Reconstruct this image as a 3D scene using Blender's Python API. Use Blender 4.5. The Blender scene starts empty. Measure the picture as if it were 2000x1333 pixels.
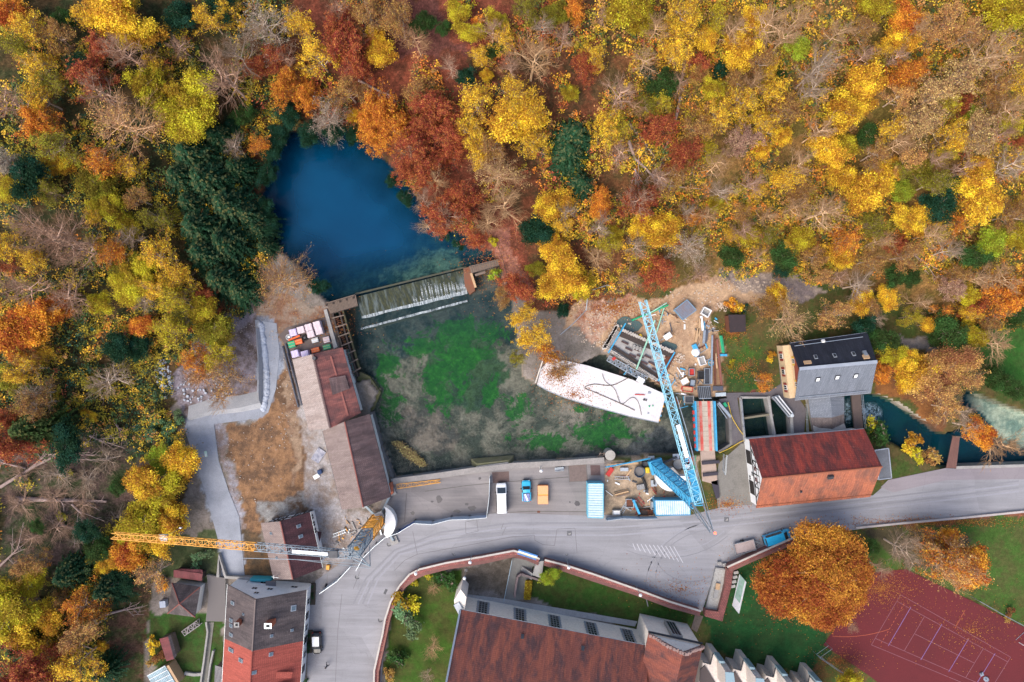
import bpy, math, random
import numpy as np
from mathutils import Vector, Matrix

# ------------------------------------------------------------------ camera, sky, sun, exposure
sc = bpy.context.scene
COL = sc.collection
H = 121.0            # drone height above the street, metres
F = 1333.333         # focal length in photo pixels (2000 px wide, 24 mm on 36 mm)
cam_d = bpy.data.cameras.new("camera"); cam = bpy.data.objects.new("camera", cam_d); COL.objects.link(cam)
cam.location = (0, 0, H); cam.rotation_euler = (0, 0, 0)
cam_d.lens = 24; cam_d.sensor_width = 36; cam_d.clip_end = 1500; cam_d.clip_start = 0.5
sc.camera = cam
SUN_EL, SUN_AZ = math.radians(52), math.radians(222)      # soft light from the south-west
w = bpy.data.worlds.new("World"); sc.world = w; w.use_nodes = True
wn = w.node_tree.nodes; wl = w.node_tree.links
sky = wn.new('ShaderNodeTexSky'); sky.sky_type = 'NISHITA'; sky.sun_disc = False
sky.sun_elevation = SUN_EL; sky.sun_rotation = SUN_AZ; sky.air_density = 1.0; sky.dust_density = 4.0; sky.ozone_density = 1.0
wl.new(sky.outputs['Color'], wn['Background'].inputs['Color']); wn['Background'].inputs['Strength'].default_value = 0.14
sun_d = bpy.data.lights.new("sun", 'SUN'); sun = bpy.data.objects.new("sun", sun_d); COL.objects.link(sun)
sun_d.energy = 1.3; sun_d.angle = math.radians(55); sun_d.color = (1.0, 0.93, 0.82)
sdir = Vector((math.sin(SUN_AZ)*math.cos(SUN_EL), math.cos(SUN_AZ)*math.cos(SUN_EL), math.sin(SUN_EL)))
sun.rotation_euler = (-sdir).to_track_quat('-Z', 'Y').to_euler()
sc.view_settings.view_transform = 'Standard'; sc.view_settings.look = 'None'
sc.view_settings.exposure = 1.0; sc.view_settings.gamma = 1.0
sc.render.engine = 'CYCLES'; sc.cycles.use_denoising = True
sc.cycles.max_bounces = 6; sc.cycles.diffuse_bounces = 3; sc.cycles.transparent_max_bounces = 12

# ------------------------------------------------------------------ helpers
R = math.radians
def W(px, py, z=0.0):
    k = (H - z) / F
    return ((px - 1000) * k, (666.5 - py) * k)
def W3(px, py, z=0.0):
    x, y = W(px, py, z); return Vector((x, y, z))
def ray_plane(px, py, p, n):
    o = Vector((0, 0, H)); d = Vector(((px - 1000) / F, (666.5 - py) / F, -1.0))
    return o + d * ((Vector(p) - o).dot(n) / d.dot(n))

class MB:
    def __init__(s): s.v = []; s.f = []; s.uv = []; s.mi = []
    def add(s, vs, fs, m=0, uvs=None):
        o = len(s.v); s.v += [tuple(v) for v in vs]
        for k, f in enumerate(fs):
            s.f.append([i + o for i in f]); s.mi.append(m); s.uv.append(uvs[k] if uvs else None)
        return s
    def face(s, pts, m=0, uv=None): return s.add(pts, [list(range(len(pts)))], m, [uv] if uv else None)
    def obb(s, c, ax, ay, az, sx, sy, sz, m=0):
        c = Vector(c); ax, ay, az = Vector(ax).normalized()*sx/2, Vector(ay).normalized()*sy/2, Vector(az).normalized()*sz/2
        vs = [c+ax*i+ay*j+az*k for k in (-1, 1) for j in (-1, 1) for i in (-1, 1)]
        return s.add(vs, [(0,2,3,1),(4,5,7,6),(0,1,5,4),(2,6,7,3),(0,4,6,2),(1,3,7,5)], m)
    def box(s, c, size, rz=0, m=0):
        a = Vector((math.cos(rz), math.sin(rz), 0)); b = Vector((-math.sin(rz), math.cos(rz), 0))
        return s.obb(c, a, b, (0, 0, 1), size[0], size[1], size[2], m)
    def bar(s, p0, p1, wd, ht=None, m=0):
        p0, p1 = Vector(p0), Vector(p1); d = p1 - p0
        if d.length < 1e-5: return s
        up = Vector((0, 0, 1)) if abs(d.normalized().z) < .95 else Vector((1, 0, 0))
        side = d.cross(up).normalized(); u2 = side.cross(d).normalized()
        return s.obb((p0+p1)/2, d, side, u2, d.length, wd, ht if ht else wd, m)
    def tube(s, p0, p1, r, r1=None, n=8, m=0, caps=True):
        p0, p1 = Vector(p0), Vector(p1); d = (p1 - p0); r1 = r if r1 is None else r1
        up = Vector((0, 0, 1)) if abs(d.normalized().z) < .95 else Vector((1, 0, 0))
        a = d.cross(up).normalized(); b = d.cross(a).normalized()
        vs = [p0+(a*math.cos(2*math.pi*i/n)+b*math.sin(2*math.pi*i/n))*r for i in range(n)] + \
             [p1+(a*math.cos(2*math.pi*i/n)+b*math.sin(2*math.pi*i/n))*r1 for i in range(n)]
        fs = [(i, (i+1) % n, n+(i+1) % n, n+i) for i in range(n)]
        if caps: fs += [tuple(range(n-1, -1, -1)), tuple(range(n, 2*n))]
        return s.add(vs, fs, m)
    def path(s, pts, r, n=6, m=0):
        for a, b in zip(pts, pts[1:]): s.tube(a, b, r, r, n, m)
        return s
    def prism(s, poly, z0, z1, m=0, mtop=None, bottom=True):
        n = len(poly); ar = sum(poly[i][0]*poly[(i+1) % n][1]-poly[(i+1) % n][0]*poly[i][1] for i in range(n))
        if ar < 0: poly = poly[::-1]
        zz0 = z0 if hasattr(z0, '__len__') else [z0]*n
        zz1 = z1 if hasattr(z1, '__len__') else [z1]*n
        vs = [(p[0], p[1], a) for p, a in zip(poly, zz0)] + [(p[0], p[1], a) for p, a in zip(poly, zz1)]
        s.add(vs, [(i, (i+1) % n, n+(i+1) % n, n+i) for i in range(n)], m)
        s.add(vs[n:], [tuple(range(n))], m if mtop is None else mtop)
        if bottom: s.add(vs[:n], [tuple(range(n-1, -1, -1))], m)
        return s
    def ball(s, c, r, nu=12, nv=7, sz=1.0, m=0):
        vs = []; c = Vector(c)
        for j in range(nv+1):
            t = math.pi*j/nv
            for i in range(nu):
                a = 2*math.pi*i/nu; vs.append(c+Vector((r*math.sin(t)*math.cos(a), r*math.sin(t)*math.sin(a), r*sz*math.cos(t))))
        return s.add(vs, [(j*nu+i, (j+1)*nu+i, (j+1)*nu+(i+1) % nu, j*nu+(i+1) % nu) for j in range(nv) for i in range(nu)], m)
    def torus(s, c, r, rr, nu=20, nv=8, m=0):
        c = Vector(c); vs = []
        for i in range(nu):
            a = 2*math.pi*i/nu
            for j in range(nv):
                b = 2*math.pi*j/nv
                vs.append(c+Vector(((r+rr*math.cos(b))*math.cos(a), (r+rr*math.cos(b))*math.sin(a), rr*math.sin(b))))
        return s.add(vs, [(i*nv+j, ((i+1) % nu)*nv+j, ((i+1) % nu)*nv+(j+1) % nv, i*nv+(j+1) % nv) for i in range(nu) for j in range(nv)], m)
    def build(s, name, mats, parent=None, world=True, smooth=False, bevel=0):
        me = bpy.data.meshes.new(name); off = Vector((0, 0, 0))
        if parent is not None and world:
            q = parent
            while q is not None: off += q.location; q = q.parent
        me.from_pydata([tuple(Vector(v)-off) for v in s.v], [], s.f)
        for mm in (mats if isinstance(mats, (list, tuple)) else [mats]): me.materials.append(mm)
        me.polygons.foreach_set('material_index', s.mi)
        if any(u is not None for u in s.uv):
            lay = me.uv_layers.new(name='UVMap')
            for p, u in zip(me.polygons, s.uv):
                if u is not None:
                    for li, c in zip(p.loop_indices, u): lay.data[li].uv = c
        if smooth: me.polygons.foreach_set('use_smooth', [True]*len(me.polygons))
        me.update()
        o = bpy.data.objects.new(name, me); COL.objects.link(o)
        if parent is not None: o.parent = parent
        if bevel:
            b = o.modifiers.new('bevel', 'BEVEL'); b.width = bevel; b.segments = 2; b.limit_method = 'ANGLE'
        return o

def tag(o, label=None, cat=None, group=None, kind=None):
    if label: o['label'] = label
    if cat: o['category'] = cat
    if group: o['group'] = group
    if kind: o['kind'] = kind
    return o
def thing(name, label, cat, loc=(0, 0, 0), group=None, rz=0):
    o = bpy.data.objects.new(name, None); COL.objects.link(o); o.location = loc; o.rotation_euler = (0, 0, rz)
    o.empty_display_size = .3
    return tag(o, label, cat, group)
def copy_tree(o, parent=None):
    c = o.copy(); COL.objects.link(c)
    if parent is not None: c.parent = parent; c.matrix_parent_inverse = o.matrix_parent_inverse
    for ch in KIDS.get(o.name, []): copy_tree(ch, c)
    return c
KIDS = {}
def index_kids(o):
    KIDS[o.name] = [x for x in COL.objects if x.parent == o]
    for x in KIDS[o.name]: index_kids(x)

# ------------------------------------------------------------------ materials
def nodes(name):
    m = bpy.data.materials.new(name); m.use_nodes = True
    nt = m.node_tree; b = nt.nodes['Principled BSDF']; return m, nt, b
def nd(nt, typ, **kw):
    n = nt.nodes.new(typ)
    for k, v in kw.items():
        if k in n.inputs.keys(): n.inputs[k].default_value = v
        else: setattr(n, k, v)
    return n
def rgba(c): return (c[0], c[1], c[2], 1)
def ramp(nt, fac, stops):
    r = nt.nodes.new('ShaderNodeValToRGB'); e = r.color_ramp.elements
    while len(e) < len(stops): e.new(.5)
    for el, (p, c) in zip(e, stops): el.position = p; el.color = rgba(c) if hasattr(c, '__len__') else (c, c, c, 1)
    nt.links.new(fac, r.inputs['Fac']); return r.outputs['Color']
def mixc(nt, fac, a, b, mode='MIX'):
    m = nt.nodes.new('ShaderNodeMix'); m.data_type = 'RGBA'; m.blend_type = mode; m.clamp_factor = True
    for sck, v in ((m.inputs[0], fac), (m.inputs[6], a), (m.inputs[7], b)):
        if hasattr(v, 'is_linked'): nt.links.new(v, sck)
        elif hasattr(v, '__len__'): sck.default_value = rgba(v)
        else: sck.default_value = v
    return m.outputs[2]
def noise(nt, vec, scale, detail=4, rough=.6, dist=0):
    n = nd(nt, 'ShaderNodeTexNoise', Scale=scale, Detail=detail, Roughness=rough, Distortion=dist)
    if vec is not None: nt.links.new(vec, n.inputs['Vector'])
    return n.outputs['Fac']
def mapv(nt, vec, scale=(1, 1, 1), rot=(0, 0, 0)):
    m = nt.nodes.new('ShaderNodeMapping'); m.inputs['Scale'].default_value = scale; m.inputs['Rotation'].default_value = rot
    nt.links.new(vec, m.inputs['Vector']); return m.outputs['Vector']
def bump(nt, b, h, strength=.3, dist=.05):
    n = nd(nt, 'ShaderNodeBump', Strength=strength, Distance=dist); nt.links.new(h, n.inputs['Height']); nt.links.new(n.outputs['Normal'], b.inputs['Normal'])
MATS = {}
def mat(name, col, col2=None, scale=.6, rough=.75, metal=0, spec=.3, bmp=0, fine=9.0, lo=.35, hi=.65, spots=None, coat=0):
    """two tones of one real surface, mixed by coarse and fine noise"""
    if name in MATS: return MATS[name]
    m, nt, b = nodes(name)
    tc = nt.nodes.new('ShaderNodeTexCoord').outputs['Object']
    col2 = col2 or tuple(c*.78 for c in col)
    n1 = noise(nt, tc, scale, 6, .65); c = mixc(nt, ramp(nt, n1, [(lo, 0), (hi, 1)]), col, col2)
    n2 = noise(nt, tc, scale*fine, 3, .6)
    c = mixc(nt, .35, c, ramp(nt, n2, [(.3, tuple(x*.6 for x in col)), (.7, tuple(min(1, x*1.25) for x in col))]))
    if spots:
        n3 = noise(nt, tc, spots[1], 5, .7); c = mixc(nt, ramp(nt, n3, [(spots[2], 0), (spots[2]+.06, 1)]), c, spots[0])
    nt.links.new(c, b.inputs['Base Color']); b.inputs['Roughness'].default_value = rough; b.inputs['Metallic'].default_value = metal
    b.inputs['Specular IOR Level'].default_value = spec
    if coat: b.inputs['Coat Weight'].default_value = coat
    if bmp: bump(nt, b, n2, bmp, .06)
    MATS[name] = m; return m
def roof_mat(name, c1, c2, c3=None, tile=(.3, .35), streak=.5, lichen=None, rough=.8, metal=False):
    m, nt, b = nodes(name)
    uv = nt.nodes.new('ShaderNodeTexCoord').outputs['UV']
    st = noise(nt, mapv(nt, uv, (1.1, .13, 1)), 1.0, 7, .7, .3)
    c = mixc(nt, ramp(nt, st, [(.4, 0), (.58, 1)]), c1, c2)
    bl = noise(nt, mapv(nt, uv, (.5, .22, 1)), 1.0, 7, .68, .4)
    c = mixc(nt, ramp(nt, bl, [(.46, 0), (.62, min(1, streak*1.5))]), c, c3 or tuple(x*.5 for x in c2))
    s2 = noise(nt, mapv(nt, uv, (3.2, .2, 1), (0, 0, .03)), 1.0, 4, .7); c = mixc(nt, .45, c, ramp(nt, s2, [(.3, .6), (.7, 1.4)]), 'MULTIPLY')
    if lichen:
        ln = noise(nt, uv, 1.3, 8, .75); c = mixc(nt, ramp(nt, ln, [(.6, 0), (.7, .8)]), c, lichen)
    if not metal:
        br = nd(nt, 'ShaderNodeTexBrick', Scale=1.0); br.offset = .5
        br.inputs['Brick Width'].default_value = tile[0]; br.inputs['Row Height'].default_value = tile[1]; br.inputs['Mortar Size'].default_value = .035
        br.inputs['Color1'].default_value = (.78, .78, .78, 1); br.inputs['Color2'].default_value = (1.18, 1.18, 1.18, 1); br.inputs['Mortar'].default_value = (.42, .42, .42, 1)
        nt.links.new(uv, br.inputs['Vector']); c = mixc(nt, .55, c, br.outputs['Color'], 'MULTIPLY'); bump(nt, b, br.outputs['Fac'], -.4, .05)
    else:
        wv = nd(nt, 'ShaderNodeTexWave', Scale=1.0/tile[0]); wv.bands_direction = 'X'; wv.wave_profile = 'SIN'; nt.links.new(uv, wv.inputs['Vector'])
        c = mixc(nt, .5, c, ramp(nt, wv.outputs['Fac'], [(0, .55), (.5, 1.0)]), 'MULTIPLY'); bump(nt, b, wv.outputs['Fac'], .6, .05)
    fn = noise(nt, uv, 6, 3); c = mixc(nt, .5, c, ramp(nt, fn, [(.3, .6), (.7, 1.35)]), 'MULTIPLY')
    nt.links.new(c, b.inputs['Base Color']); b.inputs['Roughness'].default_value = rough; b.inputs['Specular IOR Level'].default_value = .25
    return m
def glass_mat(name, col=(.03, .04, .05), rough=.08):
    m, nt, b = nodes(name); b.inputs['Base Color'].default_value = rgba(col); b.inputs['Roughness'].default_value = rough
    b.inputs['Specular IOR Level'].default_value = .8; MATS[name] = m; return m

WHITE = mat('white_paint', (.78, .79, .8), (.68, .7, .72), .8, .5)
PLASTER = mat('plaster', (.76, .75, .72), (.58, .57, .55), .5, .85, bmp=.2)
CONC = mat('concrete', (.33, .32, .31), (.22, .21, .2), .7, .9, bmp=.3)
CONCD = mat('dark_concrete', (.17, .16, .16), (.1, .095, .095), .5, .9, bmp=.3)
STEEL = mat('galvanised_steel', (.42, .46, .5), (.3, .34, .38), 2, .4, .7)
DARKST = mat('dark_steel', (.07, .075, .085), (.04, .04, .05), 2, .5, .4)
BLACK = mat('black_rubber', (.018, .018, .02), None, 2, .7)
WOOD = mat('weathered_wood', (.2, .15, .12), (.11, .085, .07), 3, .85, bmp=.3)
WOODL = mat('sawn_timber', (.5, .33, .19), (.38, .25, .15), 3, .8)
WOODD = mat('dark_timber', (.06, .045, .04), (.035, .028, .025), 3, .85)
BLUE = mat('sky_blue_paint', (.06, .36, .6), (.04, .26, .46), 1.5, .45)
CYAN = mat('cyan_lattice_paint', (.32, .6, .72), (.16, .46, .64), 1.5, .45)
ORANGE = mat('orange_paint', (.78, .38, .06), (.66, .28, .04), 1.5, .5)
RED = mat('red_paint', (.5, .04, .03), (.34, .03, .03), 1.5, .55)
GREEN = mat('green_paint', (.02, .36, .17), (.015, .25, .12), 1.5, .5)
RUST = mat('rusty_steel', (.16, .06, .035), (.09, .04, .03), 2, .8, .2)
GLASS = glass_mat('window_glass'); GLASSB = glass_mat('sky_lit_glass', (.1, .14, .17))
BRICK = None
# ------------------------------------------------------------------ terrain
VALLEY = [(270,1500),(285,1240),(300,1130),(330,1050),(375,930),(330,800),(400,720),(470,630),(500,560),(522,430),(520,320),(575,262),(700,265),(785,370),(870,455),(960,515),(1040,610),(1120,610),(1190,585),(1420,545),(1560,535),(1700,575),(1850,615),(2100,640),(2600,700),(2600,1500)]
POND = [(540,262),(620,248),(700,255),(742,300),(800,365),(835,420),(880,445),(960,490),(972,512),(915,524),(697,580),(640,592),(610,560),(585,520),(545,490),(518,450),(510,390),(520,320)]
BASIN = [(696,592),(912,533),(975,520),(1000,590),(1012,660),(1022,735),(1046,752),(1180,690),(1300,760),(1355,776),(1430,776),(1428,870),(1405,885),(1180,897),(1002,908),(925,918),(768,937),(722,806),(738,766),(714,735),(690,690)]
TANK = [(1446,776),(1500,772),(1540,772),(1560,850),(1467,860),(1450,860)]
RIVER = [(1640,775),(1712,770),(1760,790),(1845,850),(1930,820),(1880,790),(1890,760),(1960,790),(2150,850),(2150,912),(1842,915),(1770,880),(1690,836),(1648,845)]
def npoly(poly, z): return np.array([W(p[0], p[1], z) for p in poly])
def inside(X, Y, P):
    r = np.zeros(X.shape, bool); n = len(P)
    for i in range(n):
        x0, y0 = P[i]; x1, y1 = P[(i+1) % n]
        c = ((y0 > Y) != (y1 > Y)) & (X < (x1-x0)*(Y-y0)/((y1-y0) if y1 != y0 else 1e-9)+x0)
        r ^= c
    return r
def edge_dist(X, Y, P):
    d = np.full(X.shape, 1e9); n = len(P)
    for i in range(n):
        a = P[i]; b = P[(i+1) % n]; ab = b-a; L = (ab**2).sum()+1e-12
        t = np.clip(((X-a[0])*ab[0]+(Y-a[1])*ab[1])/L, 0, 1)
        d = np.minimum(d, np.hypot(X-a[0]-t*ab[0], Y-a[1]-t*ab[1]))
    return d
VP = npoly(VALLEY, 0)
def lattice_noise(X, Y, s, seed):
    rng = np.random.default_rng(seed); G = rng.random((512, 512))
    x, y = X/s+100.3, Y/s+77.7; i, j = np.floor(x).astype(int), np.floor(y).astype(int); fx, fy = x-i, y-j
    fx = fx*fx*(3-2*fx); fy = fy*fy*(3-2*fy); g = lambda a, b: G[(j+b) % 512, (i+a) % 512]
    return (g(0,0)*(1-fx)+g(1,0)*fx)*(1-fy)+(g(0,1)*(1-fx)+g(1,1)*fx)*fy
def hill(X, Y):
    X = np.asarray(X, float); Y = np.asarray(Y, float)
    d = np.where(inside(X, Y, VP), 0, edge_dist(X, Y, VP))
    z = .42*np.maximum(0, d-.5); z = 27*(1-np.exp(-z/27))
    b = np.clip(d/8, 0, 1)
    return z + b*(lattice_noise(X, Y, 9, 1)-.5)*2.2 + b*(lattice_noise(X, Y, 3.5, 2)-.5)*.8
def hz(x, y): return float(hill(np.array([x]), np.array([y]))[0])
PONDZ, BASINZ, RIVZ = -.7, -2.0, -2.6
def grid_axis(lo, hi, step, far):
    a = list(np.arange(lo, hi+.01, step)); g = step*1.6
    up = []; v = a[-1]
    while v < far: v += g; g *= 1.35; up.append(v)
    dn = []; v = a[0]; g = step*1.6
    while v > -far: v -= g; g *= 1.35; dn.append(v)
    return np.array(dn[::-1]+a+up)
gx = grid_axis(-96, 96, .45, 420); gy = grid_axis(-66, 66, .45, 420)
GX, GY = np.meshgrid(gx, gy); GZ = hill(GX, GY)
FLAT = inside(GX, GY, VP)
GZ = GZ + np.where(FLAT, (lattice_noise(GX, GY, 2, 5)-.5)*.06-.05, 0)
mp, mb_, mt, mr = (inside(GX, GY, npoly(P, 0)) for P in (POND, BASIN, TANK, RIVER))
dp = edge_dist(GX, GY, npoly(POND, 0))
GZ = np.where(mp, np.minimum(GZ, PONDZ-.25-np.minimum(dp, 16)*.55), GZ)
GZ = np.where(mb_, np.minimum(GZ, BASINZ-.35+(lattice_noise(GX, GY, 5, 7)-.5)*.3), GZ)
mw = inside(GX, GY, npoly([(690,576),(912,518),(922,580),(705,628)], 0)) | inside(GX, GY, npoly([(646,606),(700,590),(720,738),(686,750)], 0)); GZ = np.where(mw, np.minimum(GZ, -2.5), GZ)
GZ = np.where(mt, -3.2, GZ); GZ = np.where(mr, np.minimum(GZ, RIVZ-1.0), GZ)
PX = 1000+GX/(H-GZ)*F; PY = 666.5-GY/(H-GZ)*F
JX = (lattice_noise(GX, GY, 3.1, 31)-.5)*20+(lattice_noise(GX, GY, 1.1, 32)-.5)*11; JY = (lattice_noise(GX, GY, 3.1, 33)-.5)*20+(lattice_noise(GX, GY, 1.1, 34)-.5)*11
def pin(poly): return inside(PX+JX, PY+JY, np.array(poly, float))
A = np.zeros(GX.shape+(3,)); B = np.zeros_like(A)
def zone(mask, a, b, t=1.0): A[mask] = a; B[mask] = b
zone(np.ones(GX.shape, bool), (.14, .05, .026), (.065, .04, .02))
wl_ = np.clip((600-PX)/250, 0, 1)[..., None]; wr_ = np.clip((PX-1150)/250, 0, 1)[..., None]
A = A*(1-wl_)+wl_*np.array((.085, .055, .026)); B = B*(1-wl_)+wl_*np.array((.035, .042, .018))
A = A*(1-wr_)+wr_*np.array((.25, .14, .05)); B = B*(1-wr_)+wr_*np.array((.13, .1, .028))
zone(pin([(560,0),(980,0),(1060,110),(900,90),(990,330),(1060,590),(960,600),(930,480),(760,300),(700,240),(640,120)]), (.19, .055, .032), (.1, .036, .022))
zone(pin([(690,0),(730,120),(900,100),(1000,130),(880,80),(860,0)]), (.15, .055, .045), (.1, .04, .032))
zone(pin([(940,450),(985,450),(1055,590),(1000,600)]), (.27, .12, .085), (.16, .065, .05))
zone(pin([(0,830),(180,830),(360,850),(330,960),(250,1130),(0,1120)]), (.13, .085, .07), (.045, .06, .025))
zone(pin([(200,1180),(330,1090),(335,1150),(290,1240),(300,1300),(290,1340),(190,1340)]), (.11, .06, .04), (.05, .065, .022))
zone(FLAT & (PX < 1200), (.22, .19, .17), (.15, .13, .11))
zone(FLAT & (PX >= 1200), (.05, .075, .02), (.1, .075, .03))
zone(pin([(300,1130),(330,1040),(425,1040),(440,1125),(330,1140)]), (.09, .1, .05), (.05, .07, .03))
zone(pin([(290,1190),(440,1200),(440,1333),(400,1350),(300,1350)]), (.035, .085, .018), (.05, .06, .02))
zone(pin([(330,760),(400,640),(470,620),(510,615),(512,790),(370,822)]), (.24, .21, .24), (.12, .09, .08))
zone(pin([(480,560),(640,600),(660,650),(560,690),(540,650),(500,620)]), (.19, .1, .065), (.24, .19, .15))
zone(pin([(496,618),(545,628),(552,700),(535,800),(500,815),(505,700)]), (.26, .29, .35), (.17, .18, .215))
zone(pin([(356,816),(500,783),(512,800),(500,812),(412,826),(420,905),(466,1010),(474,1125),(432,1125),(428,1070),(398,960),(362,845)]), (.27, .295, .34), (.2, .21, .24))
zone(pin([(412,828),(430,824),(470,960),(486,1080),(474,1120),(466,1010)]), (.27, .27, .31), (.2, .15, .13))
zone(pin([(436,834),(520,806),(560,700),(580,720),(600,860),(606,985),(520,1020),(505,1060),(535,1100),(536,1128),(470,1130),(486,1080),(468,940)]), (.25, .14, .075), (.12, .073, .047))
zone(pin([(540,640),(556,700),(556,800),(575,960),(590,860),(574,700),(556,640)]), (.17, .1, .065), (.27, .19, .13))
zone(pin([(470,1040),(512,1040),(536,1128),(462,1128)]), (.16, .095, .05), (.08, .06, .04))
zone(pin([(505,985),(600,960),(608,998),(520,1022)]), (.1, .065, .045), (.22, .22, .22))
zone(pin([(600,700),(640,840),(690,1000),(740,990),(700,1085),(630,1130),(600,985),(590,840),(572,712)]), (.31, .29, .29), (.24, .19, .16))
zone(pin([(1092,640),(1140,585),(1250,580),(1420,540),(1560,545),(1480,600),(1420,590),(1385,640),(1415,690),(1410,790),(1330,780),(1180,690),(1160,660)]), (.44, .3, .19), (.34, .22, .14))
zone(pin([(1400,535),(1560,535),(1620,570),(1540,590),(1430,570)]), (.3, .24, .2), (.16, .13, .13))
zone(pin([(1110,640),(1160,585),(1230,575),(1200,620),(1160,670)]), (.45, .33, .25), (.3, .15, .1))
zone(pin([(1405,690),(1530,665),(1520,780),(1415,775)]), (.05, .085, .02), (.1, .07, .03))
zone(pin([(1412,655),(1440,650),(1480,690),(1440,712),(1415,705)]), (.045, .1, .018), (.07, .08, .025)); zone(pin([(1418,722),(1475,718),(1480,752),(1420,768)]), (.03, .08, .018), (.04, .065, .02)); zone(pin([(1410,768),(1470,755),(1480,768),(1415,780)]), (.16, .05, .04), (.1, .05, .04))
zone(pin([(1180,905),(1365,890),(1350,985),(1345,1006),(1178,1010)]), (.36, .27, .19), (.27, .21, .15))
zone(pin([(740,1400),(760,1200),(800,1130),(905,1110),(900,1165),(905,1190),(880,1400)]), (.04, .085, .014), (.06, .07, .02))
zone(pin([(905,1105),(1000,1085),(990,1160),(905,1160)]), (.13, .11, .09), (.09, .075, .06))
zone(pin([(1020,1090),(1260,1150),(1370,1200),(1330,1215),(1240,1215),(1000,1165)]), (.03, .075, .014), (.045, .06, .016))
zone(pin([(1365,1195),(1450,1090),(1700,1050),(1610,1210),(1620,1270),(1600,1340),(1400,1275)]), (.018, .075, .022), (.025, .06, .02))
zone(pin([(1690,1035),(2010,1000),(2010,1290),(1890,1160),(1750,1120),(1700,1120)]), (.05, .1, .02), (.07, .08, .025))
zone(pin([(1690,1040),(1800,1030),(1900,1050),(1880,1120),(1780,1110)]), (.09, .075, .04), (.06, .05, .03))
zone(pin([(1590,1280),(1660,1280),(1800,1400),(1560,1400)]), (.05, .08, .02), (.12, .06, .025))
zone(pin([(1710,690),(1760,700),(1850,790),(1840,850),(1760,785),(1715,765)]), (.2, .085, .03), (.13, .06, .03))
zone(pin([(1700,835),(1850,880),(1845,935),(1740,940)]), (.045, .075, .018), (.09, .07, .03))
zone(pin([(1900,640),(2100,640),(2100,800),(1960,770)]), (.03, .1, .018), (.04, .08, .02))
zone(pin([(1650,1020),(2010,985),(2010,1000),(1690,1035)]), (.2, .075, .045), (.14, .07, .05))
zone(mp, (.012, .03, .035), (.005, .014, .016)); zone(mp & pin([(600,560),(700,490),(800,430),(900,440),(990,500),(900,560),(700,610)]), (.06, .085, .075), (.02, .035, .045)); zone(mp & pin([(730,540),(790,505),(860,490),(900,500),(880,530),(760,560)]), (.3, .28, .18), (.05, .075, .065))  # dark bed tone, seen through the pond rim, paints tree reflections
zone(mb_, (.23, .18, .135), (.065, .065, .05)); zone(mb_ & pin([(840,620),(960,630),(985,740),(940,800),(870,800),(830,730)]), (.06, .095, .045), (.04, .06, .04)); zone(mb_ & pin([(770,800),(860,800),(900,850),(870,890),(790,870)]), (.26, .18, .14), (.09, .075, .065)); zone(mb_ & pin([(1090,780),(1150,790),(1140,830),(1085,820)]), (.33, .24, .19), (.08, .07, .055))
zone(mw, (.06, .06, .04), (.025, .03, .025))
zone(mb_ & pin([(690,600),(1000,560),(1010,680),(860,640),(720,760),(690,690)]), (.1, .1, .085), (.025, .04, .04))
zone(mb_ & pin([(770,935),(925,912),(1180,890),(1290,830),(1400,890)]), (.13, .11, .105), (.045, .045, .045))
zone(mt, (.1, .11, .05), (.02, .05, .055)); zone(mr, (.03, .08, .09), (.012, .045, .06))
zone(mr & pin([(1880,765),(1960,785),(2150,850),(2150,900),(1960,865)]), (.48, .48, .38), (.2, .26, .22))
zone(pin([(1760,650),(1830,660),(1835,690),(1765,685)]), (.26, .22, .2), (.18, .17, .17))
ALG = np.zeros(GX.shape)
for ex, ey, er, eq in [(905,690,62,50),(860,740,45,60),(760,715,28,40),(1010,798,26,28),(960,770,20,20),(1205,838,48,32),(1150,850,40,26),(1060,862,60,20),(885,640,40,28),(770,790,25,40),(1130,800,20,8),(1270,800,14,20),(820,680,30,24),(940,650,40,30)]:
    ALG = np.maximum(ALG, (.95-np.hypot((PX-ex)/er, (PY-ey)/eq)*.42)*.9)
ALG = np.where(mb_, np.clip(ALG, 0, 1), 0)

def grid_obj(name, X, Y, Z, material, attrs):
    ny, nx = X.shape; n = nx*ny
    me = bpy.data.meshes.new(name); me.vertices.add(n)
    me.vertices.foreach_set('co', np.stack([X, Y, Z], -1).reshape(-1).astype(np.float32))
    i = np.arange(n).reshape(ny, nx); q = np.stack([i[:-1,:-1], i[:-1,1:], i[1:,1:], i[1:,:-1]], -1).reshape(-1, 4)
    me.loops.add(q.size); me.polygons.add(len(q)); me.loops.foreach_set('vertex_index', q.reshape(-1).astype(np.int32))
    me.polygons.foreach_set('loop_start', np.arange(0, q.size, 4, dtype=np.int32)); me.polygons.foreach_set('use_smooth', np.ones(len(q), bool))
    for k, v in attrs.items():
        if v.ndim == 3:
            at = me.attributes.new(k, 'FLOAT_COLOR', 'POINT'); at.data.foreach_set('color', np.concatenate([v, np.ones(v.shape[:2]+(1,))], -1).reshape(-1).astype(np.float32))
        else:
            at = me.attributes.new(k, 'FLOAT', 'POINT'); at.data.foreach_set('value', v.reshape(-1).astype(np.float32))
    me.materials.append(material); me.update(); me.validate()
    o = bpy.data.objects.new(name, me); COL.objects.link(o); return o
m, nt, b = nodes('soil_and_litter')
gp = nt.nodes.new('ShaderNodeNewGeometry').outputs['Position']
at = lambda nt, k: nd(nt, 'ShaderNodeAttribute', attribute_name=k)
n1 = noise(nt, gp, .28, 9, .72); n2 = noise(nt, gp, 1.1, 7, .72, .5); n3 = noise(nt, gp, 9, 3, .6)
vo = nd(nt, 'ShaderNodeTexVoronoi', Scale=4.5); nt.links.new(gp, vo.inputs['Vector']); vs_ = nt.nodes.new('ShaderNodeSeparateColor'); nt.links.new(vo.outputs['Color'], vs_.inputs[0])
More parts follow.
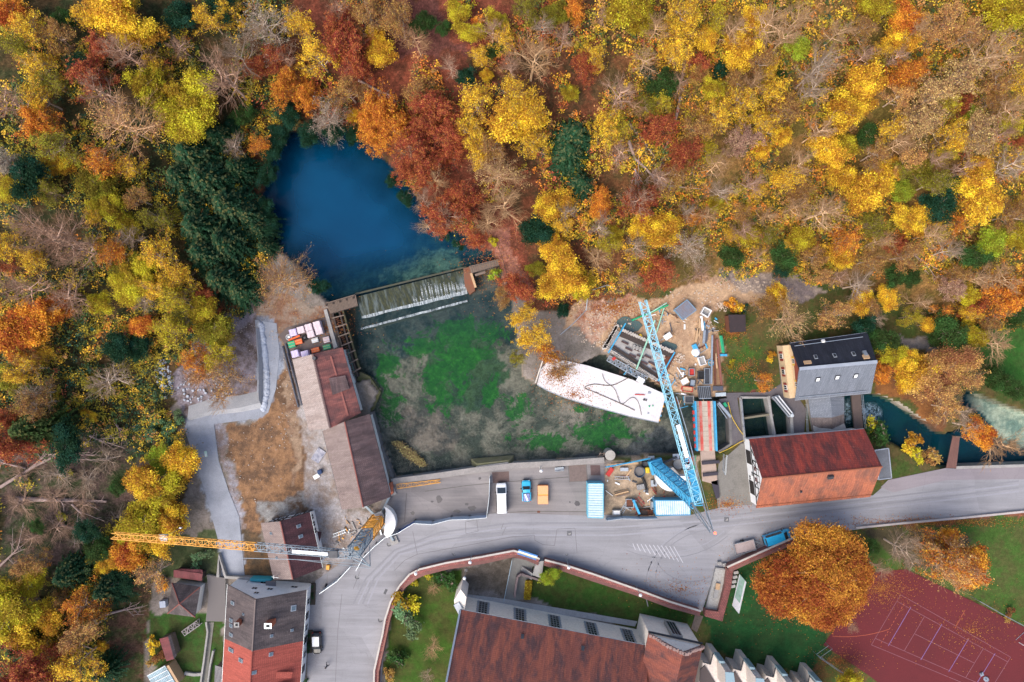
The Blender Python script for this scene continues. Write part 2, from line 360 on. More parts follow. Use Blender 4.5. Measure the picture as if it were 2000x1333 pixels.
c = mixc(nt, ramp(nt, n1, [(.43, 0), (.57, 1)]), at(nt, 'tone_one').outputs['Color'], at(nt, 'tone_two').outputs['Color'])
c = mixc(nt, at(nt, 'mottle').outputs['Fac'], c, ramp(nt, n2, [(.3, .4), (.5, .95), (.7, 1.5)]), 'MULTIPLY')
c = mixc(nt, .5, c, ramp(nt, n3, [(.3, .6), (.7, 1.4)]), 'MULTIPLY'); c = mixc(nt, at(nt, 'speckle').outputs['Fac'], c, ramp(nt, vs_.outputs[0], [(0, .62), (.6, .95), (.92, 1.2), (1, 1.5)]), 'MULTIPLY')
na = noise(nt, gp, .3, 10, .78, .6); sc_ = nd(nt, 'ShaderNodeMapRange'); nt.links.new(na, sc_.inputs['Value']); sc_.inputs['From Min'].default_value = .3; sc_.inputs['From Max'].default_value = .7; na = sc_.outputs[0]
ad = nt.nodes.new('ShaderNodeMath'); ad.operation = 'ADD'; nt.links.new(at(nt, 'algae').outputs['Fac'], ad.inputs[0]); nt.links.new(na, ad.inputs[1])
hf = nt.nodes.new('ShaderNodeMath'); hf.operation = 'MULTIPLY'; hf.inputs[1].default_value = .5; nt.links.new(ad.outputs[0], hf.inputs[0])
c = mixc(nt, ramp(nt, hf.outputs[0], [(.5, 0), (.56, .9)]), c, ramp(nt, n2, [(.3, (.012, .05, .02)), (.5, (.02, .105, .02)), (.7, (.04, .19, .025))]))
nt.links.new(c, b.inputs['Base Color']); b.inputs['Roughness'].default_value = .95; b.inputs['Specular IOR Level'].default_value = .1
bump(nt, b, n3, .35, .08)
terr = grid_obj('ground', GX, GY, GZ, m, {'tone_one': A, 'tone_two': B, 'algae': ALG, 'mottle': np.where(mp | mb_, .8, np.where(FLAT, .5, .8)), 'speckle': np.where(mp | mb_ | mt | mr, .15, np.where(FLAT, .28, .75))})
tag(terr, 'leaf covered hillside and valley floor of soil and grass', 'ground', kind='structure')

# ------------------------------------------------------------------ water
def water_mat(name, deep, clear, rough=.06, wave=.25, scale=1.2):
    """deep: body colour of the water; clear: attribute 'depth' 0 shows the bed, 1 hides it"""
    m, nt, b = nodes(name); gp = nt.nodes.new('ShaderNodeNewGeometry').outputs['Position']
    n1 = noise(nt, gp, .09, 4, .6); c = mixc(nt, ramp(nt, n1, [(.3, 0), (.7, 1)]), deep[0], deep[1])
    nt.links.new(c, b.inputs['Base Color']); b.inputs['Roughness'].default_value = rough; b.inputs['Specular IOR Level'].default_value = .16
    bump(nt, b, noise(nt, gp, scale, 3, .5), wave, .05)
    tr = nt.nodes.new('ShaderNodeBsdfTransparent'); tr.inputs['Color'].default_value = rgba(clear)
    mx = nt.nodes.new('ShaderNodeMixShader'); nt.links.new(at(nt, 'depth').outputs['Fac'], mx.inputs[0])
    nt.links.new(tr.outputs[0], mx.inputs[1]); nt.links.new(b.outputs[0], mx.inputs[2])
    nt.links.new(mx.outputs[0], nt.nodes['Material Output'].inputs['Surface']); return m
def water(name, poly, z, material, depth, label, step=.8):
    P = npoly(poly, z); x0, y0 = P.min(0)-1; x1, y1 = P.max(0)+1
    X, Y = np.meshgrid(np.arange(x0, x1, step), np.arange(y0, y1, step)); px = 1000+X/(H-z)*F; py = 666.5-Y/(H-z)*F
    o = grid_obj(name, X, Y, np.full(X.shape, z), material, {'depth': np.clip(depth(X, Y, px, py), 0, 1)})
    ins = inside(X, Y, P); import bmesh
    co = np.stack([X, Y], -1).reshape(-1, 2); best = np.full(len(co), 1e9); snap = co.copy()
    for i in range(len(P)):
        a, b2 = P[i], P[(i+1) % len(P)]; ab = b2-a; t = np.clip(((co-a)@ab)/(ab@ab+1e-12), 0, 1); q = a+t[:, None]*ab; dd = np.hypot(*(co-q).T); k = dd < best; best[k] = dd[k]; snap[k] = q[k]
    out = ~ins.reshape(-1); co[out] = snap[out]; o.data.vertices.foreach_set('co', np.concatenate([co, np.full((len(co), 1), z)], 1).reshape(-1).astype(np.float32))
    bm = bmesh.new(); bm.from_mesh(o.data); bm.verts.ensure_lookup_table(); fl = ins.reshape(-1)
    bmesh.ops.delete(bm, geom=[f for f in bm.faces if not any(fl[v.index] for v in f.verts)], context='FACES')
    bm.to_mesh(o.data); bm.free()
    return tag(o, label, 'water', kind='structure')
wm = water_mat('spring_water', ((.001, .05, .12), (.001, .038, .098)), (.5, .75, .8))
def pdep_reflect(X, Y, px, py):
    e = edge_dist(X, Y, npoly(POND, PONDZ)); sh = 1-np.clip((py+.27*(px-800)-462+24*(lattice_noise(X, Y, 4, 51)-.5))/75, 0, 1); e = e+3*(lattice_noise(X, Y, 2.5, 52)-.5)
    return np.clip(.25+.75*np.clip(e/8, 0, 1), 0, 1)*(.3+.7*sh)  # dark rim paints tree reflections; fade towards the weir is real shallowness
water('spring_pond_water', POND, PONDZ, wm, pdep_reflect, 'deep blue water of the spring pond under the trees')
bmw = water_mat('shallow_water', ((.02, .05, .065), (.015, .04, .05)), (.78, .88, .9))
water('basin_water', BASIN, BASINZ, bmw, lambda X, Y, px, py: .07+.25*np.clip((690-py)/90, 0, 1)+.3*np.clip((px-1300)/60, 0, 1)+.2*np.clip((py-885)/30, 0, 1), 'shallow clear water over weeds in the lower basin')
tw = water_mat('channel_water', ((.008, .03, .035), (.012, .03, .025)), (.6, .8, .8))
water('tank_water', TANK, -1.6, tw, lambda X, Y, px, py: .55+0*X, 'dark water in the walled power station channel')
rw = water_mat('river_water', ((.002, .028, .055), (.003, .04, .042)), (.88, .96, .95))
water('river_water', RIVER, RIVZ, rw, lambda X, Y, px, py: .9-.8*np.clip((px-1875)/40, 0, 1)*np.clip((905-py)/40, 0, 1), 'dark blue green river below the footbridge')

# ------------------------------------------------------------------ road, yard and paved sheets
def asphalt(name, c1, c2, c3, streak_rot=0, crack=.0):
    m, nt, b = nodes(name); gp = nt.nodes.new('ShaderNodeNewGeometry').outputs['Position']
    n1 = noise(nt, gp, .12, 6, .6); c = mixc(nt, ramp(nt, n1, [(.35, 0), (.65, 1)]), c1, c2)
    s = noise(nt, mapv(nt, gp, (.06, .9, 1), (0, 0, streak_rot)), 1, 5, .65); c = mixc(nt, ramp(nt, s, [(.4, 0), (.72, .75)]), c, c3)
    st = noise(nt, gp, .5, 8, .75); c = mixc(nt, ramp(nt, st, [(.66, 0), (.74, .55)]), c, tuple(x*.5 for x in c1))
    f = noise(nt, gp, 14, 3, .7); c = mixc(nt, .5, c, ramp(nt, f, [(.3, .75), (.7, 1.25)]), 'MULTIPLY')
    vc = nd(nt, 'ShaderNodeTexVoronoi', Scale=.16); vc.feature = 'DISTANCE_TO_EDGE'; wv_ = nt.nodes.new('ShaderNodeVectorMath'); wv_.operation = 'ADD'; nz_ = nd(nt, 'ShaderNodeTexNoise', Scale=.7, Detail=5); nt.links.new(gp, nz_.inputs['Vector']); nt.links.new(gp, wv_.inputs[0]); nt.links.new(nz_.outputs['Color'], wv_.inputs[1]); nt.links.new(wv_.outputs[0], vc.inputs['Vector']); c = mixc(nt, ramp(nt, vc.outputs['Distance'], [(0, .22), (.008, 0)]), c, tuple(x*.45 for x in c1))
    pz = nd(nt, 'ShaderNodeTexVoronoi', Scale=.09); nt.links.new(gp, pz.inputs['Vector']); ps_ = nt.nodes.new('ShaderNodeSeparateColor'); nt.links.new(pz.outputs['Color'], ps_.inputs[0]); c = mixc(nt, .5, c, ramp(nt, ps_.outputs[0], [(0, .84), (1, 1.16)]), 'MULTIPLY')
    nt.links.new(c, b.inputs['Base Color']); b.inputs['Roughness'].default_value = .9; b.inputs['Specular IOR Level'].default_value = .2
    bump(nt, b, f, .2, .03); return m
ROADM = asphalt('worn_asphalt', (.25, .248, .265), (.2, .198, .213), (.31, .307, .332), .15)
YARDM = asphalt('yard_concrete', (.21, .195, .195), (.15, .14, .142), (.28, .255, .25), .1)
PATHM = asphalt('footpath_asphalt', (.24, .215, .23), (.2, .18, .2), (.27, .24, .26), .1)
def sheet(name, poly, z, material, label, cat='paving', kind='structure', tri=True):
    import bmesh
    bm = bmesh.new(); vs = [bm.verts.new(W3(p[0], p[1], z)) for p in poly]; f = bm.faces.new(vs)
    if f.normal.z < 0: f.normal_flip()
    f.normal_update()
    if f.normal.z < 0: bmesh.ops.reverse_faces(bm, faces=[f])
    bmesh.ops.triangulate(bm, faces=bm.faces[:]); me = bpy.data.meshes.new(name); bm.to_mesh(me); bm.free(); me.materials.append(material)
    o = bpy.data.objects.new(name, me); COL.objects.link(o); return tag(o, label, cat, kind=kind)
ROAD = [(597,1420),(604,1290),(614,1180),(616,1135),(640,1118),(680,1090),(735,1048),(795,1020),(860,1010),(950,998),(1040,1001),(1160,1005),(1260,1010),(1350,1006),(1405,992),(1470,985),(1600,975),(1705,968),(1735,942),(1850,918),(2150,908),(2150,985),(2000,1001),(1690,1032),(1560,1052),(1512,1072),(1425,1108),(1396,1116),(1372,1194),(1350,1186),(1200,1143),(1100,1110),(1062,1096),(1004,1081),(900,1101),(840,1114),(803,1134),(778,1164),(760,1206),(748,1290),(738,1420)]
road = sheet('road', ROAD, .02, ROADM, 'worn grey asphalt street curving past the basin', 'road')
yard = sheet('yard_paving', [(762,944),(925,921),(1002,911),(1180,902),(1182,1002),(1160,1008),(1040,1004),(950,1001),(860,1013),(795,1023),(752,1040),(742,990)], .035, YARDM, 'stained concrete yard between basin and street', 'yard')
sheet('footpath', [(1720,952),(1735,938),(1850,914),(2150,904),(2150,934),(1850,938),(1745,962)], .045, PATHM, 'reddish grey footpath along the river', 'path')
sheet('bridge_apron', [(1404,905),(1453,862),(1478,985),(1402,992),(1398,940)], .05, mat('apron_concrete', (.2, .19, .175), (.14, .135, .125), .5, .9), 'weathered concrete apron beside the red roofed mill', 'paving')
# service paths round the tank
sheet('station_forecourt', [(1404,780),(1440,776),(1452,860),(1453,866),(1428,870),(1420,810)], .05, mat('dark_forecourt', (.12, .11, .12), (.09, .08, .09), .6, .9), 'dark paved strip beside the water tank', 'paving')
sheet('house_path', [(1520,700),(1534,690),(1556,772),(1575,800),(1570,848),(1548,850),(1535,800),(1500,775),(1420,778),(1415,768),(1500,766),(1525,750)], .04, MATS['dark_forecourt'], 'dark path round the grey slate house', 'path')
sheet('gravel_track', [(498,625),(540,632),(546,690),(539,760),(524,806),(505,817),(418,829),(427,900),(447,960),(467,1010),(478,1126),(432,1126),(430,1070),(400,960),(371,870),(360,838),(366,820),(405,806),(500,786),(504,720)], .04, mat('pale_gravel', (.29, .31, .36), (.2, .215, .25), .35, .95, bmp=.3, fine=16, lo=.38, hi=.62, spots=((.2, .15, .12), .8, .64)), 'pale blue grey gravel track bending round the brown soil', 'track')
# ------------------------------------------------------------------ trees
def quads_mesh(name, V, clump, material, ntri=4):
    """V: (n, k, 3) polygons of k corners; clump: (n,) number per polygon"""
    n, k = V.shape[:2]; me = bpy.data.meshes.new(name); me.vertices.add(n*k)
    me.vertices.foreach_set('co', V.reshape(-1).astype(np.float32)); me.loops.add(n*k); me.polygons.add(n)
    me.loops.foreach_set('vertex_index', np.arange(n*k, dtype=np.int32)); me.polygons.foreach_set('loop_start', np.arange(0, n*k, k, dtype=np.int32))
    a = me.attributes.new('clump', 'FLOAT', 'POINT'); a.data.foreach_set('value', np.repeat(clump, k).astype(np.float32))
    me.materials.append(material); me.update(); me.validate(); return me
def leaves(P, size, rng, flat=.5, aspect=1.0):
    """one leaf spray polygon per point; flat: how much it lies level"""
    n = len(P); nrm = rng.normal(size=(n, 3)); nrm[:, 2] = np.abs(nrm[:, 2])+flat*2; nrm /= np.linalg.norm(nrm, axis=1)[:, None]
    t = np.cross(nrm, rng.normal(size=(n, 3))); t /= np.linalg.norm(t, axis=1)[:, None]; u = np.cross(nrm, t)
    s = (size*(.6+.8*rng.random(n)))[:, None]; P = np.asarray(P)
    return np.stack([P-t*s*aspect, P+u*s*.55, P+t*s*aspect*.9, P-u*s*.6], 1)
def tubes_mesh(name, S, material, k=3, clump=None):
    """S: (n, 8) p0 p1 r0 r1"""
    S = np.asarray(S, float); p0, p1, r0, r1 = S[:, :3], S[:, 3:6], S[:, 6:7], S[:, 7:8]
    d = p1-p0; d /= np.linalg.norm(d, axis=1)[:, None]+1e-9; up = np.where(np.abs(d[:, 2:3]) < .9, [[0, 0, 1.]], [[1., 0, 0]])
    a = np.cross(d, up); a /= np.linalg.norm(a, axis=1)[:, None]; b = np.cross(d, a); n = len(S)
    ang = np.arange(k)*2*math.pi/k; ring = lambda p, r: p[:, None]+(a[:, None]*np.cos(ang)[None, :, None]+b[:, None]*np.sin(ang)[None, :, None])*r[:, None]
    V = np.concatenate([ring(p0, r0), ring(p1, r1)], 1).reshape(-1, 3); me = bpy.data.meshes.new(name); me.vertices.add(len(V)); me.vertices.foreach_set('co', V.reshape(-1).astype(np.float32))
    base = (np.arange(n)*2*k)[:, None]; fs = [np.concatenate([base+i, base+(i+1) % k, base+k+(i+1) % k, base+k+i], 1) for i in range(k)]
    f = np.stack(fs, 1).reshape(-1, 4); me.loops.add(f.size); me.polygons.add(len(f)); me.loops.foreach_set('vertex_index', f.reshape(-1).astype(np.int32))
    me.polygons.foreach_set('loop_start', np.arange(0, f.size, 4, dtype=np.int32)); me.polygons.foreach_set('use_smooth', np.ones(len(f), bool))
    at_ = me.attributes.new('clump', 'FLOAT', 'POINT'); at_.data.foreach_set('value', np.repeat(np.zeros(n) if clump is None else clump, 2*k).astype(np.float32))
    me.materials.append(material); me.update(); me.validate(); return me
def leaf_mat(name, hue=.03, val=(.58, 1.45), sat=.98, trans=.35):
    m, nt, b = nodes(name); oi = nt.nodes.new('ShaderNodeObjectInfo'); g = nt.nodes.new('ShaderNodeNewGeometry'); cl = at(nt, 'clump').outputs['Fac']
    def mr(src, lo, hi):
        r = nd(nt, 'ShaderNodeMapRange'); nt.links.new(src, r.inputs['Value']); r.inputs['To Min'].default_value = lo; r.inputs['To Max'].default_value = hi; return r.outputs[0]
    h1 = nt.nodes.new('ShaderNodeHueSaturation'); h1.inputs['Saturation'].default_value = sat; nt.links.new(oi.outputs['Color'], h1.inputs['Color'])
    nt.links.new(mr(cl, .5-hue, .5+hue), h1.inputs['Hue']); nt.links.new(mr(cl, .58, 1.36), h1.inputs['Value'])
    h2 = nt.nodes.new('ShaderNodeHueSaturation'); nt.links.new(h1.outputs[0], h2.inputs['Color'])
    nt.links.new(mr(g.outputs['Random Per Island'], .485, .515), h2.inputs['Hue']); nt.links.new(mr(g.outputs['Random Per Island'], *val), h2.inputs['Value'])
    nt.links.new(h2.outputs[0], b.inputs['Base Color']); b.inputs['Roughness'].default_value = .65; b.inputs['Specular IOR Level'].default_value = .15
    tr = nt.nodes.new('ShaderNodeBsdfTranslucent'); nt.links.new(h2.outputs[0], tr.inputs['Color']); mx = nt.nodes.new('ShaderNodeMixShader'); mx.inputs[0].default_value = trans
    nt.links.new(b.outputs[0], mx.inputs[1]); nt.links.new(tr.outputs[0], mx.inputs[2]); nt.links.new(mx.outputs[0], nt.nodes['Material Output'].inputs['Surface']); return m
LEAF = leaf_mat('autumn_leaves'); NEEDLE = leaf_mat('spruce_needles', .06, (.6, 1.4), 1, .1)
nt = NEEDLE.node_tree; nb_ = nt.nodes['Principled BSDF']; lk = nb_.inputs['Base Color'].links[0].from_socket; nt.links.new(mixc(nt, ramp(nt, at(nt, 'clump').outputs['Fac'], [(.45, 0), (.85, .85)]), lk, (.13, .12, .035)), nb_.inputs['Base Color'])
m, nt, b = nodes('bark'); oi = nt.nodes.new('ShaderNodeObjectInfo'); tc = nt.nodes.new('ShaderNodeTexCoord').outputs['Object']
cbk = mixc(nt, .6, oi.outputs['Color'], ramp(nt, noise(nt, tc, 3, 4), [(.3, .6), (.7, 1.4)]), 'MULTIPLY'); nt.links.new(mixc(nt, at(nt, 'clump').outputs['Fac'], mixc(nt, 1, cbk, (1.75, 1.75, 1.8), 'MULTIPLY'), mixc(nt, 1, cbk, (.78, .68, .58), 'MULTIPLY')), b.inputs['Base Color']); b.inputs['Roughness'].default_value = .9; BARK = m

def branch_set(rng, R_, Ht, limbs, levels, spread=1.0, trunk_r=.22, start=.35, n_sub=5, twig=.035, upb=.35):
    """trunk + recursive limbs. returns trunk segments, branch segments, twig ends. Ht is total height"""
    tr = []; br = []; ends = []; top = Vector((rng.normal()*.2, rng.normal()*.2, Ht*.82)); n = 5; pts = []
    for i in range(n+1):
        t = i/n; pts.append(Vector((top.x*t+rng.normal()*.12*t, top.y*t+rng.normal()*.12*t, top.z*t)))
    for i in range(n): tr.append((*pts[i], *pts[i+1], trunk_r*(1-i/n*.75), trunk_r*(1-(i+1)/n*.75)))
    def grow(p, d, L, r, lev):
        segs = 3 if lev < 2 else 2; q = p.copy(); dd = d.copy()
        for s in range(segs):
            dd = (dd+Vector(rng.normal(size=3))*.17+Vector((0, 0, .05))).normalized(); q2 = q+dd*(L/segs)
            r2 = max(twig*.6, r*(1-(s+1)/segs*.5)); br.append((*q, *q2, max(r*(1-s/segs*.5), twig*.7), r2))
            if lev < levels:
                for _ in range(max(1, int(round(n_sub/segs)))):
                    f = rng.random(); ax = Vector(rng.normal(size=3)); nd_ = (dd*.75+ax.normalized()*.75+Vector((0, 0, .12))).normalized()
                    grow(q.lerp(q2, f), nd_, L*(.42+.22*rng.random()), r2*.62, lev+1)
            q = q2
        ends.append(q)
    for i in range(limbs):
        a = 2*math.pi*(i*.382+rng.random()*.15); t = start+(1-start)*((i+.5)/limbs)**.8; k = min(n-1, int(t*n)); p = pts[k].lerp(pts[k+1], t*n-k)
        el = upb+.75*t*rng.random(); d = Vector((math.cos(a)*math.cos(el), math.sin(a)*math.cos(el), math.sin(el)))
        grow(p, d, R_*spread*(.62+.25*rng.random())*(1.12-.45*t), trunk_r*.52, 0)
    grow(pts[-1], Vector((rng.normal()*.2, rng.normal()*.2, 1)), Ht*.2, trunk_r*.3, 0)
    return tr, br, np.array([tuple(e) for e in ends])
CHESTNUT = [(1580,1032,32),(1620,1045,38),(1660,1060,36),(1674,1110,36),(1655,1155,40),(1610,1185,40),(1565,1168,40),(1520,1162,40),(1497,1125,36),(1528,1102,36),(1575,1085,42),(1610,1110,52),(1570,1130,50),(1632,1090,45),(1556,1062,22),(1640,1190,28),(1600,1212,16),(1500,1150,30),(1690,1128,20),(1640,1035,20)]
def crown_points(rng, R_, Ht, nl, nclump, per, sig, low=-.25, flatz=.75, lobes=None):
    P = []; C = []
    cz = Ht-R_*flatz*.95; ex = 1+.22*rng.normal(); th = rng.random()*6.3
    for l in range(nl):
        if l == 0: c = np.array([0, 0, cz+R_*flatz*.4])
        else:
            a = l*2.4+rng.random()*1.1; rr = R_*(.3+.52*rng.random()); c = np.array([math.cos(a)*rr*ex, math.sin(a)*rr/ex, cz+R_*flatz*(rng.random()*.95-.5)])
        lr = R_*(.17+.24*rng.random()); tone = rng.random(); dn = .45+.8*rng.random()
        if lobes: q_ = lobes[l]; c = np.array([(q_[0]-1590)/11, -(q_[1]-1115)/11, 0]); lr = q_[2]/11; c[2] = cz+R_*.36*(1-(np.hypot(c[0], c[1])/10)**1.4)-lr*.25; tone = .1+.8*tone; dn = 1.1*(lr/3.4)**1.6
        for k in range(int(nclump*dn)):
            d = rng.normal(size=3); d /= np.linalg.norm(d); d[2] = abs(d[2])*1.0 if rng.random() < .75 else d[2]
            q = c+d*lr*(.7+.4*rng.random())*np.array([1, 1, flatz]); t2 = np.clip(tone+rng.normal()*.25, 0, 1)
            m_ = int(per*(.4+1.1*rng.random())); P.append(q+rng.normal(size=(m_, 3))*sig*np.array([1, 1, .6])); C.append(np.clip(np.full(m_, t2)+rng.normal(size=m_)*.06, 0, 1))
    return np.concatenate(P), np.concatenate(C)
PROTO = {}
def proto_leafy(key, n, seed, R_, Ht, nl, nc, per, sig, size, flat=.5, limbs=7):
    L = []
    for i in range(n):
        rng = np.random.default_rng(seed+i); tr, br, en = branch_set(rng, R_*.85, Ht*.9, limbs, 1, 1, .2, .35, 3, .04)
        P, C = crown_points(rng, R_, Ht, nl if key != 'X' else len(CHESTNUT), nc, per, sig, lobes=CHESTNUT if key == 'X' else None)
        L.append((R_, Ht, tubes_mesh('trunk', tr+br, BARK, 5), quads_mesh('crown', leaves(P, size, rng, flat), C, LEAF), None))
    PROTO[key] = L
def proto_bare(key, n, seed, R_, Ht, limbs, sub, leafn=0, size=.16, twig=.028, bunch=1, upb=.35):
    L = []
    for i in range(n):
        rng = np.random.default_rng(seed+i); tr, br, en = branch_set(rng, R_, Ht, limbs, 2, 1.0, .2, .3, sub, twig, upb)
        # fine twigs fanning from every end
        idx = rng.integers(0, len(en), int(len(en)*1.4)); o = en[idx]; d = o-np.array([0, 0, Ht*.45]); d /= np.linalg.norm(d, axis=1)[:, None]; d += rng.normal(size=d.shape)*.45; d[:, 2] *= .8
        q = o+d*(.35+.6*rng.random((len(o), 1))); tw = np.concatenate([o, q, np.full((len(o), 1), twig*.75), np.full((len(o), 1), twig*.4)], 1)
        bl_ = np.array(br); crown = tubes_mesh('branches', np.concatenate([bl_, tw]), BARK, 3, np.concatenate([np.clip(1-(bl_[:, 6]-twig*.7)/(.1-twig*.7), 0, .7), np.ones(len(tw))])); lf = None
        if leafn:
            c = q[rng.integers(0, len(q), leafn)]; ang = np.arctan2(c[:, 1], c[:, 0]); keep = (np.sin(ang*2+i)+rng.normal(size=len(c))*.8) > -.6; c = c[keep]
            P = np.repeat(c, bunch, 0)+rng.normal(size=(len(c)*bunch, 3))*.22; lf = quads_mesh('foliage', leaves(P, size, rng, .5), np.repeat(rng.random(len(c)), bunch), LEAF)
        L.append((R_, Ht, tubes_mesh('trunk', tr, BARK, 7), crown, lf))
    PROTO[key] = L
def proto_conifer(key, n, seed, R_, Ht):
    L = []
    for i in range(n):
        rng = np.random.default_rng(seed+i); P = []; D = []; C = []; SZ = []
        for k in range(24):
            t = (k+.5)/24; z = Ht*(.12+.86*t); RL = R_*(1-t)**.75*(.88+.24*rng.random()); nb = int(6+9*(1-t)); a0 = rng.random()*6.3
            for j in range(nb):
                a = a0+j*2*math.pi/nb+rng.normal()*.1; L_ = RL*(.8+.3*rng.random()); ns = max(3, int(L_/.3)); tone = rng.random()
                for s in range(1, ns+1):
                    f = s/ns; c = np.array([math.cos(a)*L_*f, math.sin(a)*L_*f, z+.25*L_*f-.45*L_*f*f]); wdt = .5*(1-f*.75)
                    for sd in (-1, 0, 1):
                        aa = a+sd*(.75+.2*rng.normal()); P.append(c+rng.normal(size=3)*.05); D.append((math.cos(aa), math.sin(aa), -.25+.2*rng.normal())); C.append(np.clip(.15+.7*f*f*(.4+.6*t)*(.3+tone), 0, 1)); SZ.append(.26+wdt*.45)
        P, D, C, SZ = np.array(P), np.array(D), np.array(C), np.array(SZ); D /= np.linalg.norm(D, axis=1)[:, None]
        sdv = np.cross(D, [0, 0, 1.]); sdv += rng.normal(size=sdv.shape)*.25; e = D*SZ[:, None]; w_ = sdv*(SZ*.26)[:, None]
        V = np.stack([P-w_, P+e*.55-w_*.8, P+e, P+e*.55+w_*.8, P+w_], 1)
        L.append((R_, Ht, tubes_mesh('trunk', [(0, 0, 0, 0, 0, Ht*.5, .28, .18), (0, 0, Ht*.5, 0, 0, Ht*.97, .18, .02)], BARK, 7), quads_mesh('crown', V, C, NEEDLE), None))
    PROTO[key] = L
proto_leafy('L', 6, 10, 4.0, 9.5, 20, 30, 22, .38, .155)
proto_leafy('G', 3, 40, 6.0, 12.0, 30, 46, 25, .45, .16)
proto_leafy('X', 1, 46, 10.0, 15, 20, 190, 32, .42, .155)
proto_leafy('U', 3, 60, 1.6, 2.3, 6, 10, 22, .2, .15, limbs=4)
proto_bare('E', 3, 80, 4.4, 9.5, 11, 6, 4200, .13, .028, 3, .25)
proto_bare('B', 4, 100, 4.4, 10, 10, 5, 0, upb=.3)
proto_bare('S', 4, 130, 4.4, 10, 9, 5, 2100, .12, .026, 3)
proto_bare('T', 2, 150, 4.4, 10, 9, 5, 1000, .125, .03, 2)
proto_bare('H', 2, 170, 7.5, 15, 17, 6, 900, .14, .03, 2, .2)
proto_conifer('C', 4, 200, 3.6, 7.5)
COLS = {'x': (.4, .138, .02), 'y': (.55, .32, .02), 'g': (.2, .17, .014), 'k': (.27, .3, .02), 'o': (.5, .17, .018), 'r': (.31, .07, .028), 'b': (.3, .15, .045), 'n': (.46, .24, .08), 'd': (.013, .055, .026), 'm': (.045, .09, .02), 'w': (.3, .25, .2), 'p': (.34, .2, .14), 't': (.42, .26, .11), 'a': (.36, .27, .014)}
COLS = {k: tuple(min(.75, c*(1.22 if k not in 'dm' else 1.05)) for c in v) for k, v in COLS.items()}
CW = {'x': 'orange brown', 'y': 'golden yellow', 'g': 'olive green', 'k': 'lime green', 'o': 'orange', 'r': 'rust red', 'b': 'brown', 'n': 'tan', 'd': 'dark green', 'm': 'mid green', 'w': 'pale grey', 'p': 'pinkish grey', 't': 'straw coloured', 'a': 'yellow green'}
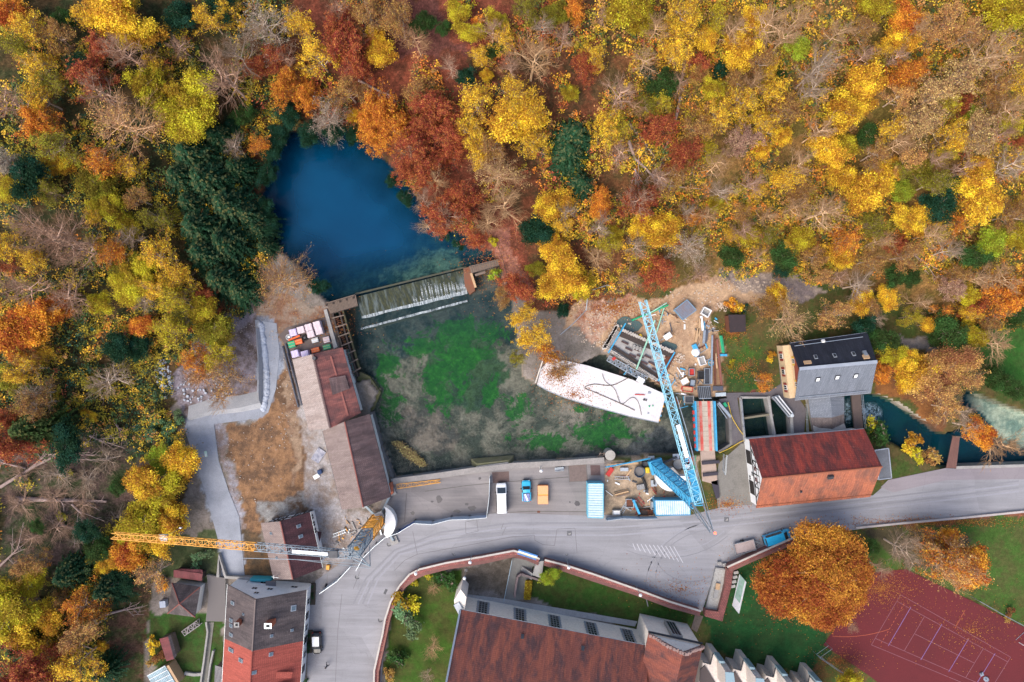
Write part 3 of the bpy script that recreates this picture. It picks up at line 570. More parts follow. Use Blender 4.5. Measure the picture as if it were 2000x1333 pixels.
# kind colour x y radius, in photo pixels of the middle of the crown
TREES = """
Lo 20 25 38;Sy 70 60 48;Lm 122 36 24;Ly 215 25 45;Ly 260 66 42;Ly 245 8 26;Sy 165 35 32;Bp 240 100 55;Ld 150 125 24;Sg 40 90 42;Sy 76 130 40;Sb 112 72 42;Er 200 92 36;Sg 100 165 36;Sy 78 192 40;Er 180 152 44;Bp 186 172 44;Eo 72 240 40;Bp 18 200 45;La 284 165 38;Sy 300 128 30;Hn 236 242 82;Ga 370 210 62;Sy 335 178 28;Ld 350 28 34;Sy 410 40 36;Sy 445 20 30;Bp 432 150 66;Cd 372 300 50;Cd 402 350 56;Cd 446 400 54;Cd 386 442 52;Cd 440 470 52;Cd 484 420 42;Cd 430 545 48;Cd 470 566 42;Cd 398 496 50;Cd 350 345 42;Cd 504 445 34;Cd 424 270 40;Cd 462 330 40;Cd 516 482 26;Cd 372 395 40
Sg 110 290 50;Ly 112 322 26;Ld 50 342 42;Sw 15 320 36;La 20 372 32;Sg 90 372 32;So 200 318 44;Lg 190 360 36;La 215 402 34;La 185 412 22;Sy 250 330 32;Sy 190 422 26;Sb 268 390 32;Bp 62 440 52;Bp 108 462 70;Bp 146 488 58;So 225 490 40;Bw 252 464 36;La 246 440 28;Sg 310 430 38;Sy 312 500 46;Sy 350 540 42;Sa 338 580 42;Ga 260 550 44;Bw 280 586 32;La 193 592 24;Lg 250 520 30;Bp 40 560 56;Bp 130 580 54;Sy 10 480 42;Sy 62 502 36;Sr 18 520 26;Lo 18 650 46;Lo 62 628 44;Lo 102 610 34;Lo 120 578 16
Lo 275 636 26;Ld 230 678 32;Ld 270 676 26;Bw 210 740 48;Sg 186 752 26;Sy 50 722 42;So 40 700 30;Sb 62 702 32;Lg 20 742 30;Sy 90 690 26;Sb 70 790 46;Bw 62 770 42;Cm 62 838 58;Er 10 870 50;Er 14 820 24;Ld 130 872 38;Ly 175 812 14;Ly 352 902 36;Lk 310 898 28;Ly 280 944 40;La 316 962 40;Lm 231 950 22;La 276 1023 42;Ly 328 1012 40;Lo 302 994 20;La 250 1042 30;Ly 302 1050 36;Lo 245 1082 38;Ly 222 1094 26;Ly 206 1106 22;So 386 706 42;La 395 605 32;Er 402 575 22;Lg 418 650 36;Sa 430 700 40;Sa 330 640 40;Sg 360 625 30;Er 424 606 10;Tb 440 742 48;Bn 384 740 40;Bb 430 775 34;Sy 310 566 40
La 20 1200 48;Ly 30 1242 42;La 10 1152 32;Ly 82 1206 36;So 160 1186 44;Cd 130 1122 40;Cd 210 1150 44;Ld 226 1136 30;Sb 58 1106 36;La 60 1136 28;Cm 42 1262 42;Sn 160 1240 48;Sy 150 1292 52;Cd 202 1312 34;Ly 200 1262 12;Er 50 1312 60;Er 100 1322 34;Lg 62 1288 20;Sy 86 1266 32;Tn 300 1122 40;Uo 312 1142 16;Uy 295 1262 16;Ub 304 1288 16;Sb 110 1180 28;Lm 190 1075 26;Vp 60 1050 42;Vp 112 1030 50;Vw 172 940 44;Vp 40 985 46;Lm 70 1030 16;Vw 225 1010 34;Vw 110 930 50;Vp 160 985 40;Vw 205 895 40;Vp 40 930 34;Vw 150 1060 36;Vp 100 975 44;Ua 125 930 12;Ua 115 1010 12;Ld 165 1040 26
Hw 520 50 66;Sy 588 46 38;Sy 620 110 46;Er 680 92 48;Er 700 132 36;Er 664 55 40;Ly 735 78 24;Ly 744 108 32;Sb 720 30 46;Sb 780 40 48;Eo 560 168 40;Eo 602 186 32;Er 540 112 36;Bw 460 100 46;Sb 680 178 40;Hw 640 232 54;Eo 742 214 46;Eo 768 250 44;Eo 728 266 38;Eo 720 230 30;Ly 690 226 14;So 512 285 30;Lm 475 226 22;Ld 560 222 26;Un 576 240 14;Bw 456 286 32;Ld 428 12 30;Er 500 130 30;Ld 452 242 18;Ld 536 262 18
Bb 812 76 36;Lm 825 46 24;Lm 866 56 16;La 893 20 24;La 915 60 26;Lo 930 46 15;La 970 42 24;Sy 986 76 32;Lm 966 96 18;Sg 1030 20 32;Bw 1062 52 30;Lg 1086 26 26;Bt 1040 112 58;Sb 815 178 36;Er 850 212 44;Er 880 262 40;Er 830 244 40;Er 812 292 44;Sy 930 200 48;Sy 922 262 44;Sy 1002 190 48;Ly 1012 232 50;Sy 1042 220 46;Sy 1042 280 42;Sb 962 292 42;Ld 910 150 22;Sy 940 112 26;Ly 950 146 13;Er 840 332 40;Bt 848 352 36;Er 868 420 46;Er 902 392 40;Bp 800 300 34;Sy 940 302 32;Ht 972 342 60;Bt 984 402 56;Bt 950 432 40;Bp 868 425 44;Er 884 300 30
Cd 1122 268 52;Cd 1112 300 46;Cd 1134 362 36;Ld 1050 452 36;Ly 1078 402 36;Bw 1106 412 32;Sy 1100 440 26;Ly 1094 512 38;Ly 1118 546 36;Ly 1082 560 32;La 1138 562 26;Ly 1075 480 26;Lg 1046 526 17;Er 930 470 26;Ua 962 470 12;Uk 966 536 14;Er 1008 558 36;Sy 1188 250 46;Eo 1174 390 28;Lo 1172 412 20;Er 1245 392 42;Bp 1245 390 44;Ly 1252 440 26;Ly 1294 446 38;Bw 1170 440 36;La 1200 456 18;Bw 1246 482 32;Bt 1165 502 36;Hw 1345 482 52;So 1350 426 26;Bw 1342 412 30;La 1460 456 26;Sy 1430 460 20;Lm 1430 502 26;Bt 1480 502 26;La 1400 396 18;Bw 1410 372 36;Bt 1400 322 42;Bp 1470 356 36;Er 1285 532 36;Bp 1230 545 36;Bp 1368 540 38;Ub 1300 520 18;Sa 1190 480 30
Eo 1125 14 28;La 1225 16 46;La 1255 36 30;Bt 1280 52 36;Sy 1160 112 32;Er 1140 130 30;Bp 1208 182 46;Bn 1240 210 28;La 1115 180 18;Sa 1196 255 42;Lm 1300 165 32;Sa 1290 202 32;Sy 1320 100 42;Sy 1340 60 40;Lb 1360 132 26;Er 1290 250 40;Sg 1262 205 28;Ld 1268 140 18;Er 1340 300 40;Sb 1320 340 36
Sy 1330 30 44;Ly 1380 76 24;Sa 1400 38 32;Ly 1450 90 38;Ly 1478 36 30;Bt 1432 56 40;Bt 1500 42 48;Bt 1560 40 44;Bt 1532 72 38;Sb 1480 122 36;Lk 1556 86 26;Ld 1410 132 20;La 1394 176 24;Sb 1440 166 32;Er 1365 126 28;Sy 1448 202 44;Sy 1510 182 42;Sy 1490 242 40;Ly 1530 265 22;Ly 1490 292 20;Sb 1532 216 44;Bw 1602 130 56;Bw 1592 170 44;Sy 1500 142 30;Lm 1525 150 15;Ly 1650 218 40;Ep 1452 275 36;Ly 1620 292 34;La 1652 282 28;Bt 1600 256 38;Sb 1360 256 40;Sy 1400 230 40;Ly 1440 110 30;Sa 1385 300 30
Ly 1690 160 42;Ly 1680 200 34;Lo 1770 30 34;Ly 1760 70 34;Sy 1722 100 26;Sn 1850 42 42;Sn 1890 66 42;Sn 1810 66 32;La 1968 20 44;La 1995 36 26;Bt 1936 110 60;St 1870 150 56;St 1822 190 46;Eo 1770 146 40;So 1792 132 26;Er 1880 202 24;Lk 1900 222 18;Sa 1850 202 32;Sy 1742 250 36;Lm 1692 268 24;St 1800 242 48;Sy 1862 270 40;St 1905 260 48;Er 1994 276 14;Bt 1970 212 40;La 1970 242 24;Sy 1984 165 40;Sb 1945 165 40;La 1700 12 34;Sb 1684 56 34;Sn 1755 190 34;Sa 1740 20 26;Sb 1710 300 34;Sn 1780 310 34
Ly 1652 346 32;Ly 1692 380 44;Ly 1722 350 32;Ly 1748 330 20;Ly 1772 430 30;Ly 1816 416 28;Ly 1910 352 42;Ly 1920 396 42;Bw 1980 322 42;Lk 1760 372 24;Sg 1822 360 40;Ld 1832 402 34;Lg 1800 322 28;Sa 1842 302 26;Bt 1612 412 52;So 1650 470 40;Ly 1645 502 28;Bt 1722 472 32;Bt 1822 456 36;Bw 1856 492 32;Lk 1940 472 30;Lm 1902 502 30;La 1990 462 26;Bt 1960 545 46;Bt 1915 545 38;Sb 1870 540 30;Ly 1735 582 22;Ly 1685 586 26;Bw 1680 558 42;Lm 1752 540 26;Lm 1780 545 20;Ep 1862 562 30;La 1892 576 22;La 1865 540 14;Eo 1960 582 42;Eo 1992 580 30;Sg 1700 440 36;So 1872 436 20;Sb 1770 500 36;Sb 1700 510 34;Sb 1975 420 36;Sy 1995 400 26;Sg 1760 330 28;Lm 1870 360 24;Er 1760 480 22;Sb 1940 200 30
Bt 1562 322 40;Sy 1530 352 40;Sy 1482 372 22;Bt 1556 402 38;Sb 1560 380 34;La 1566 466 28;Lm 1530 500 28;Sy 1535 480 20;Sb 1592 502 30;Ld 1530 522 20;Sn 1605 540 26;Sg 1500 460 24;Sb 1450 420 26
Ht 1540 622 56;Ly 1520 576 24;Sb 1500 602 32;Uy 1444 602 15;Uo 1432 596 16;Ud 1452 606 12;Sn 1626 612 38;Ld 1690 642 26;Bw 1712 622 26;Lm 1722 668 30;La 1742 692 28;Ly 1762 738 16;Eo 1722 728 24;Uy 1507 697 11;So 1490 745 24;Ua 1430 712 8;Ly 1775 702 24;Ly 1768 745 20;Ly 1790 726 36;Gn 1850 720 52;Sn 1886 736 40;Sn 1832 766 40;Ly 1812 636 18;Lm 1860 652 34;La 1902 652 26;Lm 1826 662 18;Bt 1950 672 42;Lm 1942 732 22;Lm 1962 748 22;Lm 1984 766 20;Bw 1872 802 36;Bw 1892 832 30;Lo 1916 846 30;Bt 1962 872 42;Sn 1852 796 32;Uy 1784 866 22;Um 1722 846 28;Ua 1790 886 20;Ub 1824 892 22;Ua 1705 830 16;Sb 1940 620 34;Sa 1780 620 26;Er 1900 600 26;Lm 1985 620 24;Sy 1890 612 26;So 1840 610 22;Sb 1700 600 26
Xx 1603 1133 102;Hn 1862 1100 74;Ln 1884 1108 44;So 1860 1092 60;Lo 1846 1064 30;Lo 1896 1112 40;Bw 1770 1076 48;Bp 1722 1112 26;Bp 1664 1226 16;La 1664 1334 24;Ub 1974 1202 12;Sb 1812 1070 36;Lm 1706 1070 16
Ua 790 1180 26;Um 862 1132 22;Um 880 1142 20;Bt 846 1152 17;Us 796 1216 30;Bt 845 1268 24;Um 776 1290 22;Ub 760 1322 16;Bw 832 1324 18;Ua 808 1138 10;Ua 836 1126 11;Lk 1073 1128 18;Un 506 396 15;Hb 548 552 72;Us 300 822 16;Us 325 840 18;Us 345 815 14;Us 290 852 16;Us 332 862 14;Us 395 1085 16;Us 380 1110 14;Bp 1100 70 34;Bp 1180 30 28;Bt 1262 120 36;Bp 1330 160 32;Bt 1470 160 34;Bt 1640 60 36;Bp 1750 110 30;Bt 1790 60 34;Bp 1880 330 34;Bt 1700 330 28;Bt 1760 280 34;Bp 1830 310 30;Bp 1450 450 34;Bt 1500 420 30;Bp 1290 350 34;Bp 1640 540 30;Bt 1800 590 30;Bp 960 60 34;Bp 1000 130 30;Bp 880 130 30;Bp 660 20 34;Bp 350 90 32;Bp 560 120 34;Bp 1210 300 36;Bt 1380 420 30;Bp 1960 260 32;Bp 1690 110 30;Ld 622 560 18;Ld 530 298 24;Ld 521 340 22;Ld 545 272 22;Ld 516 402 20;Ld 524 442 18;Ld 602 262 24;Ld 652 257 22;Ld 690 266 18;Ld 766 352 16;Ld 792 388 16;Bp 828 392 34;Er 800 320 34;Bt 835 440 26;Ud 870 458 14;Ud 895 478 12
Sy 1040 662 42;Tb 1098 716 38;Sy 1020 620 32;So 1066 690 30;Sg 1010 700 20;Sb 985 580 26;Ld 1100 606 14;Ua 893 640 2
""".replace('\n', ';')
EXTRA = {'s': (.16, .26, .12)}
TREE_DATA = [t.split() for t in TREES.split(';') if t.strip()]
KIND_NAME = {'L': 'leafy_tree', 'G': 'leafy_tree', 'X': 'chestnut_tree', 'F': 'leafy_tree', 'U': 'shrub', 'E': 'fine_leaved_tree', 'B': 'bare_tree', 'H': 'spreading_tree', 'S': 'thinning_tree', 'V': 'brush_pile', 'T': 'thinning_tree', 'C': 'spruce_tree'}
KIND_TXT = {'L': 'leafy tree', 'G': 'large leafy tree', 'X': 'huge dense domed tree', 'F': 'broad leafy tree', 'U': 'shrub', 'E': 'fine leaved tree', 'B': 'bare twiggy tree', 'H': 'wide spreading tree', 'S': 'half bare tree', 'V': 'brush pile', 'T': 'nearly bare tree', 'C': 'spruce'}
def where(x, y):
    if y > 1140 and 740 < x < 900: return 'in the church garden lawn'
    if y > 1090 and 900 <= x < 1300: return 'by the church stairs'
    if y > 960 and x > 1400: return 'around the red sports court'
    if y > 800 and x > 1650: return 'on the bank by the footbridge'
    if y > 640 and x > 1690: return 'across the river from slate house'
    if y > 560 and 1400 < x <= 1690: return 'between dark shed and slate house'
    if 570 < y and 960 < x < 1130: return 'at the white deck inner end'
    for k, (x0, y0, x1, y1, s) in enumerate(ZONES):
        if x0 <= x < x1 and y0 <= y < y1: return s
    return 'among the trees round the valley'
ZONES = [(0,0,170,110,'in the top left corner'),(170,0,340,110,'along the left top edge'),(340,0,560,120,'at the top edge above the spruces'),(560,0,800,130,'at the top edge above the blue pond'),(800,0,1000,170,'beside the leaf strewn forest path'),(1000,0,1180,140,'at the top edge near the middle'),(1180,0,1400,120,'at the top right of middle'),(1400,0,1600,120,'by leaning trunks at the top'),(1600,0,1800,130,'at the top left of the shed roof'),(1800,0,2000,130,'in the top right corner'),
 (0,110,170,260,'on the left edge in the upper wood'),(170,110,340,270,'on the upper left slope'),(340,120,450,262,'above the dark spruce stand'),(450,120,560,320,'at the upper left pond shore'),(560,130,700,320,'just above the blue pond'),(700,130,800,320,'at the upper right pond shore'),(800,170,900,380,'on the red bank beside the pond'),(800,380,960,520,'right of the pond by the weir'),(900,170,1070,320,'on the gold slope right of the path'),(900,320,1010,520,'over the lane to the weir'),
 (1070,140,1180,400,'around the lone dark spruce'),(1180,120,1300,300,'by the fallen trunks on the upper slope'),(1300,120,1450,310,'upslope right of the fallen trunks'),(1450,120,1560,310,'amid the upper right slope'),(1560,120,1720,310,'around the big white limbed tree'),(1720,130,1860,310,'below the shed in the wood'),(1860,130,2000,310,'on the right edge in the upper wood'),
 (0,260,100,400,'on the left edge level with pond'),(100,260,300,380,'left of the spruce stand'),(300,262,545,600,'in the stand left of the pond'),(0,400,170,540,'around the big bare tree at left'),(170,380,300,540,'between bare tree and spruce stand'),(0,540,160,760,'on the left edge at mid height'),(160,540,300,760,'above the felled trunks at left'),(280,560,470,800,'above the gravel track'),(470,470,640,640,'beside the pallets left of the pond'),
 (0,760,200,1120,'among the felled trunks at left'),(200,800,420,1010,'left of the gravel track'),(180,1000,420,1120,'under the orange crane boom'),(0,1090,120,1230,'on the left edge above corner'),(100,1080,260,1240,'on the lower left slope'),(0,1230,120,1340,'in the bottom left corner'),(100,1230,260,1340,'at the bottom left of the garden'),(260,1080,440,1340,'in the garden of the hip roofed shed'),
 (1010,380,1160,600,'left of the blue crane tip'),(1150,380,1260,600,'above the blue crane tip'),(1260,300,1420,600,'above the building pit'),(1420,310,1500,520,'over the pit track at right'),(1500,310,1600,560,'above the gravel ford'),(1600,310,1720,450,'in the golden clump at right'),(1600,450,1720,640,'below the golden clump at right'),(1720,310,1860,460,'in the right wood level with pond'),(1860,310,2000,450,'on the right edge level with pond'),(1720,460,1860,640,'in the wood above slate house'),(1860,450,2000,640,'on the right edge above the river')]
ORD = ['leftmost', 'second from left', 'third from left', 'fourth from left', 'fifth from left', 'sixth from left', 'seventh from left', 'eighth from left', 'ninth from left', 'tenth from left', 'eleventh from left', 'twelfth from left', 'thirteenth from left', 'fourteenth from left', 'fifteenth from left']
CW['s'] = 'pale green'; COLS.update(EXTRA)
trng = np.random.default_rng(5); byplace = {}
GREYS = [(.33, .25, .19), (.38, .29, .22), (.29, .21, .15)]
for k, (kc, x, y, r) in enumerate(TREE_DATA):
    kind, ck = kc[0], kc[1]; x, y, r = float(x), float(y), float(r)
    if r < 3: continue
    pk = {'V': 'B'}.get(kind, kind); R0, H0, tme, cme, lme = PROTO[pk][int(trng.integers(len(PROTO[pk])))]
    zc = 6.0
    for _ in range(6):
        wx, wy = W(x, y, zc); s = r*(H-zc)/F/R0; Hs = s*H0*(.22 if kind == 'V' else 1)
        if kind not in 'UX' and r < 26: Hs *= 1.15
        if kind == 'B' and r > 28 and y < 520: Hs *= 1.25
        zg = hz(wx, wy); zc = zg+Hs*(.72 if kind != 'C' else .5)
    if kind == 'C':     # crown leans out of the picture centre: stand the trunk so that the middle of the cone sits at the pixel
        wx, wy = W(x, y, zg+Hs*.5)
    root = thing(KIND_NAME[kind], None, None, (wx, wy, zg-.15)); root.rotation_euler = (0, 0, 0.0 if kind == 'X' else float(trng.random()*6.28))
    an = 1.0 if kind == 'X' else .82+.36*float(trng.random()); root.scale = (s*an, s/an, Hs/H0)
    c = np.array(COLS[ck])*(.88+.24*trng.random()); c = tuple(float(v) for v in c)+(1,)
    gcol = np.array(GREYS[int(trng.integers(3))]); bark = (.16, .12, .09)
    if kind in 'BHV': bark = tuple(gcol*.55+np.array(COLS[ck])*.5)
    if kind in 'ST': bark = tuple(gcol*.85)
    if kind == 'V': bark = tuple(v*.62 for v in bark)
    if kind == 'E': bark = tuple(gcol*.45+np.array(COLS[ck])*.4)
    to = bpy.data.objects.new('trunk', tme); to.color = tuple(float(v) for v in bark)+(1,); co = bpy.data.objects.new('crown' if kind not in 'BHSTEV' else 'branches', cme); co.color = c if kind not in 'BHSTEV' else to.color
    kids = [to, co]
    if lme is not None and kind not in 'BV':
        lo = bpy.data.objects.new('foliage', lme); lo.color = c; kids.append(lo)
    for o in kids: COL.objects.link(o); o.parent = root
    look = f"{CW[ck]} {KIND_TXT[kind]}"; byplace.setdefault((look, where(x, y)), []).append((x, root, KIND_TXT[kind]))
for (look, place), L in byplace.items():
    L.sort(key=lambda t: t[0])
    for i, (x, o, kt) in enumerate(L):
        o['label'] = f"{look} {place}" if len(L) == 1 else f"{look} {place}, {ORD[i]}"
        o['category'] = 'shrub' if 'shrub' in kt else 'brush' if 'brush' in kt else 'tree'; o['group'] = f"{kt}s of the valley slopes"

# undergrowth: leaf sprays over the forest floor, too many to count
rng = np.random.default_rng(77)
mask = (~inside(GX, GY, npoly([(300,1500),(300,1130),(340,1040),(365,840),(320,790),(390,700),(470,620),(520,560),(540,262),(700,262),(900,480),(1050,600),(1180,575),(1420,545),(1560,545),(1700,620),(1850,640),(2600,650),(2600,1500)], 0))) & (np.abs(GX) < 95) & (np.abs(GY) < 66) & ~mp
iy, ix = np.nonzero(mask); sel = rng.integers(0, len(iy), 30000); cx, cy = GX[iy[sel], ix[sel]], GY[iy[sel], ix[sel]]
dens = lattice_noise(cx, cy, 6, 21)+.35*lattice_noise(cx, cy, 2.2, 22); ppx = PX[iy[sel], ix[sel]]; ppy = PY[iy[sel], ix[sel]]
thr = np.where((ppx > 560) & (ppx < 1060), .82, .5); thr = np.where(inside(ppx, ppy, np.array([(0,840),(190,830),(270,880),(235,1000),(190,1080),(0,1110)], float)), 1.0, thr); keep = dens > thr
lane = inside(ppx, ppy, np.array([(925,440),(990,440),(1060,600),(1000,600)], float)) | inside(ppx, ppy, np.array([(840,100),(1000,150),(990,180),(840,130)], float)) | inside(ppx, ppy, np.array([(850,180),(920,330),(950,430),(910,420),(860,300)], float))
keep &= ~lane & ~inside(ppx, ppy, np.array([(200,1175),(300,1100),(340,1150),(300,1340),(215,1340),(240,1250)], float))
cx, cy, ppx = cx[keep], cy[keep], ppx[keep]; n = len(cx); cz = hill(cx, cy)
hh = .25+3.2*rng.random(n)**2.2; per = 24
P = np.repeat(np.stack([cx, cy, cz+hh], 1), per, 0)+rng.normal(size=(n*per, 3))*np.repeat(.22+.34*rng.random(n), per)[:, None]*np.array([1, 1, .45])
pal = np.array([COLS[c] for c in 'gadmybmor']); wts_l = np.array([.24, .2, .17, .12, .1, .08, .05, .03, .01]); wts_r = np.array([.16, .2, .02, .05, .2, .17, .05, .13, .02]); wts_m = np.array([.1, .08, .05, .05, .05, .2, .04, .15, .28])
ci = np.where(ppx < 560, rng.choice(9, n, p=wts_l), np.where(ppx > 1100, rng.choice(9, n, p=wts_r), rng.choice(9, n, p=wts_m))); colr = np.repeat(pal[ci]*(.7+.5*rng.random((n, 1))), per, 0)
m, nt, b = nodes('undergrowth_leaves'); g = nt.nodes.new('ShaderNodeNewGeometry'); h2 = nt.nodes.new('ShaderNodeHueSaturation'); nt.links.new(at(nt, 'leaf_tone').outputs['Color'], h2.inputs['Color'])
r_ = nd(nt, 'ShaderNodeMapRange'); nt.links.new(g.outputs['Random Per Island'], r_.inputs['Value']); r_.inputs['To Min'].default_value = .6; r_.inputs['To Max'].default_value = 1.45; nt.links.new(r_.outputs[0], h2.inputs['Value']); nt.links.new(h2.outputs[0], b.inputs['Base Color']); b.inputs['Roughness'].default_value = .8
V = leaves(P, .16, rng, .5); me = quads_mesh('undergrowth', V, np.zeros(len(V)), m)
ca = me.attributes.new('leaf_tone', 'FLOAT_COLOR', 'POINT'); ca.data.foreach_set('color', np.repeat(np.concatenate([colr, np.ones((len(colr), 1))], 1), 4, 0).reshape(-1).astype(np.float32))
o = bpy.data.objects.new('undergrowth', me); COL.objects.link(o); tag(o, 'low brambles and saplings covering the forest floor', 'undergrowth', kind='stuff')

# fallen trunks
def log(pts, r, label, z=.35, col=(.2, .145, .125), twigs=8):
    P = []
    for (x, y) in pts:
        zz = 3.0
        for _ in range(5): wx, wy = W(x, y, zz); zz = hz(wx, wy)+z
        P.append(Vector((wx, wy, zz)))
    S = []; n = len(P)-1
    for i in range(n): S.append((*P[i], *P[i+1], r*(1-.6*i/n), r*(1-.6*(i+1)/n)))
    lr = np.random.default_rng(int(pts[0][0]*7+pts[0][1])); T = []
    for i in range(twigs):
        t = .35+.65*lr.random(); k = min(n-1, int(t*n)); p = P[k].lerp(P[k+1], t*n-k); d = (P[-1]-P[0]).normalized(); q = p+(d*.8+Vector(lr.normal(size=3))*.6)*(1.0+2.2*lr.random()); q.z = max(q.z, p.z-.1)
        T.append((*p, *q, r*.3, .03)); 
        for _ in range(3):
            q2 = p.lerp(q, .3+.7*lr.random()); T.append((*q2, *(q2+(d*.6+Vector(lr.normal(size=3))*.6)*.9), .035, .02))
    o = thing('fallen_trunk', label, 'fallen trunk', tuple(P[0]), 'fallen trunks in the wood')
    for nm, SS in (('trunk', S), ('branches', T)):
        if SS:
            SS = [tuple(np.array(s)-np.array([*P[0], *P[0], 0, 0])) for s in SS]; b_ = bpy.data.objects.new(nm, tubes_mesh(nm, SS, BARK, 6)); b_.color = col+(1,); COL.objects.link(b_); b_.parent = o
LOGS = [([(30,975),(120,977),(208,980)], .42, 'thick pinkish trunk lying level, longest at left'), ([(0,952),(60,915),(130,880),(245,842)], .26, 'long grey trunk lying slantwise up through brush'), ([(205,1201),(240,1192),(272,1187)], .24, 'smooth pale trunk lying on the clearing below the crane boom'), ([(175,851),(205,866)], .2, 'short stub trunk beside the long slanting trunk'), ([(220,820),(242,852)], .18, 'short trunk lying steeply beside the brush'), ([(0,1106),(22,1085),(40,1068)], .2, 'thin curved log on the left edge'), ([(95,888),(140,886),(185,890)], .2, 'pale trunk lying level above the brush'), ([(105,900),(140,893)], .16, 'broken short trunk under the pale level one'), ([(60,915),(85,893)], .22, 'pale split trunk end near left edge'), ([(110,1022),(150,1035),(190,1042)], .2, 'red brown trunk among the brush'), ([(140,985),(170,1015)], .18, 'grey leaning log below the thick pinkish trunk'), ([(50,915),(10,905),(0,902)], .18, 'white broken log on the left edge'),
 ([(1330,190),(1318,240),(1300,290),(1288,330)], .3, 'long reddish trunk lying down the upper slope'), ([(1226,240),(1246,262),(1250,292)], .34, 'curved dark trunk lying by the lone spruce'), ([(1228,275),(1240,310),(1262,330),(1280,350),(1300,362),(1345,368)], .26, 'long bent trunk lying along the slope foot'), ([(1240,330),(1245,345)], .2, 'short upright stump log below the curved trunk'), ([(1312,352),(1340,344),(1362,340)], .14, 'straight grey pole lying on bare soil'), ([(150,155),(180,170),(210,198)], .3, 'grey brown trunk lying on the upper left slope'), ([(700,157),(740,178),(772,190)], .24, 'grey trunk lying on rust leaves above the pond'), ([(1755,475),(1782,496),(1815,518)], .2, 'slim trunk lying in the right wood'), ([(1300,1200),(1300,1200.5)], .01, 'x')][:-1]
for pts, r, lb in LOGS: log(pts, r*1.1, lb)
# ------------------------------------------------------------------ buildings
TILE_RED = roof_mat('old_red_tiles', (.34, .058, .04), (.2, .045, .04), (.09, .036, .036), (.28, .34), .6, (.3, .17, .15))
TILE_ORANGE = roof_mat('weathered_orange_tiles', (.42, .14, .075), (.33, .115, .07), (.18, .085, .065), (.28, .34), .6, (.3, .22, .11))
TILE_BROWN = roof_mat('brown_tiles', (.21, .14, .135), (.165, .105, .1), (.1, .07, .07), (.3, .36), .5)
TILE_GREYBROWN = roof_mat('grey_brown_tiles', (.26, .205, .19), (.22, .17, .16), (.17, .13, .125), (.28, .34), .4)
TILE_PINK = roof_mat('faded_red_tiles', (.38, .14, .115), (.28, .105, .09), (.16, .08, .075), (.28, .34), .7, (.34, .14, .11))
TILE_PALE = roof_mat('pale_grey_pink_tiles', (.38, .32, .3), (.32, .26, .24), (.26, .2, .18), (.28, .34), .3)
TILE_DARK = roof_mat('dark_slate_tiles', (.125, .1, .1), (.095, .078, .08), (.06, .05, .054), (.26, .3), .6, (.2, .17, .16))
TILE_DARKW = roof_mat('weathered_grey_tiles', (.15, .125, .125), (.11, .09, .09), (.07, .06, .06), (.26, .3), .5, (.2, .17, .16))
TILE_NEW = roof_mat('new_orange_tiles', (.4, .095, .07), (.35, .082, .062), (.27, .065, .05), (.28, .34), .3)
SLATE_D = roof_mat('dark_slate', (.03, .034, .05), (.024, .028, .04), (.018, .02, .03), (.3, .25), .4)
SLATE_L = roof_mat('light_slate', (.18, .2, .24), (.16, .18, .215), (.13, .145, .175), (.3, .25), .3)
ABBEY = roof_mat('abbey_tiles', (.3, .092, .06), (.2, .068, .054), (.095, .05, .052), (.2, .3), .65, (.32, .12, .075))
TIN_RED = roof_mat('red_tin', (.2, .06, .065), (.15, .05, .055), None, (.35, 1), .3, None, .5, True)
TIN_GREY = roof_mat('grey_tin', (.2, .19, .2), (.17, .16, .17), None, (.5, 1), .3, None, .5, True)
TIN_BLUE = roof_mat('pale_sheet', (.3, .42, .48), (.26, .37, .43), None, (.9, 1), .3, None, .35, True)
CREAM = mat('cream_render', (.6, .45, .28), (.52, .39, .25), .5, .85); BRICKRED = mat('red_cladding', (.3, .07, .04), (.22, .05, .035), .6, .8)
ABWALL = mat('abbey_render', (.8, .72, .63), (.7, .63, .56), .35, .88, bmp=.2); CANON = mat('convent_render', (.6, .54, .5), (.52, .47, .44), .35, .88); LEAD = mat('lead_flashing', (.34, .37, .42), (.26, .29, .34), 1, .5, .3)
FRAME = mat('window_frame_white', (.7, .7, .7), None, 2, .5); SHUT = mat('yellow_shutter', (.6, .38, .05), None, 2, .6); SHUTR = mat('red_shutter', (.25, .04, .03), None, 2, .6)
TIMBER = mat('black_timber', (.025, .022, .022), None, 2, .8); CHIM = mat('chimney_brick', (.42, .13, .07), (.3, .1, .06), 2, .85)

def poly_n(P):
    n = Vector((0, 0, 0))
    for i in range(len(P)): n += P[i].cross(P[(i+1) % len(P)])
    return n.normalized()
def roof_face(mb, e0, e1, r1, r0, th=.2, m=0):
    """one roof slope as a thin slab: eave e0-e1, ridge r0-r1 (any of them may coincide)"""
    P = [Vector(p) for p in (e0, e1, r1, r0)]; Q = []
    for p in P:
        if not Q or (p-Q[-1]).length > 1e-4: Q.append(p)
    if (Q[0]-Q[-1]).length < 1e-4: Q.pop()
    n = poly_n(Q)
    if n.z < 0: Q = Q[::-1]; n = -n
    u = (P[1]-P[0]).normalized(); v = n.cross(u).normalized()
    uv = [((p-P[0]).dot(u), (p-P[0]).dot(v)) for p in Q]
    mb.face(Q, m, uv); lo = [p-Vector((0, 0, th)) for p in Q]; k = len(Q)
    mb.face(lo[::-1], m, uv[::-1])
    for i in range(k): mb.face([lo[i], lo[(i+1) % k], Q[(i+1) % k], Q[i]], m, [uv[i], uv[(i+1) % k], uv[(i+1) % k], uv[i]])
    return Q[0], n
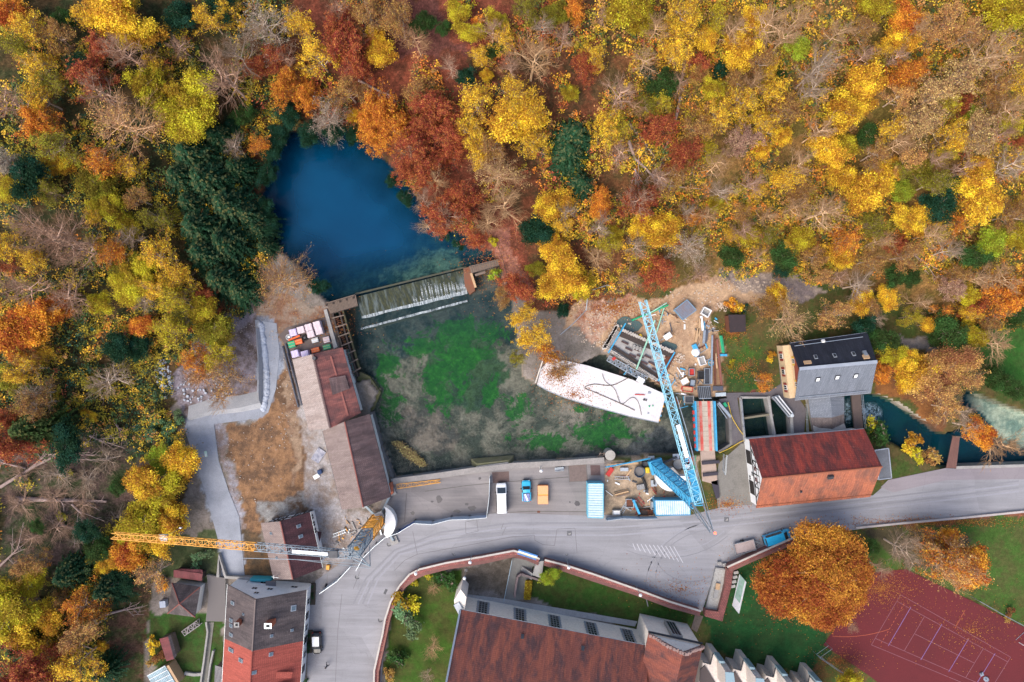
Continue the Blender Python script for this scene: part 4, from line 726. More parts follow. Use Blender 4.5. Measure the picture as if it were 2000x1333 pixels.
def lay(root, name, px, plane, size, mats, up=.12, u=None, label=None, z=None):
    """a box lying on a roof or wall plane at a photo pixel; returns the object"""
    p, n = plane; c = ray_plane(px[0], px[1], p, n); n = n.normalized()
    u = Vector(u) if u is not None else Vector((0, 0, 1)).cross(n); u = (u-n*u.dot(n)).normalized(); v = n.cross(u)
    mb = MB(); mb.obb(c+n*up/2, u, v, n, size[0], size[1], up); return mb.build(name, mats, root), c, u, v, n
def skylight(root, px, plane, size, u, glass=GLASSB, fr=LEAD):
    o, c, u, v, n = lay(root, 'skylight', px, plane, size, fr, .14, u)
    mb = MB(); mb.obb(c+n*.155, u, v, n, size[0]*.72, size[1]*.74, .03); mb.build('pane', glass, o); return o
def gable(root, E0, E1, R0, R1, F0, F1, wallm, zb, inset=.35, th=.22, gable_mat=None, wz=None):
    """walls under two slopes: eaves E0-E1 and F0-F1, ridge R0-R1"""
    c = (E0+E1+F0+F1)/4; ax = (E1-E0).normalized(); ax.z = 0; sd = (F0-E0); sd.z = 0; sd = (sd-ax*sd.dot(ax)).normalized()
    def ins(p, k): return Vector((p.x, p.y, p.z))+ax*(inset if k == 0 else -inset)
    A0, A1, B0, B1 = ins(E0, 0)+sd*inset, ins(E1, 1)+sd*inset, ins(F0, 0)-sd*inset, ins(F1, 1)-sd*inset; T0, T1 = ins(R0, 0), ins(R1, 1)
    slope = lambda e, r: (r.z-e.z)/max(.1, math.hypot(r.x-e.x, r.y-e.y))
    for p, e, r in ((A0, E0, R0), (A1, E1, R1), (B0, F0, R0), (B1, F1, R1)): p.z = e.z+slope(e, r)*inset*.8-th-.05
    for t in (T0, T1): t.z -= th+.12
    g = lambda p: Vector((p.x, p.y, zb)); mb = MB()
    mb.face([g(A1), g(A0), A0, A1]); mb.face([g(B0), g(B1), B1, B0]); mb.face([g(A0), g(B0), B0, A0]); mb.face([g(B1), g(A1), A1, B1])
    mb.face([A0, B0, T0], 1); mb.face([B1, A1, T1], 1)
    o = mb.build('wall', [wallm, gable_mat or wallm], root)
    return dict(A0=A0, A1=A1, B0=B0, B1=B1, T0=T0, T1=T1, ax=ax, sd=sd, wall=o)
def wallwin(root, a, b, t, z, w_, h, name='window', frame=FRAME, glass=GLASS, proud=.06, sh=None):
    """window on the upright wall running from a to b (seen from outside a is left), t along it"""
    a, b = Vector(a), Vector(b); a.z = b.z = 0; d = (b-a); u = d.normalized(); n = Vector((u.y, -u.x, 0)); c = a+d*t+Vector((0, 0, z))
    mb = MB(); mb.obb(c+n*proud/2, u, n, (0, 0, 1), w_, proud, h); o = mb.build(name, frame, root)
    mb = MB()
    if glass is not None:
        mb.obb(c+n*(proud+.01), u, n, (0, 0, 1), w_*.78, .03, h*.8); mb.obb(c+n*(proud+.03), u, n, (0, 0, 1), .05, .02, h*.8, 1); mb.build('pane', [glass, frame], o)
    if sh:
        for s in (-1, 1): mb = MB(); mb.obb(c+u*s*(w_*.5+w_*.26)+n*.05, u, n, (0, 0, 1), w_*.46, .06, h); mb.build('shutter', sh, o)
    return o
def ridge_cap(root, R0, R1, material, r=.14):
    mb = MB(); mb.tube(R0+Vector((0, 0, .02)), R1+Vector((0, 0, .02)), r, r, 8); return mb.build('ridge_cap', material, root)
def gutter(root, a, b, material=STEEL, dz=-.12):
    mb = MB(); mb.bar(a+Vector((0, 0, dz)), b+Vector((0, 0, dz)), .14, .1); return mb.build('gutter', material, root)
def chimney(root, px, plane, size, h, body=CHIM, cap=WHITE):
    p, n = plane; c = ray_plane(px[0], px[1], p, n); mb = MB(); mb.box((c.x, c.y, c.z+h/2-.2), (size[0], size[1], h+.4)); o = mb.build('chimney', body, root)
    mb = MB(); mb.box((c.x, c.y, c.z+h+.04), (size[0]+.12, size[1]+.12, .08)); mb.box((c.x, c.y, c.z+h+.12), (size[0]*.5, size[1]*.5, .1), 0, 1); mb.build('chimney_cap', [cap, BLACK], o); return o

# --- red roofed half timbered mill
root = thing('timber_framed_mill', 'half timbered building with long rust streaked red tiled roof beside the street', 'mill', tuple(W3(1590, 915)))
E0, E1, R0, R1, F0, F1 = W3(1463, 858, 3.6), W3(1688, 838, 3.6), W3(1489, 935, 8.6), W3(1723, 912, 8.6), W3(1477, 993, 3.4), W3(1700, 971, 3.4)
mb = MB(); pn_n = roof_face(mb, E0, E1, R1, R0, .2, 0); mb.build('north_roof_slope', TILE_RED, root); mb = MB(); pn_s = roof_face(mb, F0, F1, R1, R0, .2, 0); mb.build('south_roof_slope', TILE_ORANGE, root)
ridge_cap(root, R0, R1, TILE_ORANGE); gutter(root, E0, E1, LEAD)
G = gable(root, E0, E1, R0, R1, F0, F1, WHITE, -.2, .3, .2); g0 = G
n = Vector((-1, .1, 0)); a, b_ = G['A0'], G['B0']
for t, z, ww, hh in ((.28, 1.5, 2.4, 2.3), (.75, 1.5, 2.4, 2.2)): wallwin(root, a, b_, t, z, ww, hh, 'barn_door', TIMBER, None, .05)
for t, z in ((.52, 2.6), (.6, 1.2)): wallwin(root, a, b_, t, z, .8, .9)
u = (b_-a); u.z = 0; L_ = u.length; u.normalize(); nn = Vector((u.y, -u.x, 0)); P_ = lambda t, z: Vector((a.x, a.y, 0))+u*L_*t+nn*.05+Vector((0, 0, z))
mb = MB()
for t0, z0, t1, z1 in ((.02, 3.2, .98, 3.2), (.22, 4.9, .78, 4.9), (.33, 6.0, .67, 6.0), (.3, 3.2, .3, 5.4), (.5, 3.2, .5, 7.8), (.7, 3.2, .7, 5.4), (.12, 3.2, .22, 4.6), (.88, 3.2, .78, 4.6), (.3, 3.2, .4, 4.9), (.7, 3.2, .6, 4.9), (.4, 4.9, .4, 6.8), (.6, 4.9, .6, 6.8)): mb.bar(P_(t0, z0), P_(t1, z1), .16, .1)
mb.build('timber_framing', TIMBER, root)
for t in (.42, .58): wallwin(root, a, b_, t, 4.05, .7, .9, 'window', SHUTR, GLASS)
lay(root, 'roof_vent', (1621, 930), pn_s, (.9, .7), DARKST, .45, R1-R0); lay(root, 'roof_vent', (1564, 959), pn_s, (.3, .3), DARKST, .35, R1-R0)
for i in range(34):
    t = (i+.5)/34; mbx = F0.lerp(F1, t).lerp(R0.lerp(R1, t), .07) if i == 0 else None
mb = MB()
for i in range(40):
    c = F0.lerp(F1, (i+.5)/40).lerp(R0.lerp(R1, (i+.5)/40), .08); mb.box((c.x, c.y, c.z+.1), (.32, .12, .14), .05)
mb.bar(F0.lerp(R0, .08)+Vector((0, 0, .04)), F1.lerp(R1, .08)+Vector((0, 0, .04)), .08, .1); mb.build('snow_guard', TILE_ORANGE, root)

# --- grey slate house on the river
root = thing('slate_house', 'tall house with dark slate roof, pale slate front slope and cream gable', 'house', tuple(W3(1620, 715)))
E0, E1, R0, R1, F0, F1 = W3(1543, 671, 4.4), W3(1694, 650, 4.4), W3(1561, 722, 8.2), W3(1713, 708, 8.2), W3(1553, 782, 3.2), W3(1701, 768, 3.2)
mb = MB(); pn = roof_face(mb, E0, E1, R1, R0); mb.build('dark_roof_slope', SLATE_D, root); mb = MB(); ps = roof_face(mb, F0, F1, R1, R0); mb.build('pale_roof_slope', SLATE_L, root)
mb = MB(); mb.bar(R0+Vector((0, .1, .08)), R1+Vector((0, .1, .08)), .55, .1); mb.build('ridge_cap', LEAD, root)
gutter(root, F0, F1, LEAD); gutter(root, E0, E1, LEAD)
for f_, e_, r_, pl in ((F0, F1, (R0, R1), .09), (E0, E1, (R0, R1), .12)):
    mb = MB(); p0 = f_.lerp(r_[0], pl).lerp(e_.lerp(r_[1], pl), .04); p1 = f_.lerp(r_[0], pl).lerp(e_.lerp(r_[1], pl), .92); mb.bar(p0+Vector((0, 0, .16)), p1+Vector((0, 0, .16)), .1, .16); mb.build('snow_rail', STEEL, root)
G = gable(root, E0, E1, R0, R1, F0, F1, CREAM, -2.6, .35, .2, BRICKRED); a, b_ = G['A0'].copy(), G['B0'].copy()
mb = MB(); a0 = Vector((a.x, a.y, 0)); b0 = Vector((b_.x, b_.y, 0)); u = (b0-a0).normalized(); nn = Vector((u.y, -u.x, 0))
mb.prism([(p.x, p.y) for p in (a0+nn*.0, a0+nn*1.0, b0+nn*1.0, b0)], -.4, 2.7, 0); mb.build('porch_wall', CREAM, root)
for t in (.2, .5, .8): wallwin(root, a0+nn*1.0, b0+nn*1.0, t, 1.5, .85, 1.3, 'window', FRAME, GLASS, .06, SHUTR)
for t, z in ((.3, 4.0), (.74, 4.0)): wallwin(root, a0, b0, t, z, .8, 1.1, 'window', FRAME, GLASS, .08, SHUT)
for px in ((1593, 698), (1630, 695), (1667, 692)): skylight(root, px, pn, (.55, .8), R1-R0, GLASS)
WPANE = glass_mat('bright_sky_glass', (.75, .78, .8), .2)
for px in ((1597, 741), (1635, 737), (1671, 734)): skylight(root, px, ps, (.75, 1.0), R1-R0, WPANE, DARKST)
for px, sz in (((1577, 709), (1.2, .6)), ((1691, 698), (1.0, .8))): lay(root, 'roof_hatch', px, pn, sz, WOODL, .25, R1-R0)
lay(root, 'roof_vent', (1607, 668), pn, (.5, .4), WHITE, .4, R1-R0); lay(root, 'roof_ladder', (1689, 692), pn, (.6, 1.0), STEEL, .35, R1-R0)
# --- turbine annex
root = thing('turbine_annex', 'low grey slate annex between slate house and red roofed mill', 'annex', tuple(W3(1615, 810)))
P = {k: W3(x, y, z) for k, x, y, z in (('a', 1579, 780, 1.4), ('b', 1622, 776, 2.4), ('c', 1649, 775, 1.4), ('d', 1649, 809, 1.4), ('e', 1625, 816, 2.4), ('f', 1584, 816, 1.4), ('g', 1588, 845, .3), ('h', 1626, 842, .8), ('i', 1649, 838, .3))}
mb = MB(); roof_face(mb, P['a'], P['f'], P['e'], P['b'], .15); roof_face(mb, P['c'], P['d'], P['e'], P['b'], .15); mb.build('upper_roof', SLATE_L, root)
mb = MB(); roof_face(mb, P['g'], P['h'], P['e'], P['f'], .15); roof_face(mb, P['h'], P['i'], P['d'], P['e'], .15); mb.build('lower_roof', TILE_DARKW, root)
mb = MB(); mb.prism([(P[k].x, P[k].y) for k in 'acdihg'], -3, [1.1, 1.1, 1.1, .05, .5, .05]); mb.build('wall', CONC, root)

# --- old mill, two roofs
root = thing('hammer_mill_hall', 'old mill hall with one faded red and one pale grey roof slope', 'mill', tuple(W3(640, 760)))
E0, E1, R0, R1, F0, F1 = W3(571, 703, 3.6), W3(603, 841, 3.6), W3(610.5, 692, 6.3), W3(645, 837, 6.3), W3(669, 679, 3.2), W3(705, 807, 3.2)
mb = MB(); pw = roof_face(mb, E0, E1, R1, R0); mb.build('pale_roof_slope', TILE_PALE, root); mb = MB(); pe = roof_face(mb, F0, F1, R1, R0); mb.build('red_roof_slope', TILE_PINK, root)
mb = MB()
for i in range(44):
    c = R0.lerp(R1, (i+.5)/44); mb.obb(c+Vector((0, 0, .05)), R1-R0, (1, 0, 0), (0, 0, 1), .24, .32, .16)
mb.build('ridge_cap', TILE_BROWN, root)
gable(root, E0, E1, R0, R1, F0, F1, PLASTER, -2.2, .35)
q = [ray_plane(x, y, *pe) for x, y in ((643, 739), (676, 733), (684, 759), (650, 772))]; mb = MB(); up = Vector((0, 0, .55)); roof_face(mb, q[0]+up*.4, q[1]+up, q[2]+up, q[3]+up*.4, .5); mb.build('raised_roof_panel', TILE_BROWN, root)
mb = MB(); mb.tube(ray_plane(616, 700, *pe), ray_plane(616, 700, *pe)+Vector((0, 0, .9)), .35, .3, 10); mb.build('roof_vent', DARKST, root)
mb = MB(); mb.bar(ray_plane(646, 696, *pe)+Vector((0, 0, .03)), ray_plane(680, 812, *pe)+Vector((0, 0, .03)), .28, .06); mb.build('roof_seam', TILE_PINK, root)
root = thing('mill_barn', 'long mill barn with grey brown left and dark brown right roof slope', 'barn', tuple(W3(695, 905)))
E0, E1, R0, R1, F0, F1 = W3(630, 842, 3.6), W3(668, 996, 3.6), W3(673, 824, 6.6), W3(709.5, 991, 6.6), W3(722, 809, 3.4), W3(763.5, 971, 3.4)
mb = MB(); roof_face(mb, E0, E1, R1, R0); mb.build('grey_roof_slope', TILE_GREYBROWN, root); mb = MB(); roof_face(mb, F0, F1, R1, R0); mb.build('brown_roof_slope', TILE_BROWN, root)  # tile tones paint the light: west slope paler, east slope darker
ridge_cap(root, R0, R1, TILE_PINK, .13); gable(root, E0, E1, R0, R1, F0, F1, PLASTER, -2.2, .35); gutter(root, E0, E1, DARKST); gutter(root, F0, F1, DARKST)

# --- half timbered house under the orange crane
root = thing('timber_framed_house', 'brown tiled house with white half timbered gable under the orange crane jib', 'house', tuple(W3(572, 1062)))
E0, E1, R0, R1, F0, F1 = W3(509, 1022, 3.6), W3(534, 1132.5, 3.6), W3(547.4, 1019, 7.6), W3(572, 1132, 7.6), W3(605, 1001, 3.9), W3(629.6, 1110, 3.9)
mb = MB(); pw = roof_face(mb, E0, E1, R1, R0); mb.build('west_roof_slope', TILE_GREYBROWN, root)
TILE_PLUM = roof_mat('plum_tiles', (.12, .05, .055), (.09, .04, .045), (.055, .03, .035), (.36, .45), .5); mb = MB(); pe = roof_face(mb, F0, F1, R1, R0); mb.build('east_roof_slope', TILE_PLUM, root)  # east tiles made darker than the west ones, shade painted into the tone
ridge_cap(root, R0, R1, TILE_PINK, .13); G = gable(root, E0, E1, R0, R1, F0, F1, WHITE, -.1, .5); gutter(root, F0, F1, STEEL)
mb = MB(); a, b_ = G['A0'], G['B0']; u = (b_-a); u.z = 0; L_ = u.length; u.normalize(); nn = Vector((u.y, -u.x, 0));  nn = nn if nn.y > 0 else -nn
P_ = lambda t, z: Vector((a.x, a.y, 0))+u*L_*t+nn*.05+Vector((0, 0, z))
for t0, z0, t1, z1 in ((.02, 1.9, .98, 1.9), (.05, 3.4, .95, 3.4), (.2, 0, .2, 3.4), (.4, 0, .4, 5.5), (.6, 0, .6, 5.5), (.8, 0, .8, 3.4), (.2, 1.9, .4, 3.4), (.8, 1.9, .6, 3.4), (.02, 0, .2, 1.9), (.98, 0, .8, 1.9)): mb.bar(P_(t0, z0), P_(t1, z1), .17, .1)
mb.build('timber_framing', WOODD, root)
for t in (.3, .7): wallwin(root, b_, a, t, 1.0, .8, .9)
a, b_ = G['B0'], G['B1']
for t, z in ((.08, 1.9), (.22, 1.9), (.36, 1.9), (.9, 1.9)): wallwin(root, b_, a, 1-t, z, 1.0, 1.3, 'window', FRAME, GLASS, .08)
for px, sz in (((583, 1028), (.55, .75)), ((587, 1048), (.55, .75))): skylight(root, px, pe, sz, R1-R0)
for px in ((530, 1042), (541, 1090)): skylight(root, px, pw, (.45, .55), R1-R0)
q = ray_plane(543, 1123, *pw); mb = MB(); mb.tube(q, q+Vector((0, 0, 1.4)), .04); mb.bar(q+Vector((-.6, .1, 1.3)), q+Vector((.6, -.1, 1.3)), .05); mb.bar(q+Vector((-.3, .3, 1.2)), q+Vector((-.3, -.3, 1.2)), .05); mb.build('aerial', STEEL, root)
mb = MB(); mb.box(tuple(W3(619, 1048, .9)), (1.3, 1.8, .12), -.2); mb.build('porch_roof', TILE_PLUM, root)

# --- white house with dark and orange roof
root = thing('white_house', 'white walled house, roof dark grey at the top and bright orange below', 'house', tuple(W3(520, 1235)))
E0, E1, R0, R1, F0, F1 = W3(444, 1142, 4.4), W3(433, 1345, 4.4), W3(499, 1171, 9.4), W3(488, 1350, 9.4), W3(599, 1153, 4.0), W3(585, 1352, 4.0)
kw = (1272-1171)/(1350-1171)
Em, Rm, Fm = E0.lerp(E1, .52), R0.lerp(R1, .565), F0.lerp(F1, .5)
mb = MB(); pw = roof_face(mb, E0, Em, Rm, R0); pe = roof_face(mb, F0, Fm, Rm, R0); mb.build('dark_roof', TILE_DARK, root)
mb = MB(); roof_face(mb, Em, E1, R1, Rm); roof_face(mb, Fm, F1, R1, Rm); mb.build('orange_roof', TILE_NEW, root)
ridge_cap(root, R0, Rm, TILE_GREYBROWN, .14); ridge_cap(root, Rm, R1, TILE_NEW, .14); gutter(root, F0, F1, STEEL); gutter(root, E0, E1, STEEL)
G = gable(root, E0, E1, R0, R1, F0, F1, WHITE, -.2, .3); a, b_ = G['B0'], G['A0']
for t, z, ww, hh in ((.18, 2.4, 1.3, .8), (.46, 4.2, 1.1, .9), (.66, 4.4, 1.0, .9), (.58, 6.3, .9, .8), (.62, 1.6, 1.2, 1.0)): wallwin(root, a, b_, t, z, ww, hh)
for i, t in enumerate((.15, .3, .42, .55, .7, .85)): wallwin(root, G['B1'], G['B0'], 1-t, 1.6, 1.2, 1.4, 'window', (FRAME, WOODD)[i % 2], GLASS, .08)
for px, sz in (((455, 1178), (.6, 1.0)), ((452, 1212), (.6, .9)), ((452, 1222), (.6, .9)), ((452, 1240), (.6, 1.0)), ((452, 1270), (.65, 1.4)), ((471, 1290), (.65, 1.1)), ((476, 1200), (.3, .5))): skylight(root, px, pw, sz, R1-R0)
for px, sz in (((573, 1188), (1.0, .9)), ((530, 1242), (.5, .5)), ((570, 1231), (.45, .5)), ((529, 1278), (.65, .7)), ((495, 1314), (.6, .9))): skylight(root, px, pe, sz, R1-R0)
chimney(root, (470, 1213), pw, (.7, .7), 1.6, CHIM, CONC); chimney(root, (531, 1214), pe, (1.1, .8), 1.8, CHIM, MATS['galvanised_steel'])
dm = []
for y0, y1 in ((1286, 1289), (1308, 1312)):
    q = [ray_plane(x, y, *pe) for x, y in ((540, y0+26), (575, y0+22), (572, y0+34), (538, y1+36))]
    mb = MB(); up = Vector((0, 0, .9)); roof_face(mb, q[0]+Vector((0, 0, .1)), q[3]+Vector((0, 0, .1)), q[2]+up, q[1]+up, .15); mb.build('dormer_roof', TILE_NEW, root)
mb = MB(); mb.box(tuple(W3(529, 1142, 2.6)), (1.8, 1.2, .12)); mb.build('porch_roof', TIN_GREY, root)
root = thing('lean_to', 'low grey ribbed metal roof against the orange roofed house', 'lean-to', tuple(W3(448, 1320)))
mb = MB(); roof_face(mb, W3(420, 1300, 2.6), W3(476, 1317, 3.2), W3(476, 1352, 3.2), W3(418, 1352, 2.6), .12); mb.build('roof', TIN_GREY, root); mb = MB(); mb.prism([W(x, y, 2.4) for x, y in ((422, 1303), (474, 1319), (474, 1350), (421, 1350))], -.1, 2.4); mb.build('wall', WOOD, root)

# --- sheds of the garden
def hip(root, C, apex, material, wallm, zb=-.1, cap=None):
    for i in range(4): mb = MB(); roof_face(mb, C[i], C[(i+1) % 4], apex, apex, .14); mb.build('roof_slope', material[i % len(material)], root)
    if cap:
        mb = MB(); [mb.tube(c, apex, .1, .1, 6) for c in C]; mb.build('hip_tiles', cap, root)
    c0 = sum(C, Vector((0, 0, 0)))/4; mb = MB(); mb.prism([((c0+(c-c0)*.9).x, (c0+(c-c0)*.9).y) for c in C], zb, C[0].z-.05); mb.build('wall', wallm, root)
root = thing('garden_house', 'small square house with dark hipped roof and red hip tiles', 'garden house', tuple(W3(360, 1172))); hip(root, [W3(336, 1139, 2.6), W3(391, 1147, 2.6), W3(381, 1206, 2.6), W3(327, 1199, 2.6)], W3(350.5, 1180, 5.0), [TILE_DARK, TILE_DARKW, TILE_DARKW, TILE_DARK], PLASTER, -.1, TILE_PINK)
root = thing('garden_shed', 'long shed with red ribbed tin roof above the hip roofed house', 'shed', tuple(W3(365, 1125)))
mb = MB(); roof_face(mb, W3(339, 1128, 2.2), W3(394, 1135, 2.2), W3(396, 1121, 2.8), W3(339, 1113.5, 2.8), .1); roof_face(mb, W3(355, 1111, 2.5), W3(395, 1113, 2.5), W3(396, 1120, 2.7), W3(342, 1113, 2.7), .1); mb.build('roof', TIN_RED, root); mb = MB(); mb.prism([W(x, y, 2) for x, y in ((342, 1115), (393, 1121), (392, 1133), (342, 1127))], -.1, 2.0); mb.build('wall', WOODD, root)
root = thing('garden_shed', 'small shed with wine red and grey roof slopes beside a lawn', 'shed', tuple(W3(328, 1266)))
mb = MB(); roof_face(mb, W3(311, 1248, 2.0), W3(325, 1292, 2.0), W3(340, 1288, 2.7), W3(328, 1244, 2.7), .1); mb.build('red_slope', TIN_RED, root); mb = MB(); roof_face(mb, W3(333, 1240, 2.1), W3(345, 1280, 2.1), W3(340, 1288, 2.7), W3(328, 1244, 2.7), .1); mb.build('grey_slope', TILE_GREYBROWN, root); mb = MB(); mb.prism([W(x, y, 1.8) for x, y in ((314, 1248), (332, 1243), (343, 1280), (327, 1289))], -.1, 1.9); mb.build('wall', WOOD, root)
root = thing('greenhouse', 'pale blue glazed greenhouse with white bars at the bottom edge', 'greenhouse', tuple(W3(315, 1325)))
Q = [W3(287, 1320, 2.4), W3(322, 1300, 2.4), W3(343, 1335, 2.4), W3(305, 1352, 2.4)]; mb = MB(); roof_face(mb, Q[0], Q[1], Q[2], Q[3], .08); mb.build('glazing', TIN_BLUE, root)
mb = MB(); [mb.bar(Q[0].lerp(Q[3], t)+Vector((0, 0, .05)), Q[1].lerp(Q[2], t)+Vector((0, 0, .05)), .09) for t in (.02, .25, .5, .75, .98)]; mb.build('glazing_bars', WHITE, root); mb = MB(); mb.prism([(q.x*.99, q.y) for q in Q], -.1, 2.3); mb.build('wall', WOODL, root)
root = thing('work_shed', 'dark flat shed with dead leaves on its roof beside the building site', 'shed', tuple(W3(1437, 633)))
mb = MB(); mb.prism([W(x, y, 2.4) for x, y in ((1423, 615), (1456, 615), (1457, 648), (1426, 650))], 2.2, 2.4); mb.build('roof', mat('tar_roof', (.045, .032, .035), (.03, .024, .026), 1, .9, spots=((.25, .1, .04), 1.6, .66)), root); mb = MB(); mb.prism([W(x, y, 2.3) for x, y in ((1423, 617), (1455, 617), (1456, 646), (1426, 648))], -.1, 2.2); mb.build('wall', mat('red_brown_boards', (.16, .06, .035), None, 2, .85), root)
root = thing('tool_shed', 'white and blue sheet metal shed roof in the upper right wood', 'shed', tuple(W3(1830, 72)))
zz = hz(*W(1830, 72, 24)); mb = MB(); roof_face(mb, W3(1818, 76, zz+2.4), W3(1838, 80, zz+2.4), W3(1841, 69, zz+3), W3(1822, 66, zz+3), .1); mb.build('roof', mat('pale_tin', (.65, .68, .75), (.4, .45, .55), 1, .5), root); mb = MB(); mb.prism([W(x, y, zz+2.4) for x, y in ((1820, 76), (1837, 79), (1839, 70), (1823, 67))], zz-.3, zz+2.3); mb.build('wall', WOOD, root)

# --- the church at the bottom edge
root = thing('abbey_church', 'large church with rust red roof, white walls and tall triple windows', 'church', tuple(W3(1080, 1260)))
ez = 7.4
E0, E1 = W3(899, 1191, ez), W3(1266, 1262, ez); sdir_ = Vector((E1.y-E0.y, -(E1.x-E0.x), 0)).normalized()
rise = lambda p, d, h: p+sdir_*d+Vector((0, 0, h))
R0, R1 = rise(E0, 10.5, 8.0), rise(E1, 10.5, 8.0)
mb = MB(); pn = roof_face(mb, E0, E1, R1, R0); F0, F1 = rise(E0, 21, 0), rise(E1, 21, 0); roof_face(mb, F0, F1, R1, R0); mb.build('nave_roof', ABBEY, root); ridge_cap(root, R0, R1, TILE_PINK)
G = gable(root, E0, E1, R0, R1, F0, F1, ABWALL, -1.2, .45); gutter(root, E0, E1, LEAD); a, b_ = G['A1'], G['A0']
mb = MB(); mb.bar(E0+Vector((0, 0, .12)), R0+Vector((0, 0, .12)), .3, .2); mb.build('verge', LEAD, root)
for px in ((1020, 1244), (1138, 1267)): lay(root, 'roof_vent', px, pn, (.5, .7), DARKST, .3, E1-E0)
wtop, wbot = 6.6, .9
for bx in (945, 1015, 1081, 1151, 1221):
    for _ in range(1):
        c = ray_plane(bx, 1172+(bx-945)*.2, a, Vector((-sdir_.x, -sdir_.y, 0))); t = (Vector((c.x, c.y, 0))-Vector((a.x, a.y, 0))).length/(Vector((b_.x, b_.y, 0))-Vector((a.x, a.y, 0))).length
    d = Vector((b_.x-a.x, b_.y-a.y, 0)); u = d.normalized(); n = -sdir_; c = Vector((a.x, a.y, 0))+d*t
    mb = MB(); mb.obb(c+n*.02+Vector((0, 0, 3.7)), u, n, (0, 0, 1), 1.75, .06, 5.4); rv = mb.build('window', CONC, root)
    for s in (-1, 0, 1): mb = MB(); mb.obb(c+u*s*.5+n*.07+Vector((0, 0, 3.7)), u, n, (0, 0, 1), .36, .06, 4.9); [mb.obb(c+u*s*.5+n*.11+Vector((0, 0, 1.7+k*.9)), u, n, (0, 0, 1), .36, .03, .07, 1) for k in range(5)]; mb.build('pane', [GLASS, CONC], rv)
    mb = MB(); [mb.obb(c+u*s*.95+n*.06+Vector((0, 0, 1.2+k*.5)), u, n, (0, 0, 1), .26+.14*(k % 2), .06, .25) for s in (-1, 1) for k in range(11)]; [mb.obb(c+u*s*.95+n*.05+Vector((0, 0, 3.7)), u, n, (0, 0, 1), .2, .05, 5.4) for s in (-1, 1)]; mb.obb(c+n*.05+Vector((0, 0, 6.45)), u, n, (0, 0, 1), 2.1, .06, .14); mb.build('quoins', LEAD, rv)
# buttressed corner at the west end
mb = MB(); mb.prism([W(x, y, 6) for x, y in ((908, 1191), (888, 1184), (887, 1172), (900, 1151), (911, 1166))], -1.2, 6.2); mb.build('corner_turret', ABWALL, root)
mb = MB(); mb.prism([W(x, y, 6.6) for x, y in ((886, 1183), (896, 1177), (904, 1192), (897, 1204))], 6.3, 6.5); mb.build('turret_roof', LEAD, root)
# east cross wing with its own gable
wz = 8.8; A0 = W3(1242, 1194, -.2); 
P0, P1, PK = W3(1267, 1237, wz), W3(1373, 1260, wz), W3(1346, 1284, 15.2)
PK0 = Vector(((P0.x+P1.x)/2, (P0.y+P1.y)/2, 13.6)); sd2 = Vector((P1.y-P0.y, -(P1.x-P0.x), 0)).normalized(); PKb = PK0+sd2*26; P0b, P1b = P0+sd2*26, P1+sd2*26
mb = MB(); roof_face(mb, P0, P0b, PKb, PK0); roof_face(mb, P1, P1b, PKb, PK0); mb.build('wing_roof', ABBEY, root)
G = gable(root, P0, P0b, PK0, PKb, P1, P1b, ABWALL, -1.2, .25, .22, mat('lichened_render', (.72, .69, .66), (.62, .59, .58), .6, .9, spots=((.07, .06, .06), 1.1, .64)))
mb = MB(); mb.bar(P0+Vector((0, .08, -.35)), P1+Vector((0, .08, -.35)), .3, .18); mb.build('cornice', DARKST, root)
c = P0.lerp(P1, .55); u = (P1-P0).normalized(); n = -sd2
mb = MB(); mb.obb(Vector((c.x, c.y, 5.0))+n*.0, u, n, (0, 0, 1), 1.9, .6, 5.6); rv = mb.build('window', CONC, root); mb = MB(); [mb.obb(Vector((c.x, c.y, 5.0))+n*.33+u*s*.5, u, n, (0, 0, 1), .36, .06, 5.0) for s in (-1, 0, 1)]; mb.build('pane', GLASS, rv)
mb = MB()
for (q0, q1) in ((P0, PK0), (P1, PK0)):
    for i in range(13): e = q0.lerp(q1, (i+.5)/13); mb.box((e.x+.2*math.sin(i*7), e.y-.2, e.z+.25), (.5, .45, .4+.2*math.sin(i*3)), i)
mb.build('gable_coping', mat('lichen_stone', (.3, .2, .18), (.14, .1, .1), 3, .9), root)
# zigzag canonry range at the right
root = thing('convent_range', 'stepped row of pale rendered bays with small blue tin roofs', 'building', tuple(W3(1480, 1320)))
for i, (ox, oy) in enumerate(((0, 0), (59.5, 12), (123, 25), (190, 39))):
    q = lambda L, z: [W(1340+ox+x/7.143, 1230+oy+y/7.143, z) for x, y in L]
    bo = MB().prism(q([(235, 455), (340, 485), (375, 337), (455, 350), (600, 545), (640, 900), (150, 900)], 4.2), -.4, 4.2).build('bay', CANON, root)
    MB().prism(q([(560, 600), (650, 606), (690, 900), (575, 900)], 9.6), 4.1, 9.6).build('tower_wall', CANON, bo)
    MB().prism(q([(545, 590), (662, 600), (705, 900), (560, 900)], 9.7), 9.62, 9.75).build('tin_roof', TIN_BLUE, bo)
    MB().prism(q([(462, 436), (540, 446), (540, 475), (465, 470)], 7.4), 4.1, 7.4).build('blue_cap', TIN_BLUE, bo)
    MB().prism(q([(200, 560), (262, 500), (420, 760), (440, 900), (180, 900)], 4.4), 4.15, 4.4).build('dark_roof', TILE_DARK, bo)
    mb = MB(); P = [Vector((*p, 4.3)) for p in q([(235, 455), (340, 485), (375, 337), (455, 350), (600, 545)], 4.3)]; [mb.bar(a, b, .14, .16) for a, b in zip(P, P[1:])]; mb.build('parapet_edge', DARKST, bo)
